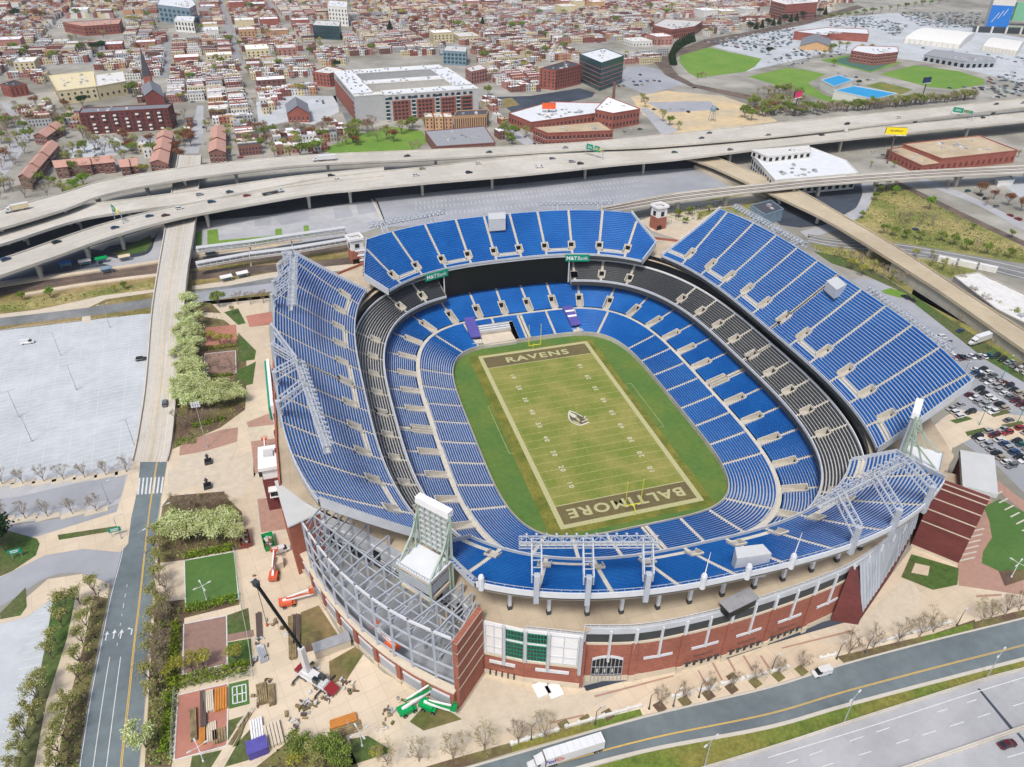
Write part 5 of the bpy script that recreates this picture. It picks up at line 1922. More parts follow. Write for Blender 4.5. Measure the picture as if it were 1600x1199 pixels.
LN = tuple((t_, 1.0, 'deck_worn', None) for t_ in (.15, .27, .44, .56, .73, .85)) + ((.06, .2, 'paint_white', None), (.94, .2, 'paint_white', None), (.35, .16, 'paint_white', (3, 9)), (.65, .16, 'paint_white', (3, 9)))
vA, TA, BA = viaduct('motorway_viaduct', 'rear motorway viaduct, the pale concrete deck nearest the city', 'viaduct',
                     [(-120, 354), (0, 329), (100, 302), (160, 284), (240, 270), (320, 259), (480, 244), (680, 235), (890, 225), (1035, 212), (1240, 191), (1465, 169), (1600, 155), (1760, 138)],
                     [(-120, 392), (0, 359), (100, 329), (160, 307), (240, 290), (320, 277), (480, 259), (680, 249.5), (890, 235.5), (1035, 229), (1240, 211), (1465, 184), (1600, 169), (1760, 151)],
                     [13] * 14, 'deck_conc', pier_px=[.085, .16, .23, .30, .36, .42, .48, .54, .6, .66, .72, .78, .84, .9, .96], lanes=LN, n_col=2, pier_w=1.6)
vC, TC, BC = viaduct('slip_road_viaduct', 'low slip road viaduct in the shade between the two motorway decks', 'viaduct',
                     [(-60, 372), (20, 350), (120, 324), (200, 313), (320, 297), (455, 277.5), (600, 263)],
                     [(-60, 402), (20, 378), (120, 346), (200, 332), (320, 316), (455, 293), (600, 276)],
                     [9.0, 9.2, 9.5, 10, 10.4, 10.7, 10.8], 'deck_conc', pier_px=[.2, .35, .5, .65, .8], lanes=((.06, .2, 'paint_white', None), (.94, .2, 'paint_white', None)), pier_w=1.3, n_col=1)
vB, TB, BB = viaduct('motorway_viaduct', 'front motorway viaduct, the pale concrete deck nearest the stadium', 'viaduct',
                     [(-120, 442), (0, 407), (100, 372), (160, 352), (240, 331), (320, 315), (480, 284), (560, 273), (680, 260.5), (815, 246), (960, 233), (1060, 228), (1240, 212.5), (1465, 191), (1600, 177), (1760, 160)],
                     [(-120, 476), (0, 433), (100, 398), (160, 376), (240, 352), (320, 334), (480, 306), (560, 297.5), (680, 286), (815, 274.5), (960, 259), (1060, 250), (1240, 228), (1465, 204), (1600, 191), (1760, 172)],
                     [10.8] * 16, 'deck_conc', pier_px=[.105, .17, .225, .28, .335, .40, .46, .525, .585, .65, .71, .77, .83, .89, .95], lanes=LN + ((.5, .3, 'kerb', None),), n_col=3, pier_w=1.5)
vD, TD, BD = viaduct('tramway_viaduct', 'tramway viaduct with two tracks curving past the north-east gate tower', 'viaduct',
                     [(935, 326), (960, 321), (1060, 302), (1210, 286), (1300, 277), (1450, 266.5), (1600, 259), (1760, 252)],
                     [(935, 334), (960, 330), (1060, 315), (1210, 297), (1300, 288.5), (1450, 277.5), (1600, 270), (1760, 263)],
                     [8.6, 8.7, 9, 9.5, 9.7, 9.8, 9.8, 9.8], 'deck_conc', thick=1.5, pier_px=[.18, .24, .30, .38, .48, .56, .66, .78, .9], n_col=1, pier_w=2.0, lanes=(), parapet=.5)
m = MB()
for t_ in (.2, .36, .62, .78):
 for i in range(len(TD) - 1):
  a, b = TD[i].lerp(BD[i], t_), TD[i + 1].lerp(BD[i + 1], t_)
  m.beam(a + Vector((0, 0, .12)), b + Vector((0, 0, .12)), .7, .2, 'rail')
m.build('track', vD)
vE, TE, BE_ = viaduct('ramp_viaduct', 'tan concrete ramp road sweeping down past the east stand', 'viaduct',
                      [(1070, 236), (1105, 243), (1140, 255), (1205, 282), (1260, 305), (1300, 328), (1394, 383), (1469, 432), (1500, 453), (1600, 518), (1700, 582)],
                      [(1052, 243), (1088, 253), (1122, 266), (1186, 296), (1242, 322), (1300, 351), (1394, 409), (1431, 433), (1476, 462), (1598, 548), (1700, 618)],
                      [6.6, 6.6, 6.5, 6.4, 6.6, 7, 7.2, 7.0, 6.6, 5.0, 3.6], 'deck_tan', pier_px=[.3, .36, .47, .58, .68], n_col=2, pier_w=1.5, lanes=((.07, .2, 'paint_white', None), (.5, .25, 'paint_yellow', None), (.93, .2, 'paint_white', None)))
for X_, Y_ in ((BE_, TE), (TE, BE_)):            # retaining walls under the ramp's lower end
 m = MB()
 for i in range(int(len(X_) * .60), len(X_) - 1):
  a, b = X_[i].lerp(Y_[i], .06), X_[i + 1].lerp(Y_[i + 1], .06)
  m.face([(a.x, a.y, GZ), (b.x, b.y, GZ), (b.x, b.y, b.z - .4), (a.x, a.y, a.z - .4)], 'concrete')
 m.build('retaining_wall', vE)
# pale embankment road beside the ramp
m = MB()
l1 = pxline([(1088, 262), (1130, 280), (1180, 300), (1200, 308)], GZ + .3)
for a, b in zip(l1, l1[1:]):
 m.beam((a[0], a[1], GZ + 1.2), (b[0], b[1], GZ + 1.2), 5.0, 2.4, 'plaza')
tag(m.build('retaining_wall'), 'low tan retaining wall beside the ramp and the grey car park', 'wall')

# footbridge from the tram stop to the north-west gate tower
def tube_bridge(px, z, label):
 t_ = empty('footbridge')
 tag(t_, label, 'footbridge')
 l = [P(x, y, GZ + z) for x, y in px]
 m = MB()
 for a, b in zip(l, l[1:]):
  m.beam(a, b, 3.2, .5, 'deck_conc')
 m.build('walkway', t_)
 m = MB()
 for a, b in zip(l, l[1:]):
  d = (b - a).normalized()
  x = Vector((-d.y, d.x, 0)) * 1.5
  for s_ in (-1, 1):
   for h in (.9, 2.6):
    m.beam(a + x * s_ + Vector((0, 0, h)), b + x * s_ + Vector((0, 0, h)), .3, .35, 'steel_white')
   k = int((b - a).length / 3)
   for j in range(k + 1):
    q = a.lerp(b, j / max(1, k)) + x * s_
    m.beam(q, q + Vector((0, 0, 2.7)), .2, .2, 'steel_white')
  m.beam(a + Vector((0, 0, 2.8)), b + Vector((0, 0, 2.8)), 3.0, .15, 'roof_grey')
 m.build('truss', t_)
 for a in l[1:]:
  m = MB()
  m.beam((a.x, a.y, GZ), (a.x, a.y, a.z), .8, .8, 'deck_conc')
  m.build('column', t_)
 return t_

tube_bridge([(308, 394), (390, 384), (455, 374), (540, 362)], 5, 'upper white footbridge from the tram stop to the north-west tower')
tube_bridge([(308, 418), (390, 403), (460, 394), (550, 379)], 5, 'lower white footbridge over the tram tracks by the west stand')

def gate_tower(px, z, w, h, label):
 c = P(*px, GZ)
 t_ = empty('gate_tower')
 tag(t_, label, 'tower')
 m = MB()
 m.box((c.x, c.y, GZ), (w, w, h * .55), R(12), 'brick')
 m.build('brick_base', t_)
 m = MB()
 m.box((c.x, c.y, GZ + h * .55), (w * .96, w * .96, h * .35), R(12), 'white')
 for k in range(4):
  q = Matrix.Rotation(R(12 + 90 * k), 3, 'Z') @ Vector((0, -w * .49, 0))
  m.box((c.x + q.x, c.y + q.y, GZ + h * .6), (w * .34, .3, h * .2) if k % 2 == 0 else (.3, w * .34, h * .2), R(12), 'glass_dark')
 m.build('white_lantern', t_)
 m = MB()
 for k in range(4):
  a = Matrix.Rotation(R(12 + 45 + 90 * k), 3, 'Z') @ Vector((w * .78, 0, 0))
  b = Matrix.Rotation(R(12 + 135 + 90 * k), 3, 'Z') @ Vector((w * .78, 0, 0))
  m.beam((c.x + a.x, c.y + a.y, GZ + h), (c.x + b.x, c.y + b.y, GZ + h), .7, 1.2, 'white')
 m.box((c.x, c.y, GZ + h * .9), (w * .9, w * .9, .3), R(12), 'roof_grey')
 m.build('roof_parapet', t_)
 m = MB()
 m.box((c.x - .8, c.y - w * .52, GZ), (w * .5, .5, h * .2), R(12), 'black')
 m.build('doorway', t_)

gate_tower((1027, 356), 0, 7, 14, 'brick gate tower with white lantern at the north-east corner gap')
gate_tower((558, 408), 0, 7, 14, 'white topped gate tower at the north-west corner gap')
# stair flights in the north-west corner gap
m = MB()
for k in range(5):
 a, b = P(556 + k * 4, 392 + k * 7, GZ + 14 - k * 1.5), P(590, 388 + k * 8, GZ + 17 - k * 1.5)
 m.beam(a, b, 2.2, .6, 'steel_white')
 m.beam(a + Vector((0, 0, 1.2)), b + Vector((0, 0, 1.2)), .2, .2, 'steel_white')
o = m.build('stair_flight')
o.parent = stadium

# ------------------------------------------------------------------ labels that single one thing out
ORD = ['', 'second ', 'third ', 'fourth ', 'fifth ', 'sixth ', 'seventh ', 'eighth ', 'ninth ', 'tenth ', 'eleventh ', 'twelfth ', 'thirteenth ', 'fourteenth ', 'fifteenth ', 'sixteenth ', 'seventeenth ', 'eighteenth ', 'nineteenth ']
TENS = {2: 'twent', 3: 'thirt', 4: 'fort', 5: 'fift', 6: 'sixt', 7: 'sevent', 8: 'eight', 9: 'ninet'}

def ordinal(k):
 """0 -> '', 1 -> 'second ' ..."""
 n = k + 1
 if n < 20:
  return ORD[k]
 if n >= 100:
  return 'hundred and ' + (ordinal(n - 101) or 'first ') if n > 100 else 'hundredth '
 t, u = divmod(n, 10)
 if u == 0:
  return TENS[t] + 'ieth '
 return TENS[t] + 'y-' + (ORD[u - 1] or 'first ')

MARKS = {}                                      # landmark phrase -> plan point
PENDING = []

def later(o, desc, cat, group=None, loc=None):
 tag(o, None, cat, group)
 l = loc or o.location
 PENDING.append((o, desc, (l[0], l[1])))
 return o

def finish_labels():
 by = {}
 for o, d, l in PENDING:
  by.setdefault(d, []).append((o, l))
 for d, lst in by.items():
  if len(lst) == 1:
   lst[0][0]['label'] = d
   continue
  for o, l in lst:
   best = None
   for mk in sorted(MARKS, key=lambda k: math.dist(MARKS[k], l))[:3]:
    rank = sum(1 for _, q in lst if math.dist(MARKS[mk], q) < math.dist(MARKS[mk], l) - 1e-9)
    if best is None or rank < best[0]:
     best = (rank, mk)
   o['label'] = f'{d}, {ordinal(best[0])}nearest the {best[1]}'

# ------------------------------------------------------------------ buildings
brick_mat('brick_red', lin(152, 94, 82), None, 0.9, scale=1.0, rnd=.12)
brick_mat('brick_brown', lin(126, 92, 84), None, 0.9, scale=1.0, rnd=.12)
brick_mat('brick_pink', lin(176, 130, 120), None, 0.92, scale=1.0, rnd=.10)
mat('stucco_cream', lin(206, 194, 160), var=.08, rnd=.08)
mat('stucco_grey', lin(176, 178, 180), var=.08, rnd=.10)
mat('stucco_white', lin(214, 214, 210), var=.06, rnd=.06)
mat('stucco_tan', lin(190, 152, 116), var=.10, rnd=.10)
mat('roof_silver', lin(232, 234, 238), rough=.6, var=.10, scale=.5, rnd=.10)
mat('roof_pale', lin(202, 202, 200), rough=.8, var=.12, scale=.5, rnd=.12)
mat('roof_mid', lin(152, 154, 160), rough=.8, var=.15, scale=.5, rnd=.15)
mat('roof_dark', lin(70, 72, 78), rough=.8, var=.15, scale=.5, rnd=.2)
mat('roof_tan', lin(186, 170, 144), rough=.85, var=.10, scale=.3, tint=lin(172, 156, 130), scale2=.06)
mat('roof_pinkish', lin(184, 144, 130), rough=.85, var=.10, scale=.5)
mat('roof_shingle', lin(120, 124, 132), rough=.85, var=.12, scale=.6)
mat('roof_blue', lin(36, 146, 200), rough=.5, var=.06)
mat('mural_blue', lin(32, 118, 205), rough=.6, var=.04)
mat('mural_green', lin(120, 182, 150), rough=.6, var=.04)
mat('glass_teal', lin(40, 78, 84), rough=.15, var=.2, spec=.6)
mat('glass_pane', lin(52, 58, 66), rough=.2, var=.4, scale=.4, spec=.5)
mat('glass_blue', lin(120, 142, 158), rough=.2, var=.2, spec=.5)
mat('trim_white', lin(218, 218, 214), rough=.6, var=.04)

EXCL = []                                       # pixel outlines kept free of ordinary houses

def inside(poly, x, y):
 c = False
 n = len(poly)
 for i in range(n):
  (x0, y0), (x1, y1) = poly[i], poly[(i + 1) % n]
  if (y0 > y) != (y1 > y) and x < (x1 - x0) * (y - y0) / (y1 - y0) + x0:
   c = not c
 return c

def pane(parent, p, q, z0, z1, m, frame=None, proud=.08, name='window'):
 """Window between plan points p and q on a wall (outward side to the right of p->q)."""
 b = MB()
 a0, a1 = along(p, q, 0, proud), along(p, q, 1, proud)
 b.beam((*a0, (z0 + z1) / 2), (*a1, (z0 + z1) / 2), .16, z1 - z0, m)
 o = b.build(name, parent)
 if frame:
  b = MB()
  f0, f1 = along(p, q, -.12, proud), along(p, q, 1.12, proud)
  b.beam((*f0, z0 - .1), (*f1, z0 - .1), .3, .25, frame)
  b.build('sill', o)
 return o

def building(name, label, cat, poly, h, wall, roof, win=None, parapet=.7, z0=GZ, sides=None, extra=True, group=None, root=None, exclude=True, band=None):
 """Flat-roofed block on a plan outline (counter-clockwise); win = (width, gap, [(z0, z1), ...], material) per visible wall."""
 n = len(poly)
 if sum(poly[k][0] * poly[(k + 1) % n][1] - poly[(k + 1) % n][0] * poly[k][1] for k in range(n)) < 0:
  poly = poly[::-1]
 t_ = root
 if not t_:
  c = (sum(p[0] for p in poly) / n, sum(p[1] for p in poly) / n)
  t_ = empty(name)
  if label:
   tag(t_, label, cat, group)
 m = MB()
 m.prism(poly, z0, z0 + h, wall, wall)
 for k in range(n):
  a, b = poly[k], poly[(k + 1) % n]
  m.beam((*a, z0 + h + parapet / 2), (*b, z0 + h + parapet / 2), .5, parapet, wall)
  if band:
   for zz in band[0]:
    m.beam((*along(a, b, 0, .06), z0 + zz), (*along(a, b, 1, .06), z0 + zz), .3, .5, band[1])
 w = m.build('wall', t_)
 m = MB()
 m.sheet(poly, z0 + h + .05, roof)
 if extra:
  rnd = random.Random(int(abs(poly[0][0]) * 7 + h))
  xs, ys = [p[0] for p in poly], [p[1] for p in poly]
  for k in range(max(2, int((max(xs) - min(xs)) * (max(ys) - min(ys)) / 260))):
   f, g_ = rnd.uniform(.15, .85), rnd.uniform(.2, .8)
   q = Vector(poly[0]).lerp(Vector(poly[1]), f).lerp(Vector(poly[3 % n]).lerp(Vector(poly[2]), f), g_)
   m.box((q.x, q.y, z0 + h + .05), (rnd.uniform(1, 2.6), rnd.uniform(1, 2.6), rnd.uniform(.6, 1.6)), .1, rnd.choice(['roof_pale', 'stucco_grey', 'roof_mid']))
 m.build('roof', t_)
 if win:
  wd, gap, rows, mt = win[:4]
  fr = win[4] if len(win) > 4 else None
  cnt = 0
  for k in range(n):
   a, b = poly[k], poly[(k + 1) % n]
   if sides is not None and k not in sides:
    continue
   nx, ny = b[1] - a[1], -(b[0] - a[0])
   if nx * (CAM.x - a[0]) + ny * (CAM.y - a[1]) < 0:
    continue
   L_ = math.dist(a, b)
   c_ = int((L_ - gap) / (wd + gap))
   if c_ < 1:
    continue
   pitch = L_ / c_
   for za, zb in rows:
    for j in range(c_):
     if cnt >= 100:
      break
     p = along(a, b, (j * pitch + (pitch - wd) / 2) / L_)
     q = along(a, b, (j * pitch + (pitch + wd) / 2) / L_)
     pane(t_, p, q, z0 + za, z0 + zb, mt, fr)
     cnt += 1
 if exclude:
  px = [PX((*p, z)) for p in poly for z in (z0, z0 + h)]
  xs, ys = [p[0] for p in px], [p[1] for p in px]
  EXCL.append([(min(xs) - 2, min(ys) - 1), (max(xs) + 2, min(ys) - 1), (max(xs) + 2, max(ys) + 3), (min(xs) - 2, max(ys) + 3)])
 return t_

def pxp(px, h, z0=GZ):
 """Plan outline from roof corners seen at height h."""
 return [tuple(P(x, y, z0 + h)[:2]) for x, y in px]

def rows(n, first, step, hh):
 return [(first + k * step, first + k * step + hh) for k in range(n)]

def mark(phrase, px, h=0):
 MARKS[phrase] = tuple(P(*px, GZ + h)[:2])

# --- the big apartment block with white roof and courtyards
ab = empty('apartment_block')
tag(ab, 'large apartment block with bright white roof, brick bays and inner courtyards', 'apartment block')
f0, f1 = P(605, 190, GZ), P(748, 178, GZ)
ux = (f1 - f0).normalized()
uy = Vector((-ux.y, ux.x, 0))
wdt = (f1 - f0).length
Tq = lambda x, y: ((f0 + ux * x + uy * y).x, (f0 + ux * x + uy * y).y)
H_ = 22
for k, (x0, y0, x1, y1) in enumerate(((0, 0, wdt, 17), (-26, 12, -8, 118), (-8, 100, wdt - 4, 118), (wdt - 18, 17, wdt, 100), (-8, 50, wdt - 18, 64), (-26, 4, 0, 12))):
 m = MB()
 q = [Tq(x0, y0), Tq(x1, y0), Tq(x1, y1), Tq(x0, y1)]
 m.prism(q, GZ, GZ + H_ + k * .02, 'stucco_grey', 'roof_white')
 for a, b in zip(q, q[1:] + q[:1]):
  m.beam((*a, GZ + H_ + .4), (*b, GZ + H_ + .4), .5, .8, 'trim_white')
 for j in range(int((x1 - x0) * (y1 - y0) / 90)):
  c = Tq(random.uniform(x0 + 2, x1 - 2), random.uniform(y0 + 2, y1 - 2))
  m.box((*c, GZ + H_), (1.4, 1.4, 1.0), .1, 'roof_mid')
 m.build('wing', ab)
m = MB()
m.prism([Tq(-8, 17), Tq(wdt - 18, 17), Tq(wdt - 18, 50), Tq(-8, 50)], GZ, GZ + 15, 'stucco_cream', 'stucco_cream')
m.build('parking_deck', ab)
bays = [(6, 22), (28, 44), (50, 64), (69, wdt - 6)]
for x0, x1 in bays:
 m = MB()
 a, b = Tq(x0, -.3), Tq(x1, -.3)
 m.beam((*a, GZ + 8.5), (*b, GZ + 8.5), 1.0, 17, 'brick_red')
 br = m.build('brick_bay', ab)
 for j in range(4):
  for k in range(5):
   p, q = Tq(x0 + 1.2 + j * (x1 - x0 - 2.4) / 4, -.8), Tq(x0 + 3.4 + j * (x1 - x0 - 2.4) / 4, -.8)
   pane(br, p, q, GZ + 1.4 + k * 3.2, GZ + 3.2 + k * 3.2, 'glass_pane')
for x in (1.5, 25, 47, 66.5):
 for k in range(6):
  m = MB()
  p, q = Tq(x - 1.6, -.1), Tq(x + 1.6, -.1)
  m.beam((*p, GZ + 2.2 + k * 3.3), (*q, GZ + 2.2 + k * 3.3), .3, 2.2, 'glass_teal')
  a, b = Tq(x - 1.8, -.9), Tq(x + 1.8, -.9)
  m.beam((*a, GZ + 1.0 + k * 3.3), (*b, GZ + 1.0 + k * 3.3), 1.4, .3, 'trim_white')
  m.build('balcony', ab)
for k in range(14):
 p, q = Tq(3 + k * (wdt - 6) / 14, -.1), Tq(6 + k * (wdt - 6) / 14, -.1)
 pane(ab, p, q, GZ + 18.2, GZ + 20.4, 'glass_pane')
for k in range(12):                             # side wing, brick with white bands
 for j in range(5):
  p, q = Tq(-26, 10 + k * 8.5 + 4), Tq(-26, 10 + k * 8.5)
  if k < 11:
   pane(ab, p, q, GZ + 2 + j * 4, GZ + 4.2 + j * 4, 'glass_pane')
m = MB()
a, b = Tq(-26.3, 116), Tq(-26.3, 14)
m.beam((*a, GZ + 8), (*b, GZ + 8), .5, 16, 'brick_red')
m.build('brick_bay', ab)
EXCL.append([(535, 88), (752, 88), (756, 205), (600, 215), (545, 170)])
mark('white-roofed apartment block', (670, 150))

# --- single landmark buildings
building('office_tower', 'teal glass and pink stone office tower with white roof', 'office tower', pxp([(906, 85), (940, 99), (975, 88), (944, 76)], 27), 27, 'glass_teal', 'roof_white',
         (2.2, 1.6, rows(5, 3, 4.2, 2.6), 'glass_pane'), band=((4, 8.2, 12.4, 16.6, 21), 'brick_pink'))
mark('teal glass office tower', (940, 125))
m = building('brick_warehouse', 'tall red brick warehouse with black flat roof beside the office tower', 'warehouse', pxp([(843, 108), (868, 111), (909, 102), (886, 96)], 19), 19, 'brick_red', 'roof_dark', (1.4, 2.2, rows(5, 2.5, 3.3, 1.8), 'glass_pane'))
mark('black-roofed brick warehouse', (870, 140))
building('brick_mill', 'long brick mill with tan roof standing right behind the motorway', 'mill', pxp([(833, 200), (856, 209), (958, 205), (936, 191)], 11), 11, 'brick_red', 'roof_tan', (1.5, 1.6, ((1.5, 4), (6.2, 8.8)), 'glass_pane', 'trim_white'))
building('brick_mill', 'brick mill wing with silver roof and a tall chimney', 'mill', pxp([(930, 172), (958, 178), (1000, 171), (950, 152)], 13), 13, 'brick_red', 'roof_silver', (1.5, 1.8, ((2, 4.5), (7.5, 10.2)), 'glass_pane'))
building('white_roofed_mill', 'low brick mill with long white roofs behind the tan-roofed mill', 'mill', pxp([(795, 178), (830, 192), (930, 178), (950, 162), (860, 160)], 8), 8, 'brick_red', 'roof_white', (1.6, 2.2, ((2.5, 5),), 'glass_pane'))
m = MB()
c = P(957, 172, GZ)
m.tube((c.x, c.y, GZ), (c.x, c.y, GZ + 24), 1.6, 1.1, 'brick_brown', 12)
m.lathe([(1.1, 24), (1.4, 24), (1.4, 24.8), (.8, 24.8)], (c.x, c.y, GZ), 'brick_brown', 12)
tag(m.build('factory_chimney'), 'round brick factory chimney beside the silver-roofed mill', 'chimney')
building('tan_hall', 'orange brick hall with tall vertical window strips', 'hall', pxp([(709, 183), (760, 180), (764, 172), (714, 174)], 11), 11, 'stucco_tan', 'roof_dark', (.8, 1.0, ((1.5, 9.5),), 'glass_pane'))
building('grey_roofed_warehouse', 'low brown brick warehouse with wide pale grey roof by the motorway', 'warehouse', pxp([(664, 206), (682, 230), (774, 224), (757, 198)], 7), 7, 'brick_brown', 'roof_mid')
for k in range(3):
 building('town_house', None, None, pxp([(664 + k * 15, 184), (677 + k * 15, 184), (674 + k * 15, 178), (662 + k * 15, 178)], 10), 10, 'stucco_tan', 'roof_pale', (1.1, 1.0, rows(3, 1.4, 3, 1.6), 'glass_pane'))['row'] = k
for k, o in enumerate([o for o in C.objects if o.get('row') is not None]):
 del o['row']
 tag(o, ('tan gabled town house left end of the row of three by the orange brick hall', 'tan gabled town house in the middle of the row of three', 'tan gabled town house next to the orange brick hall')[k], 'house', 'tan town houses')
bl = building('apartment_house', 'long dark red brick apartment house with stacked white balconies', 'apartment house', pxp([(123, 178), (262, 170), (270, 163), (128, 170)], 17), 17, 'brick_dark', 'roof_shingle', (1.6, 2.0, rows(5, 1.8, 3.1, 1.7), 'glass_pane'))
p0, p1 = P(123, 178, GZ + 17), P(262, 170, GZ + 17)
for k in range(7):
 for j in range(5):
  if (k + j) % 4 == 3:
   continue
  a, b = p0.lerp(p1, .12 + k * .125), p0.lerp(p1, .155 + k * .125)
  m = MB()
  a2, b2 = along(a, b, 0, .8), along(a, b, 1, .8)
  m.beam((*a2, GZ + 1.8 + j * 3.1), (*b2, GZ + 1.8 + j * 3.1), 1.5, 1.2, 'trim_white')
  m.build('balcony', bl)
mark('red brick apartment house', (195, 195))

def gabled(name, label, cat, px, h, hr, wall, roof, along_first=True, win=None, group=None):
 """House with a pitched roof; px = eaves corners at height h, ridge parallel to the first edge (or the second)."""
 q = [Vector((*p, 0)) for p in pxp(px, h)]
 if not along_first:
  q = q[1:] + q[:1]
 t_ = empty(name)
 if label:
  tag(t_, label, cat, group)
 m = MB()
 z = GZ + h
 r0, r1 = q[0].lerp(q[3], .5), q[1].lerp(q[2], .5)
 for a, b in ((q[0], q[1]), (q[1], q[2]), (q[2], q[3]), (q[3], q[0])):
  m.face([(a.x, a.y, GZ), (b.x, b.y, GZ), (b.x, b.y, z), (a.x, a.y, z)], wall)
 m.face([(q[1].x, q[1].y, z), (q[2].x, q[2].y, z), (r1.x, r1.y, z + hr - .15)], wall)
 m.face([(q[3].x, q[3].y, z), (q[0].x, q[0].y, z), (r0.x, r0.y, z + hr - .15)], wall)
 m.build('wall', t_)
 m = MB()
 e = (q[1] - q[0]).normalized() * .5
 s_ = (q[3] - q[0]).normalized() * .5
 for (a, b, sg) in ((q[0], q[1], -1), (q[3], q[2], 1)):
  A, B = a - e + s_ * sg, b + e + s_ * sg
  for dz in (0, .25):
   m.face([(A.x, A.y, z - .3 + dz), (B.x, B.y, z - .3 + dz), ((r1 + e).x, (r1 + e).y, z + hr + dz), ((r0 - e).x, (r0 - e).y, z + hr + dz)], roof)
  m.face([(A.x, A.y, z - .3), (B.x, B.y, z - .3), (B.x, B.y, z - .05), (A.x, A.y, z - .05)], roof)
 m.build('roof', t_)
 if win:
  for a, b in ((q[0], q[1]), (q[1], q[2]), (q[2], q[3]), (q[3], q[0])):
   a, b = (a.x, a.y), (b.x, b.y)
   ccw = (q[1] - q[0]).cross(q[2] - q[1]).z > 0
   if not ccw:
    a, b = b, a
   if (b[1] - a[1]) * (CAM.x - a[0]) - (b[0] - a[0]) * (CAM.y - a[1]) < 0:
    continue
   n = max(1, int(math.dist(a, b) / win[0]))
   for za, zb in win[1]:
    for k in range(n):
     f = (k + .5) / n
     w = .5 / math.dist(a, b)
     pane(t_, along(a, b, f - w), along(a, b, f + w), GZ + za, GZ + zb, 'glass_pane', 'trim_white')
 px2 = [PX((v.x, v.y, zz)) for v in q for zz in (GZ, z + hr)]
 xs, ys = [p[0] for p in px2], [p[1] for p in px2]
 EXCL.append([(min(xs) - 1, min(ys) - 1), (max(xs) + 1, min(ys) - 1), (max(xs) + 1, max(ys) + 2), (min(xs) - 1, max(ys) + 2)])
 return t_

gabled('brick_church', 'orange-red brick church hall with grey gabled roof', 'church', [(449, 177), (483, 177), (480, 162), (446, 163)], 8, 6, 'brick_red', 'roof_shingle', False, (3.5, ((2, 5),)))
mark('grey-gabled church hall', (465, 190))
ch = gabled('steepled_church', 'dark brick church with tan gable and tall pointed steeple', 'church', [(226, 150), (256, 152), (250, 134), (220, 136)], 10, 6, 'brick_dark', 'roof_shingle', False)
m = MB()
c = P(238, 152, GZ)
m.box((c.x, c.y, GZ), (7, 7, 20), 0, 'brick_red')
for k in range(4):
 a, b = [(c.x + sx * 3.6, c.y + sy * 3.6, GZ + 20) for sx, sy in (((-1, -1), (1, -1)), ((1, -1), (1, 1)), ((1, 1), (-1, 1)), ((-1, 1), (-1, -1)))[k]]
 m.face([a, b, (c.x, c.y, GZ + 46)], 'roof_dark')
m.build('steeple', ch)
mark('steepled church', (238, 152))
building('cream_factory', 'big cream painted factory with stepped flat roofs', 'factory', pxp([(76, 119), (90, 143), (150, 136), (146, 112)], 12), 12, 'stucco_cream', 'stucco_cream', (1.8, 3.0, ((3, 5.4), (7.5, 9.5)), 'glass_pane'))
building('cream_factory', 'cream factory wing with brown trim right of the stepped factory', 'factory', pxp([(149, 118), (151, 136), (196, 128), (192, 112)], 12), 12, 'stucco_cream', 'roof_pale', (1.8, 3.4, ((3, 5.4),), 'glass_pane'))
mark('cream factory', (120, 140))
building('red_garage', 'red brick garage building with ribbed front at the left edge', 'garage', pxp([(0, 133), (14, 136), (42, 132), (24, 126)], 10), 10, 'brick_red', 'roof_dark', (2.0, 1.6, ((1.5, 8),), 'brick_dark'))
building('brick_school', 'long orange brick school building far behind the grass strip', 'school', pxp([(98, 36), (130, 42), (186, 38), (190, 30)], 12), 12, 'brick_red', 'roof_pinkish', (2.2, 2.4, ((3, 5.2), (7.5, 9.6)), 'glass_pane'))
building('glass_hospital', 'pale hospital block with blue glass front at the top edge', 'hospital', pxp([(246, 8), (296, 14), (306, 8), (300, 0), (250, -2)], 24), 24, 'glass_blue', 'roof_white', (6, 4, rows(3, 3, 6.5, 4), 'glass_teal'))
building('white_block', 'white concrete block with a grid of dark windows', 'office block', pxp([(272, 32), (302, 34), (304, 27), (276, 26)], 15), 15, 'stucco_white', 'roof_white', (2.6, 2.2, rows(2, 3, 6, 4), 'glass_pane'))
building('white_block', 'white apartment slab with small dark windows near the top edge', 'office block', pxp([(512, 10), (542, 12), (542, 4), (514, 2)], 26), 26, 'stucco_white', 'roof_white', (2.0, 2.6, rows(4, 3, 5.5, 3), 'glass_pane'))
building('blue_glass_block', 'boxy blue glass building with pale roof among the rowhouses', 'office block', pxp([(488, 40), (530, 42), (532, 34), (494, 32)], 17), 17, 'glass_teal', 'roof_pale', (3, 1.2, rows(3, 2, 5, 3.4), 'glass_pane'))
building('grey_glass_block', 'small grey glass box building behind the white-roofed apartments', 'office block', pxp([(692, 80), (728, 82), (730, 74), (698, 72)], 15), 15, 'glass_blue', 'roof_pale', (3, 1.5, rows(3, 2, 4.2, 2.6), 'glass_teal'))
building('brick_loft', 'orange brick loft building left of the white-roofed apartments', 'loft building', pxp([(488, 113), (514, 116), (538, 110), (512, 104)], 13), 13, 'brick_red', 'roof_pale', (1.6, 1.9, rows(3, 2, 3.6, 2.2), 'glass_pane'))
building('brick_loft', 'pink brick loft building right of the white-roofed apartments', 'loft building', pxp([(727, 107), (736, 113), (761, 108), (750, 101)], 13), 13, 'brick_pink', 'roof_pale', (1.6, 1.9, rows(3, 2, 3.6, 2.2), 'glass_pane'))
building('brick_school', 'orange brick school with flat roof behind the green field', 'school', pxp([(1020, 40), (1050, 47), (1085, 42), (1098, 34), (1040, 30)], 12), 12, 'brick_red', 'roof_pale', (2.2, 2.0, rows(2, 2.5, 4.4, 2.4), 'glass_pane'))
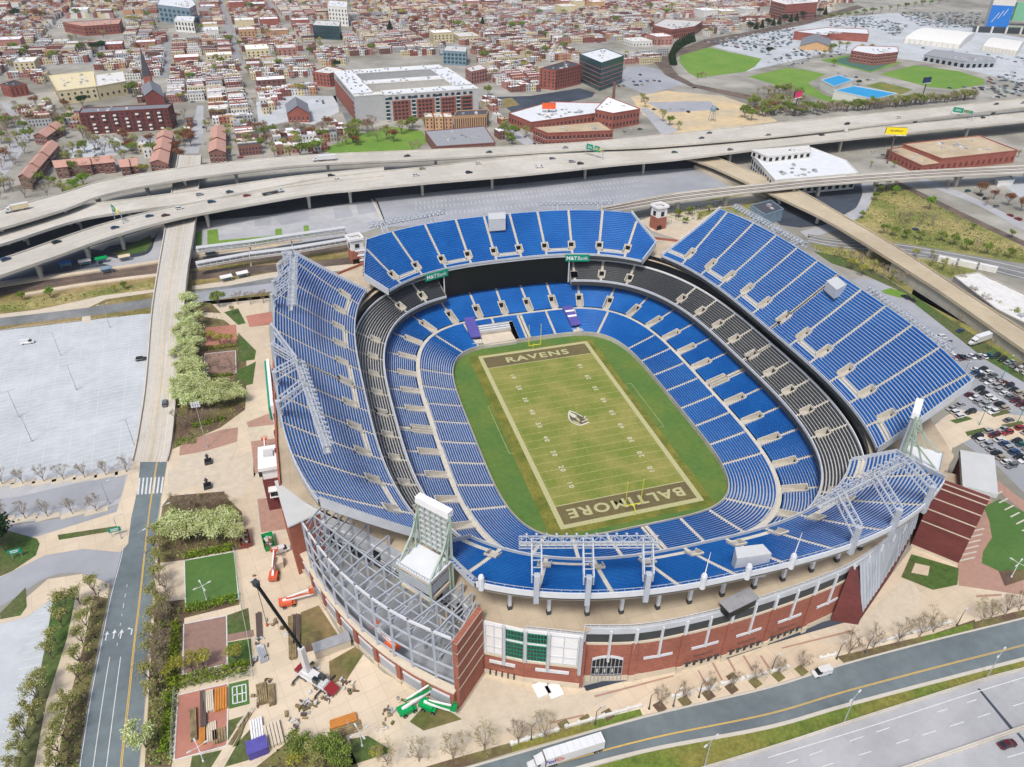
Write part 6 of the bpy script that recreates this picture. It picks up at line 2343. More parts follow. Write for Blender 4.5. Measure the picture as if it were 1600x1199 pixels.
building('brick_hotel', 'red brick hotel with white striped end bays at the top edge', 'hotel', pxp([(1205, 2), (1228, 8), (1278, 4), (1280, -6), (1220, -8)], 24), 24, 'brick_red', 'roof_pale', (2.4, 1.8, rows(5, 2.5, 4.2, 2.4), 'glass_pane', 'trim_white'))
building('brick_store', 'low red brick store with white flat roof beside the crowded car park', 'store', pxp([(1241, 50), (1292, 56), (1296, 50), (1358, 54), (1355, 46), (1290, 44)], 10), 10, 'brick_red', 'roof_white')
gabled('brick_station', 'small brick station house with grey gabled roof', 'station house', [(1250, 72), (1300, 74), (1296, 60), (1254, 60)], 5, 6, 'stucco_tan', 'roof_shingle', False)
building('brick_school', 'red brick school with white parapet behind the dark sports court', 'school', pxp([(1330, 80), (1368, 86), (1404, 82), (1402, 74), (1340, 72)], 12), 12, 'brick_red', 'roof_white', (2.0, 2.2, rows(3, 2, 3.4, 1.9), 'glass_pane', 'trim_white'))
building('depot', 'long low grey depot with open bays behind the right sports field', 'depot', pxp([(1444, 86), (1510, 97), (1556, 96), (1550, 90), (1460, 78)], 7), 7, 'steel_grey', 'roof_mid', (4, 2.5, ((.5, 4.5),), 'black'))
bs = building('blue_roofed_shed', 'white shed with bright blue roof, the smaller of two', 'shed', pxp([(1283, 126), (1303, 136), (1333, 126), (1311, 118)], 8), 8, 'stucco_white', 'roof_blue', extra=False)
building('blue_roofed_shed', 'long white shed with bright blue roof beside the smaller blue shed', 'shed', pxp([(1303, 142), (1366, 156), (1402, 147), (1335, 135)], 8), 8, 'stucco_white', 'roof_blue', extra=False)
mark('blue-roofed sheds', (1340, 150))

def tent(label, px, h):
 q = [Vector((*p, 0)) for p in pxp(px, h)]
 t_ = empty('event_tent')
 tag(t_, label, 'tent')
 m = MB()
 n = 10
 prof = [(0, -h), (0, 0), (.12, 2.2), (.3, 3.8), (.5, 4.4), (.7, 3.8), (.88, 2.2), (1, 0), (1, -h)]
 for k in range(n + 1):
  pass
 rws = []
 for f, dz in prof:
  a, b = q[0].lerp(q[3], f), q[1].lerp(q[2], f)
  rws.append([(*a.lerp(b, k / n)[:2], GZ + h + dz + (.25 if k % 2 else 0)) for k in range(n + 1)])
 m.grid(rws, 'stucco_white')
 for e in (0, -1):
  m.face([r[e] for r in rws], 'stucco_white')
 m.build('canopy', t_)
 m = MB()
 for k in range(n + 1):
  a = q[0].lerp(q[1], k / n)
  m.box((a.x, a.y, GZ), (.8, .8, h), 0, 'stucco_cream')
 m.build('post', t_)
 px2 = [(x, y) for x, y in px]
 EXCL.append([(min(p[0] for p in px) - 3, min(p[1] for p in px) - 3), (max(p[0] for p in px) + 3, min(p[1] for p in px) - 3), (max(p[0] for p in px) + 3, max(p[1] for p in px) + 12), (min(p[0] for p in px) - 3, max(p[1] for p in px) + 12)])

tent('larger white event tent, long and ridged, in the yard before the mural building', [(1414, 60), (1500, 70), (1524, 52), (1448, 44)], 6)
tent('smaller white event tent right of the long one', [(1536, 72), (1590, 80), (1600, 66), (1552, 60)], 6)
mark('white event tents', (1480, 65))
mu = empty('mural_building')
tag(mu, 'tall building wrapped in a blue and white mural with a green side', 'building')
m = MB()
q = pxp([(1546, -30), (1572, -26), (1592, -34), (1570, -40)], 50)
a0, a1 = P(1540, 41, GZ), P(1574, 43, GZ)
dv = (a1 - a0)
bk = Vector((-dv.y, dv.x, 0)).normalized() * 34
poly = [(a0.x, a0.y), (a1.x, a1.y), (a1.x + bk.x, a1.y + bk.y), (a0.x + bk.x, a0.y + bk.y)]
m.prism(poly, GZ, GZ + 58, 'stucco_white', 'roof_white')
m.build('wall', mu)
m = MB()
m.beam((*along(poly[0], poly[1], 0, .2), GZ + 15), (*along(poly[0], poly[1], 1, .2), GZ + 15), .3, 30, 'mural_blue')
m.build('blue_mural', mu)
m = MB()
p2, p3 = P(1577, 40, GZ), P(1660, 42, GZ)
m.beam((p2.x, p2.y, GZ + 20), (p3.x, p3.y, GZ + 20), 6, 26, 'mural_green')
m.build('green_mural', mu)
m = MB()
for k in range(3):                              # pale zigzag strokes and star of the mural
 x0, x1 = along(poly[0], poly[1], .2 + k * .22, .45), along(poly[0], poly[1], .42 + k * .18, .45)
 m.beam((*x0, GZ + 6 + k * 5), (*x1, GZ + 20 + k * 3), .2, .8, 'trim_white')
c = along(poly[0], poly[1], .45, .4)
m.beam((c[0] - 1.5, c[1], GZ + 46), (c[0] + 1.5, c[1], GZ + 46), .3, 6, 'mural_blue')
m.build('mural_stroke', mu)
m = MB()
p, q = P(1520, 50, GZ), P(1680, 56, GZ)
m.beam((p.x, p.y, GZ + 4), (q.x, q.y, GZ + 4), 10, 8, 'glass_pane')
for k in range(8):
 c = p.lerp(q, k / 7)
 m.box((c.x, c.y - 7, GZ), (2, 2, 9), 0, 'trim_white')
m.build('glass_base', mu)
EXCL.append([(1500, -30), (1700, -30), (1700, 62), (1500, 62)])

# --- buildings south of the motorway on the east side
gp = building('parking_garage', 'white parking garage with square openings beside the ramp', 'garage', pxp([(1176, 243), (1211, 282), (1262, 278), (1340, 271), (1322, 252), (1268, 232)], 11), 11, 'stucco_white', 'roof_white', (3.0, 2.0, ((1.5, 4.2), (5.5, 8.6)), 'black'))
building('garage_stair_block', 'white upper storey on the parking garage with dark square windows', 'garage', pxp([(1175, 236), (1200, 246), (1268, 238), (1264, 229)], 15, GZ), 4, 'stucco_white', 'roof_pale', (2.6, 2, ((.8, 3.2),), 'black'), z0=GZ + 11.1)
building('brick_depot', 'wide brick depot with tan flat roof under the yellow billboard', 'depot', pxp([(1411, 226), (1472, 249), (1590, 236), (1530, 213)], 9), 9, 'brick_red', 'roof_tan', (2, 3, ((2, 5),), 'brick_dark'))
building('brick_depot', 'low brick depot wing with tan roof left of the wide depot', 'depot', pxp([(1386, 235), (1441, 260), (1471, 256), (1412, 230)], 6.5), 6.5, 'brick_red', 'roof_tan', (1.6, 2.4, ((1.5, 4.5),), 'brick_dark'))
mark('tan-roofed brick depot', (1490, 250))
building('blue_annex', 'small blue walled building with dark roof beside the ramp', 'building', pxp([(1173, 322), (1196, 337), (1224, 328), (1204, 314)], 7), 7, 'glass_blue', 'roof_dark')
building('grey_warehouse', 'pale streaked warehouse roof beyond the ramp on the right', 'warehouse', pxp([(1490, 433), (1528, 427), (1602, 462), (1660, 490), (1660, 540), (1600, 506), (1556, 484)], 6), 6, 'concrete', 'roof_pale')
building('market_hut', 'white rooftop hut in the pale yard on the right', 'hut', pxp([(1556, 279), (1560, 285), (1585, 282), (1580, 276)], 3), 3, 'stucco_white', 'roof_white', extra=False)

# --- pink-roofed terraces on the left
k_ = 0
for px, n, hh, rf in (([(28, 276), (46, 279), (92, 226), (74, 222)], 6, 8, 'roof_pinkish'), ([(82, 252), (86, 262), (178, 253), (176, 243)], 5, 8, 'roof_pinkish'), ([(186, 250), (188, 261), (216, 259), (214, 246)], 2, 8, 'roof_pinkish'),
                      ([(234, 254), (262, 256), (270, 207), (247, 207)], 5, 8, 'roof_pinkish'), ([(326, 238), (352, 238), (352, 200), (330, 200)], 4, 8, 'roof_pinkish'), ([(52, 212), (72, 214), (98, 196), (80, 193)], 3, 7, 'roof_pinkish')):
 q = [Vector(p) for p in px]
 for k in range(n):
  split = abs(q[3].x - q[0].x) + abs(q[3].y - q[0].y) > abs(q[1].x - q[0].x) + abs(q[1].y - q[0].y)
  if split:
   a, b, c_, d = q[0].lerp(q[3], k / n), q[1].lerp(q[2], k / n), q[1].lerp(q[2], (k + 1) / n), q[0].lerp(q[3], (k + 1) / n)
  else:
   a, b, c_, d = q[0].lerp(q[1], k / n), q[0].lerp(q[1], (k + 1) / n), q[3].lerp(q[2], (k + 1) / n), q[3].lerp(q[2], k / n)
  o = gabled('terrace_house', None, 'house', [tuple(a), tuple(b), tuple(c_), tuple(d)], hh - (k % 2) * .9, 2.4, 'brick_brown', rf, not split, (2.6, ((1.2, 2.8), (4.4, 6))))
  c0 = P((a.x + c_.x) / 2, (a.y + c_.y) / 2, GZ + hh)
  later(o, 'brown brick terrace house with pinkish pitched roof', 'house', 'pink-roofed terrace houses', c0)

# ------------------------------------------------------------------ ordinary rowhouses of the city
TOPA = [(-200, 372), (0, 325), (100, 298), (160, 280), (240, 266), (320, 255), (480, 240), (680, 231), (890, 221), (1035, 208), (1240, 187), (1465, 165), (1600, 151), (1900, 110)]

def top_a(x):
 for (x0, y0), (x1, y1) in zip(TOPA, TOPA[1:]):
  if x0 <= x <= x1:
   return y0 + (y1 - y0) * (x - x0) / (x1 - x0)
 return 0

EXCL += [[(985, 150), (1060, 118), (1022, 98), (1040, 82), (1100, 58), (1180, 42), (1262, 26), (1340, 4), (1360, -30), (1800, -30), (1800, 200), (1000, 240), (1000, 175)],
         [(955, 132), (985, 100), (1045, 110), (1080, 132), (1010, 150)], [(765, 150), (905, 134), (935, 145), (880, 165), (790, 180)],
         [(490, 240), (560, 206), (612, 195), (668, 200), (672, 245)], [(284, 260), (302, 160), (320, 160), (320, 260)], [(765, 180), (778, 176), (856, 235), (835, 240)],
         [(96, 248), (140, 216), (206, 214), (206, 248), (180, 250)], [(515, 148), (530, 146), (562, 200), (540, 204)], [(402, 200), (440, 152), (526, 146), (532, 176), (490, 196), (450, 192)],
         [(-60, 300), (0, 150), (50, 200), (34, 250), (20, 300)], [(70, 45), (130, 42), (132, 58), (70, 56)], [(90, 305), (90, 262), (250, 255), (250, 285)]]
WALLS = ['brick_red'] * 3 + ['brick_brown'] * 2 + ['brick_pink'] * 3 + ['stucco_grey', 'stucco_white', 'stucco_cream'] + ['stucco_cream', 'stucco_cream', 'stucco_grey', 'stucco_grey', 'stucco_white', 'stucco_white', 'stucco_tan']
ROOFS = ['roof_silver'] * 9 + ['roof_pale'] * 6 + ['roof_mid'] * 3 + ['roof_dark'] * 2 + ['roof_tan']
rng = random.Random(11)
A4 = R(4)
ca, sa = math.cos(A4), math.sin(A4)
W2 = lambda u, v: (u * ca - v * sa, u * sa + v * ca)
houses = []

def free(x, y, z=GZ):
 px, py = PX((x, y, z))
 if not (-70 < px < 1680 and -45 < py):
  return False
 if py > top_a(px) - 3:
  return False
 return not any(inside(e, px, py) for e in EXCL)

mat('street', lin(138, 140, 146), var=.15, scale=.2, tint=lin(144, 146, 150), scale2=.03)
mat('yard', lin(164, 160, 150), var=.25, scale=.2, tint=lin(140, 140, 112), scale2=.04)
sm, ym = MB(), MB()
for bi in range(-12, 24):
 for bj in range(0, 27):
  u0, v0 = bi * 82, 300 + bj * 54
  if all(free(*W2(u0 + a, v0 + b)) for a in (-10, 0, 36, 72) for b in (-8, 0, 24, 46)):
   sm.sheet([W2(u0 - 9.5, v0 - 7), W2(u0 + 72.5, v0 - 7), W2(u0 + 72.5, v0 + .5), W2(u0 - 9.5, v0 + .5)], GZ + .05, 'street')
   sm.sheet([W2(u0 - 9, v0 + .5), W2(u0 - 1, v0 + .5), W2(u0 - 1, v0 + 47), W2(u0 - 9, v0 + 47)], GZ + .055, 'street')
   ym.sheet([W2(u0 + 2, v0 + 3), W2(u0 + 70, v0 + 3), W2(u0 + 70, v0 + 45), W2(u0 + 2, v0 + 45)], GZ + .04, 'yard')
  vert = rng.random() < .35
  kind = rng.random()
  if kind < .20:                          # a large flat block instead of houses
   for k in range(2):
    uu, vv = u0 + 6 + k * 36, v0 + 8
    w_h, d_h, hh = rng.uniform(20, 30), rng.uniform(18, 36), rng.uniform(6, 13)
    if all(free(*W2(uu + a, vv + b)) for a, b in ((0, 0), (w_h, 0), (w_h, d_h), (0, d_h))):
     houses.append((uu, vv, w_h, d_h, hh, rng.choice(WALLS), rng.choice(ROOFS[:11]), 'b'))
   continue
  for row in range(4):
   if vert:
    base_u = u0 + 2 + row * 18.5
    v = v0 + 3
    while v < v0 + 48:
     w = rng.uniform(4.6, 6.6)
     if rng.random() < .93 and free(*W2(base_u + 5, v)) and free(*W2(base_u + 5, v), GZ + 10):
      d = rng.uniform(13, 18)
      houses.append((base_u, v, d, w - .05, rng.uniform(5, 8), rng.choice(WALLS), rng.choice(ROOFS), 'h'))
     v += w
   elif row < 3:
    base_v = v0 + 2 + row * 15.5
    u = u0 + 3
    while u < u0 + 72:
     w = rng.uniform(4.6, 6.6)
     if rng.random() < .94 and free(*W2(u, base_v + 5)) and free(*W2(u, base_v + 5), GZ + 10):
      d = rng.uniform(11, 15)
      houses.append((u, base_v + rng.uniform(-.3, .3), w - .05, d, rng.uniform(5, 8), rng.choice(WALLS), rng.choice(ROOFS), 'h'))
     u += w
struct(sm.build('street_ground'))
struct(ym.build('yard_ground'))
houses.sort(key=lambda h: (Vector((*W2(h[0], h[1]), GZ)) - CAM).length)

def house_mesh(mw, mr, u, v, w, d, h, wall, roof, seed, local=False, windows=True):
 """Walls into mw and roof into mr, in world axes (or about the front corner)."""
 o = W2(u, v)
 f = (lambda a, b: (W2(u + a, v + b)[0] - o[0], W2(u + a, v + b)[1] - o[1])) if local else (lambda a, b: W2(u + a, v + b))
 z = 0 if local else GZ
 q = [f(0, 0), f(w, 0), f(w, d), f(0, d)]
 drop = .9 if d > w else 0
 zt = [z + h, z + h, z + h - drop, z + h - drop]
 for k in range(4):
  a, b = q[k], q[(k + 1) % 4]
  mw.face([(*a, z), (*b, z), (*b, zt[(k + 1) % 4]), (*a, zt[k])], wall)
 mr.face([(*p, t) for p, t in zip(q, zt)], roof)
 if d > w and d < 13 and seed % 2:                        # lower rear addition
  e = 2.5
  a_ = [f(w * .1, d), f(w * .75, d), f(w * .75, d + e), f(w * .1, d + e)]
  mr.prism(a_, z, z + h * .55, wall, roof)
 mr.beam((*f(.15, .15), z + h + .2), (*f(w - .15, .15), z + h + .2), .3, .5, wall)
 r_ = random.Random(seed)
 if r_.random() < .6:
  c = f(w * r_.uniform(.2, .8), d * r_.uniform(.3, .8))
  mr.box((*c, z + h - .6), (.8, .8, r_.uniform(1.2, 2)), A4, 'brick_brown')
 if windows:
  n = max(2, int(w / 2.3))
  for zz in ((1.2, 2.9), (4.2, 5.8)) if h < 7.6 else ((1.2, 2.9), (4.2, 5.8), (7, 8.2)):
   for k in range(n):
    x = w * (k + .5) / n
    mw.face([(*f(x - .5, -.05), z + zz[0]), (*f(x + .5, -.05), z + zz[0]), (*f(x + .5, -.05), z + zz[1]), (*f(x - .5, -.05), z + zz[1])], 'glass_pane')

WNAME = {'brick_red': 'red brick', 'brick_brown': 'brown brick', 'brick_pink': 'pink brick', 'stucco_cream': 'cream', 'stucco_grey': 'grey', 'stucco_white': 'white', 'stucco_tan': 'tan'}
RNAME = {'roof_silver': 'silver roof', 'roof_pale': 'pale roof', 'roof_mid': 'grey roof', 'roof_dark': 'black roof', 'roof_tan': 'tan roof'}
near = [h for h in houses if h[7] == 'h'][:285]
nearset = set(id(h) for h in near)
blocks = [h for h in houses if h[7] == 'b']
for i, h in enumerate(near):
 u, v, w, d, hh, wall, roof, _ = h
 o = W2(u, v)
 t_ = empty('rowhouse', (o[0], o[1], GZ))
 mw, mr = MB(), MB()
 house_mesh(mw, mr, u, v, w, d, hh, wall, roof, i, True, i >= 110)
 mw.build('wall', t_)
 mr.build('roof', t_)
 if i < 110:
  n = max(2, int(w / 2.3))
  q0, q1 = W2(0, 0), W2(w, 0)
  for zz in ((1.2, 2.9), (4.2, 5.8)):
   for k in range(n):
    x = w * (k + .5) / n
    b = MB()
    a, c = W2(x - .5, -.06), W2(x + .5, -.06)
    b.beam((*a, (zz[0] + zz[1]) / 2), (*c, (zz[0] + zz[1]) / 2), .12, zz[1] - zz[0], 'glass_pane')
    b.build('window', t_)
 later(t_, f'{WNAME[wall]} rowhouse with {RNAME[roof]}', 'rowhouse', 'city rowhouses behind the motorway')
for i, h in enumerate(blocks[:60]):
 u, v, w, d, hh, wall, roof, _ = h
 poly = [W2(u, v), W2(u + w, v), W2(u + w, v + d), W2(u, v + d)]
 if i < 24:
  o = building('city_block', None, None, poly, hh, wall, roof, (1.8, 2.6, rows(max(1, int(hh / 3.6)), 1.4, 3.3, 1.7), 'glass_pane') if i < 14 else None, exclude=False)
 else:
  o = building('city_block', None, None, poly, hh, wall, roof, exclude=False)
 later(o, f'flat {WNAME[wall]} block with {RNAME[roof]}', 'building', 'larger blocks among the rowhouses', poly[0])
mw = MB()
for i, h in enumerate(houses):
 if id(h) in nearset or h in blocks[:60]:
  continue
 u, v, w, d, hh, wall, roof, _ = h
 house_mesh(mw, mw, u, v, w, d, hh, wall, roof, i, False, i < 2600)
tag(mw.build('far_rowhouses'), kind='stuff')
print('houses', len(houses), len(blocks))

# ------------------------------------------------------------------ trees
mat('bark', lin(104, 94, 84), var=.2, scale=1.5)
mat('twig', lin(142, 128, 112), var=.15, scale=1.5, rnd=.1)
for nm, c1, c2 in (('leaf_blossom', (204, 212, 160), (160, 174, 108)), ('leaf_green', (128, 142, 68), (98, 118, 54)), ('leaf_yellow', (164, 162, 70), (142, 138, 66)),
                   ('leaf_dark', (50, 76, 46), (36, 58, 38)), ('leaf_russet', (140, 92, 66), (116, 82, 62)), ('leaf_olive', (164, 164, 104), (132, 136, 80)), ('leaf_bright', (122, 152, 56), (96, 128, 48)), ('hedge', (118, 138, 40), (92, 114, 34))):
 mat(nm, lin(*c1), rough=.9, var=.22, scale=1.6, tint=lin(*c2), scale2=.5, rnd=.12, spec=.1)

def limbs(mb, rnd, h, spread, levels, m, base_r=.16, trunk=.3, n0=6, tips=None):
 """Tapered trunk with forking limbs; returns twig ends."""
 ends = []

 def grow(p, d, l, r, lev):
  q = p + d * l
  mb.tube(p, q, r, r * .62, m, 6 if lev == 0 else (4 if lev < 2 else 3), False)
  if lev >= levels:
   ends.append(q)
   return
  k = n0 if lev == 0 else rnd.choice((2, 3, 3))
  for i in range(k):
   a = rnd.uniform(0, 2 * math.pi) if lev else 2 * math.pi * (i + rnd.random() * .6) / k
   tilt = rnd.uniform(.35, .8) * spread if lev == 0 else rnd.uniform(.25, .65)
   x = d.cross(Vector((0, 0, 1)) if abs(d.z) < .9 else Vector((1, 0, 0))).normalized()
   y = d.cross(x)
   nd_ = (d * math.cos(tilt) + (x * math.cos(a) + y * math.sin(a)) * math.sin(tilt)).normalized()
   nd_ = (nd_ + Vector((0, 0, .18))).normalized()
   grow(q - d * l * rnd.uniform(0, .25) * (lev == 0), nd_, l * rnd.uniform(.55, .8) if lev else h * (1 - trunk) * rnd.uniform(.32, .45), r * .55, lev + 1)
 grow(Vector((0, 0, 0)), Vector((rnd.uniform(-.05, .05), rnd.uniform(-.05, .05), 1)).normalized(), h * trunk, base_r, 0)
 return ends

def leaf(mb, c, s, rnd, m):
 n = Vector((rnd.gauss(0, 1), rnd.gauss(0, 1), rnd.gauss(.5, .8))).normalized()
 x = n.orthogonal().normalized()
 a = rnd.uniform(0, 6.28)
 y = n.cross(x)
 x, y = x * math.cos(a) + y * math.sin(a), y * math.cos(a) - x * math.sin(a)
 mb.face([c + x * s, c + y * s * .7, c - x * s * .9, c - y * s * .75], m)

def tree_kind(seed, h, wd, kind, leafm, leaves, size, twigs=True, density=1.0):
 """(trunk mesh, crown mesh) of one tree, base at the origin."""
 rnd = random.Random(seed)
 t, c = MB(), MB()
 ends = limbs(t, rnd, h, wd / h * 1.15, 3 if kind != 'bare' else 4, 'bark' if kind != 'bare' else 'twig', base_r=.02 * h + .04, trunk=.28 if kind != 'cone' else .5)
 if kind == 'bare':
  for q in ends:
   for k in range(3):
    d = Vector((rnd.gauss(0, 1), rnd.gauss(0, 1), rnd.gauss(.7, .6))).normalized()
    c.tube(q, q + d * rnd.uniform(.5, 1.1) * h / 8, .025, .012, 'twig', 3, False)
   for k in range(leaves):
    leaf(c, q + Vector((rnd.gauss(0, .4), rnd.gauss(0, .4), rnd.gauss(.1, .4))), size, rnd, leafm)
 elif kind == 'cone':
  for k in range(leaves):
   f = rnd.random() ** .7
   z = h * (.06 + .94 * (1 - f))
   r = wd / 2 * f * (.55 + .45 * rnd.random())
   a = rnd.uniform(0, 6.28)
   leaf(c, Vector((r * math.cos(a), r * math.sin(a), z)), size, rnd, leafm)
 else:
  # clumps sit on limb ends; a few strays fill the outline unevenly
  cl = [q for q in ends]
  rnd.shuffle(cl)
  cl = cl[:46]
  sc = max(1e-3, max(math.hypot(q.x, q.y) for q in cl))
  zt = max(q.z for q in cl)
  for q in cl:
   q2 = Vector((q.x * wd / 2 / sc * .86, q.y * wd / 2 / sc * .86, q.z * h / zt * .93))
   r = rnd.uniform(.55, 1.25) * wd / 7
   for k in range(int(leaves / 46 * rnd.uniform(.5, 1.6))):
    d = Vector((rnd.gauss(0, 1), rnd.gauss(0, 1), rnd.gauss(0, .8)))
    leaf(c, q2 + d * r * .55, size * rnd.uniform(.6, 1.3), rnd, leafm)
 return t.mesh('trunk'), c.mesh('crown')

TREES = {}

def tree_set(key, n, *a, **k):
 TREES[key] = [tree_kind(100 * len(TREES) + i, *a, **k) for i in range(n)]

tree_set('blossom', 5, 8, 7, 'leafy', 'leaf_blossom', 2600, .2)
tree_set('green', 3, 8, 7, 'leafy', 'leaf_green', 1700, .28)
tree_set('olive', 5, 8, 6, 'leafy', 'leaf_olive', 1200, .17)
tree_set('yellow', 2, 7, 6, 'leafy', 'leaf_yellow', 800, .2)
tree_set('bright', 2, 7, 6, 'leafy', 'leaf_bright', 1100, .26)
tree_set('russet', 2, 8, 7, 'leafy', 'leaf_russet', 1000, .26)
tree_set('bare', 4, 7, 6, 'bare', 'leaf_olive', 1, .09)
tree_set('budding', 3, 7, 6, 'bare', 'leaf_yellow', 2, .13)
tree_set('evergreen', 2, 10, 6, 'cone', 'leaf_dark', 1700, .45)
tree_set('darktree', 2, 10, 9, 'leafy', 'leaf_dark', 2400, .4)
TREE_N = [0]
TDESC = {'blossom': 'pale green blossoming tree', 'green': 'full green tree', 'olive': 'sparse olive-green young tree', 'yellow': 'small yellow-green tree', 'bright': 'bright spring-green tree', 'russet': 'russet brown tree',
         'bare': 'bare grey-brown tree', 'budding': 'budding tree with thin yellow crown', 'evergreen': 'dark pointed evergreen', 'darktree': 'dark green broad tree'}

MASS = ([], [], [], [])                         # far trees merged into one wood: vertices, faces, slots, slot names

def tree(key, px=None, h=7, wide=1.0, desc=None, group=None, at=None, z=GZ, mass=False):
 c = at or P(*px, z)
 r_ = random.Random(TREE_N[0] * 31 + 5)
 TREE_N[0] += 1
 tm, cm = r_.choice(TREES[key])
 if mass:
  a, s = r_.uniform(0, 6.28), h / (10 if key in ('evergreen', 'darktree') else 8)
  M = Matrix.Translation((c[0], c[1], z)) @ Matrix.Rotation(a, 4, 'Z') @ Matrix.Diagonal((s * wide, s * wide, s, 1))
  for me in (tm, cm):
   i = len(MASS[0])
   MASS[0].extend([tuple(M @ v.co) for v in me.vertices])
   n_ = me.materials[0].name
   if n_ not in MASS[3]:
    MASS[3].append(n_)
   MASS[1].extend([tuple(i + j for j in p.vertices) for p in me.polygons])
   MASS[2].extend([MASS[3].index(n_)] * len(me.polygons))
  return
 nat = {'evergreen': 10, 'darktree': 10, 'blossom': 8, 'green': 8, 'olive': 8, 'russet': 8}.get(key, 7)
 t_ = empty('tree', (c[0], c[1], z), r_.uniform(0, 6.28))
 s = h / nat
 t_.scale = (s * wide, s * wide, s)
 for n, me in (('trunk', tm), ('crown', cm)):
  o = bpy.data.objects.new(n, me)
  C.objects.link(o)
  o.parent = t_
 later(t_, desc or TDESC[key], 'tree', group, (c[0], c[1]))
 return t_

G1 = 'blossoming trees along the street and plaza'
for x, y, h in ((296, 484, 9), (288, 512, 8), (310, 512, 8), (290, 534, 9), (312, 552, 8), (286, 566, 8), (308, 584, 8), (312, 598, 9), (284, 622, 8), (326, 632, 8), (346, 632, 8), (374, 630, 7), (301, 498, 9), (294, 522, 8), (304, 536, 9), (293, 548, 8), (302, 566, 8), (289, 584, 8), (300, 596, 9), (285, 610, 8), (297, 622, 8), (310, 610, 8), (322, 618, 8), (336, 624, 8), (352, 622, 8), (366, 622, 7), (300, 642, 8), (318, 640, 8), (338, 640, 8), (358, 636, 7), (282, 634, 8),
    (270, 842, 8), (284, 850, 8), (298, 840, 8), (312, 848, 8), (328, 838, 8), (342, 850, 8), (356, 838, 8), (370, 846, 7), (300, 828, 7), (322, 826, 7), (345, 826, 7), (362, 824, 7), (280, 834, 8)):
 tree('blossom', (x, y), h, 1.3, None, G1)
for x, y, k in ((330, 535, 'yellow'), (345, 540, 'yellow'), (360, 540, 'yellow'), (328, 575, 'bare'), (342, 580, 'bare'), (362, 580, 'bare'), (278, 660, 'bare'), (288, 672, 'bare'), (300, 664, 'bare'), (322, 660, 'bare'), (338, 660, 'bare'), (275, 796, 'bare'), (292, 800, 'bare'), (306, 795, 'bare'), (322, 800, 'bare'), (340, 796, 'bare'), (352, 795, 'bare'), (282, 815, 'bare'), (300, 812, 'bare')):
 tree(k, (x, y), 6, 1, None, 'small trees around the brick courts')
for x, y, h, k in ((250, 845, 7, 'olive'), (247, 868, 8, 'olive'), (252, 890, 8, 'olive'), (250, 915, 8, 'olive'), (246, 940, 8, 'olive'), (255, 955, 8, 'olive'), (247, 978, 8, 'olive'), (240, 1005, 8, 'olive'), (238, 1030, 7, 'olive'), (256, 1035, 8, 'bare'), (252, 1062, 8, 'bare'), (236, 1068, 8, 'olive'), (238, 1092, 7, 'olive'), (258, 1015, 8, 'bare'), (262, 975, 8, 'bare'), (268, 950, 8, 'bare'), (260, 925, 8, 'bare'), (228, 1168, 9, 'blossom'), (252, 1120, 6, 'olive'), (268, 1060, 5, 'yellow'), (282, 1052, 6, 'yellow'), (302, 1050, 7, 'yellow'), (320, 1046, 7, 'yellow'), (370, 1034, 6, 'yellow')):
 tree(k, (x, y), h, 1, None, 'street trees east of the asphalt street')
for x, y, h, k in ((105, 960, 9, 'olive'), (98, 980, 8, 'olive'), (90, 1008, 7, 'olive'), (82, 1030, 7, 'olive'), (64, 1100, 9, 'olive'), (58, 1130, 9, 'olive'), (44, 1155, 9, 'olive'), (40, 1180, 8, 'olive'), (30, 1215, 8, 'olive'), (150, 930, 8, 'olive'), (146, 960, 7, 'olive'), (138, 985, 8, 'olive'), (132, 1010, 8, 'olive'), (128, 1040, 8, 'olive'), (125, 1065, 7, 'olive'), (112, 1110, 8, 'olive'), (106, 1130, 8, 'olive'), (104, 1158, 9, 'olive'), (95, 1180, 8, 'olive'), (92, 1205, 8, 'olive'), (126, 945, 7, 'olive'), (70, 1075, 7, 'olive')):
 tree(k, (x, y), h, 1.0, None, 'trees along the footpath west of the street')
for x, y in ((4, 757), (36, 756), (69, 753), (100, 750), (133, 747), (166, 743), (198, 738), (4, 813), (40, 811), (75, 808), (114, 804), (151, 799)):
 tree('bare', (x, y), 6.5, 1, None, 'bare trees on the car park islands')
tree('darktree', (8, 862), 12, 1, 'big dark evergreen on the grass by the side street')
tree('darktree', (-14, 858), 11, 1, 'dark evergreen cut by the left picture edge')
G2 = 'trees along the south pavement'
for x, y, k, h in ((605, 1196, 'budding', 7), (655, 1190, 'budding', 7), (708, 1186, 'budding', 8), (757, 1172, 'budding', 8), (810, 1162, 'bare', 8), (851, 1156, 'budding', 8), (1031, 1104, 'bare', 6.5), (1070, 1095, 'bare', 6), (1107, 1085, 'bare', 6), (1143, 1075, 'bare', 5.5), (1180, 1066, 'bare', 6), (1216, 1056, 'bare', 6), (1252, 1047, 'bare', 6), (1326, 1024, 'bare', 8.5), (1364, 1014, 'bare', 7.5), (1402, 1006, 'bare', 8), (1436, 996, 'bare', 8), (1458, 988, 'budding', 7.5), (1535, 972, 'budding', 8), (1570, 962, 'bare', 7.5), (1592, 954, 'bare', 7), (1548, 966, 'bare', 6)):
 tree(k, (x, y), h, 1, None, G2)
for x, y, k, h in ((470, 1180, 'green', 7), (490, 1190, 'olive', 7), (515, 1186, 'green', 7.5), (532, 1192, 'green', 6.5), (500, 1208, 'olive', 7), (462, 1200, 'yellow', 6), (538, 1215, 'green', 6), (590, 1186, 'yellow', 5)):
 tree(k, (x, y), h, 1, None, 'trees in the bottom edge planting bed')
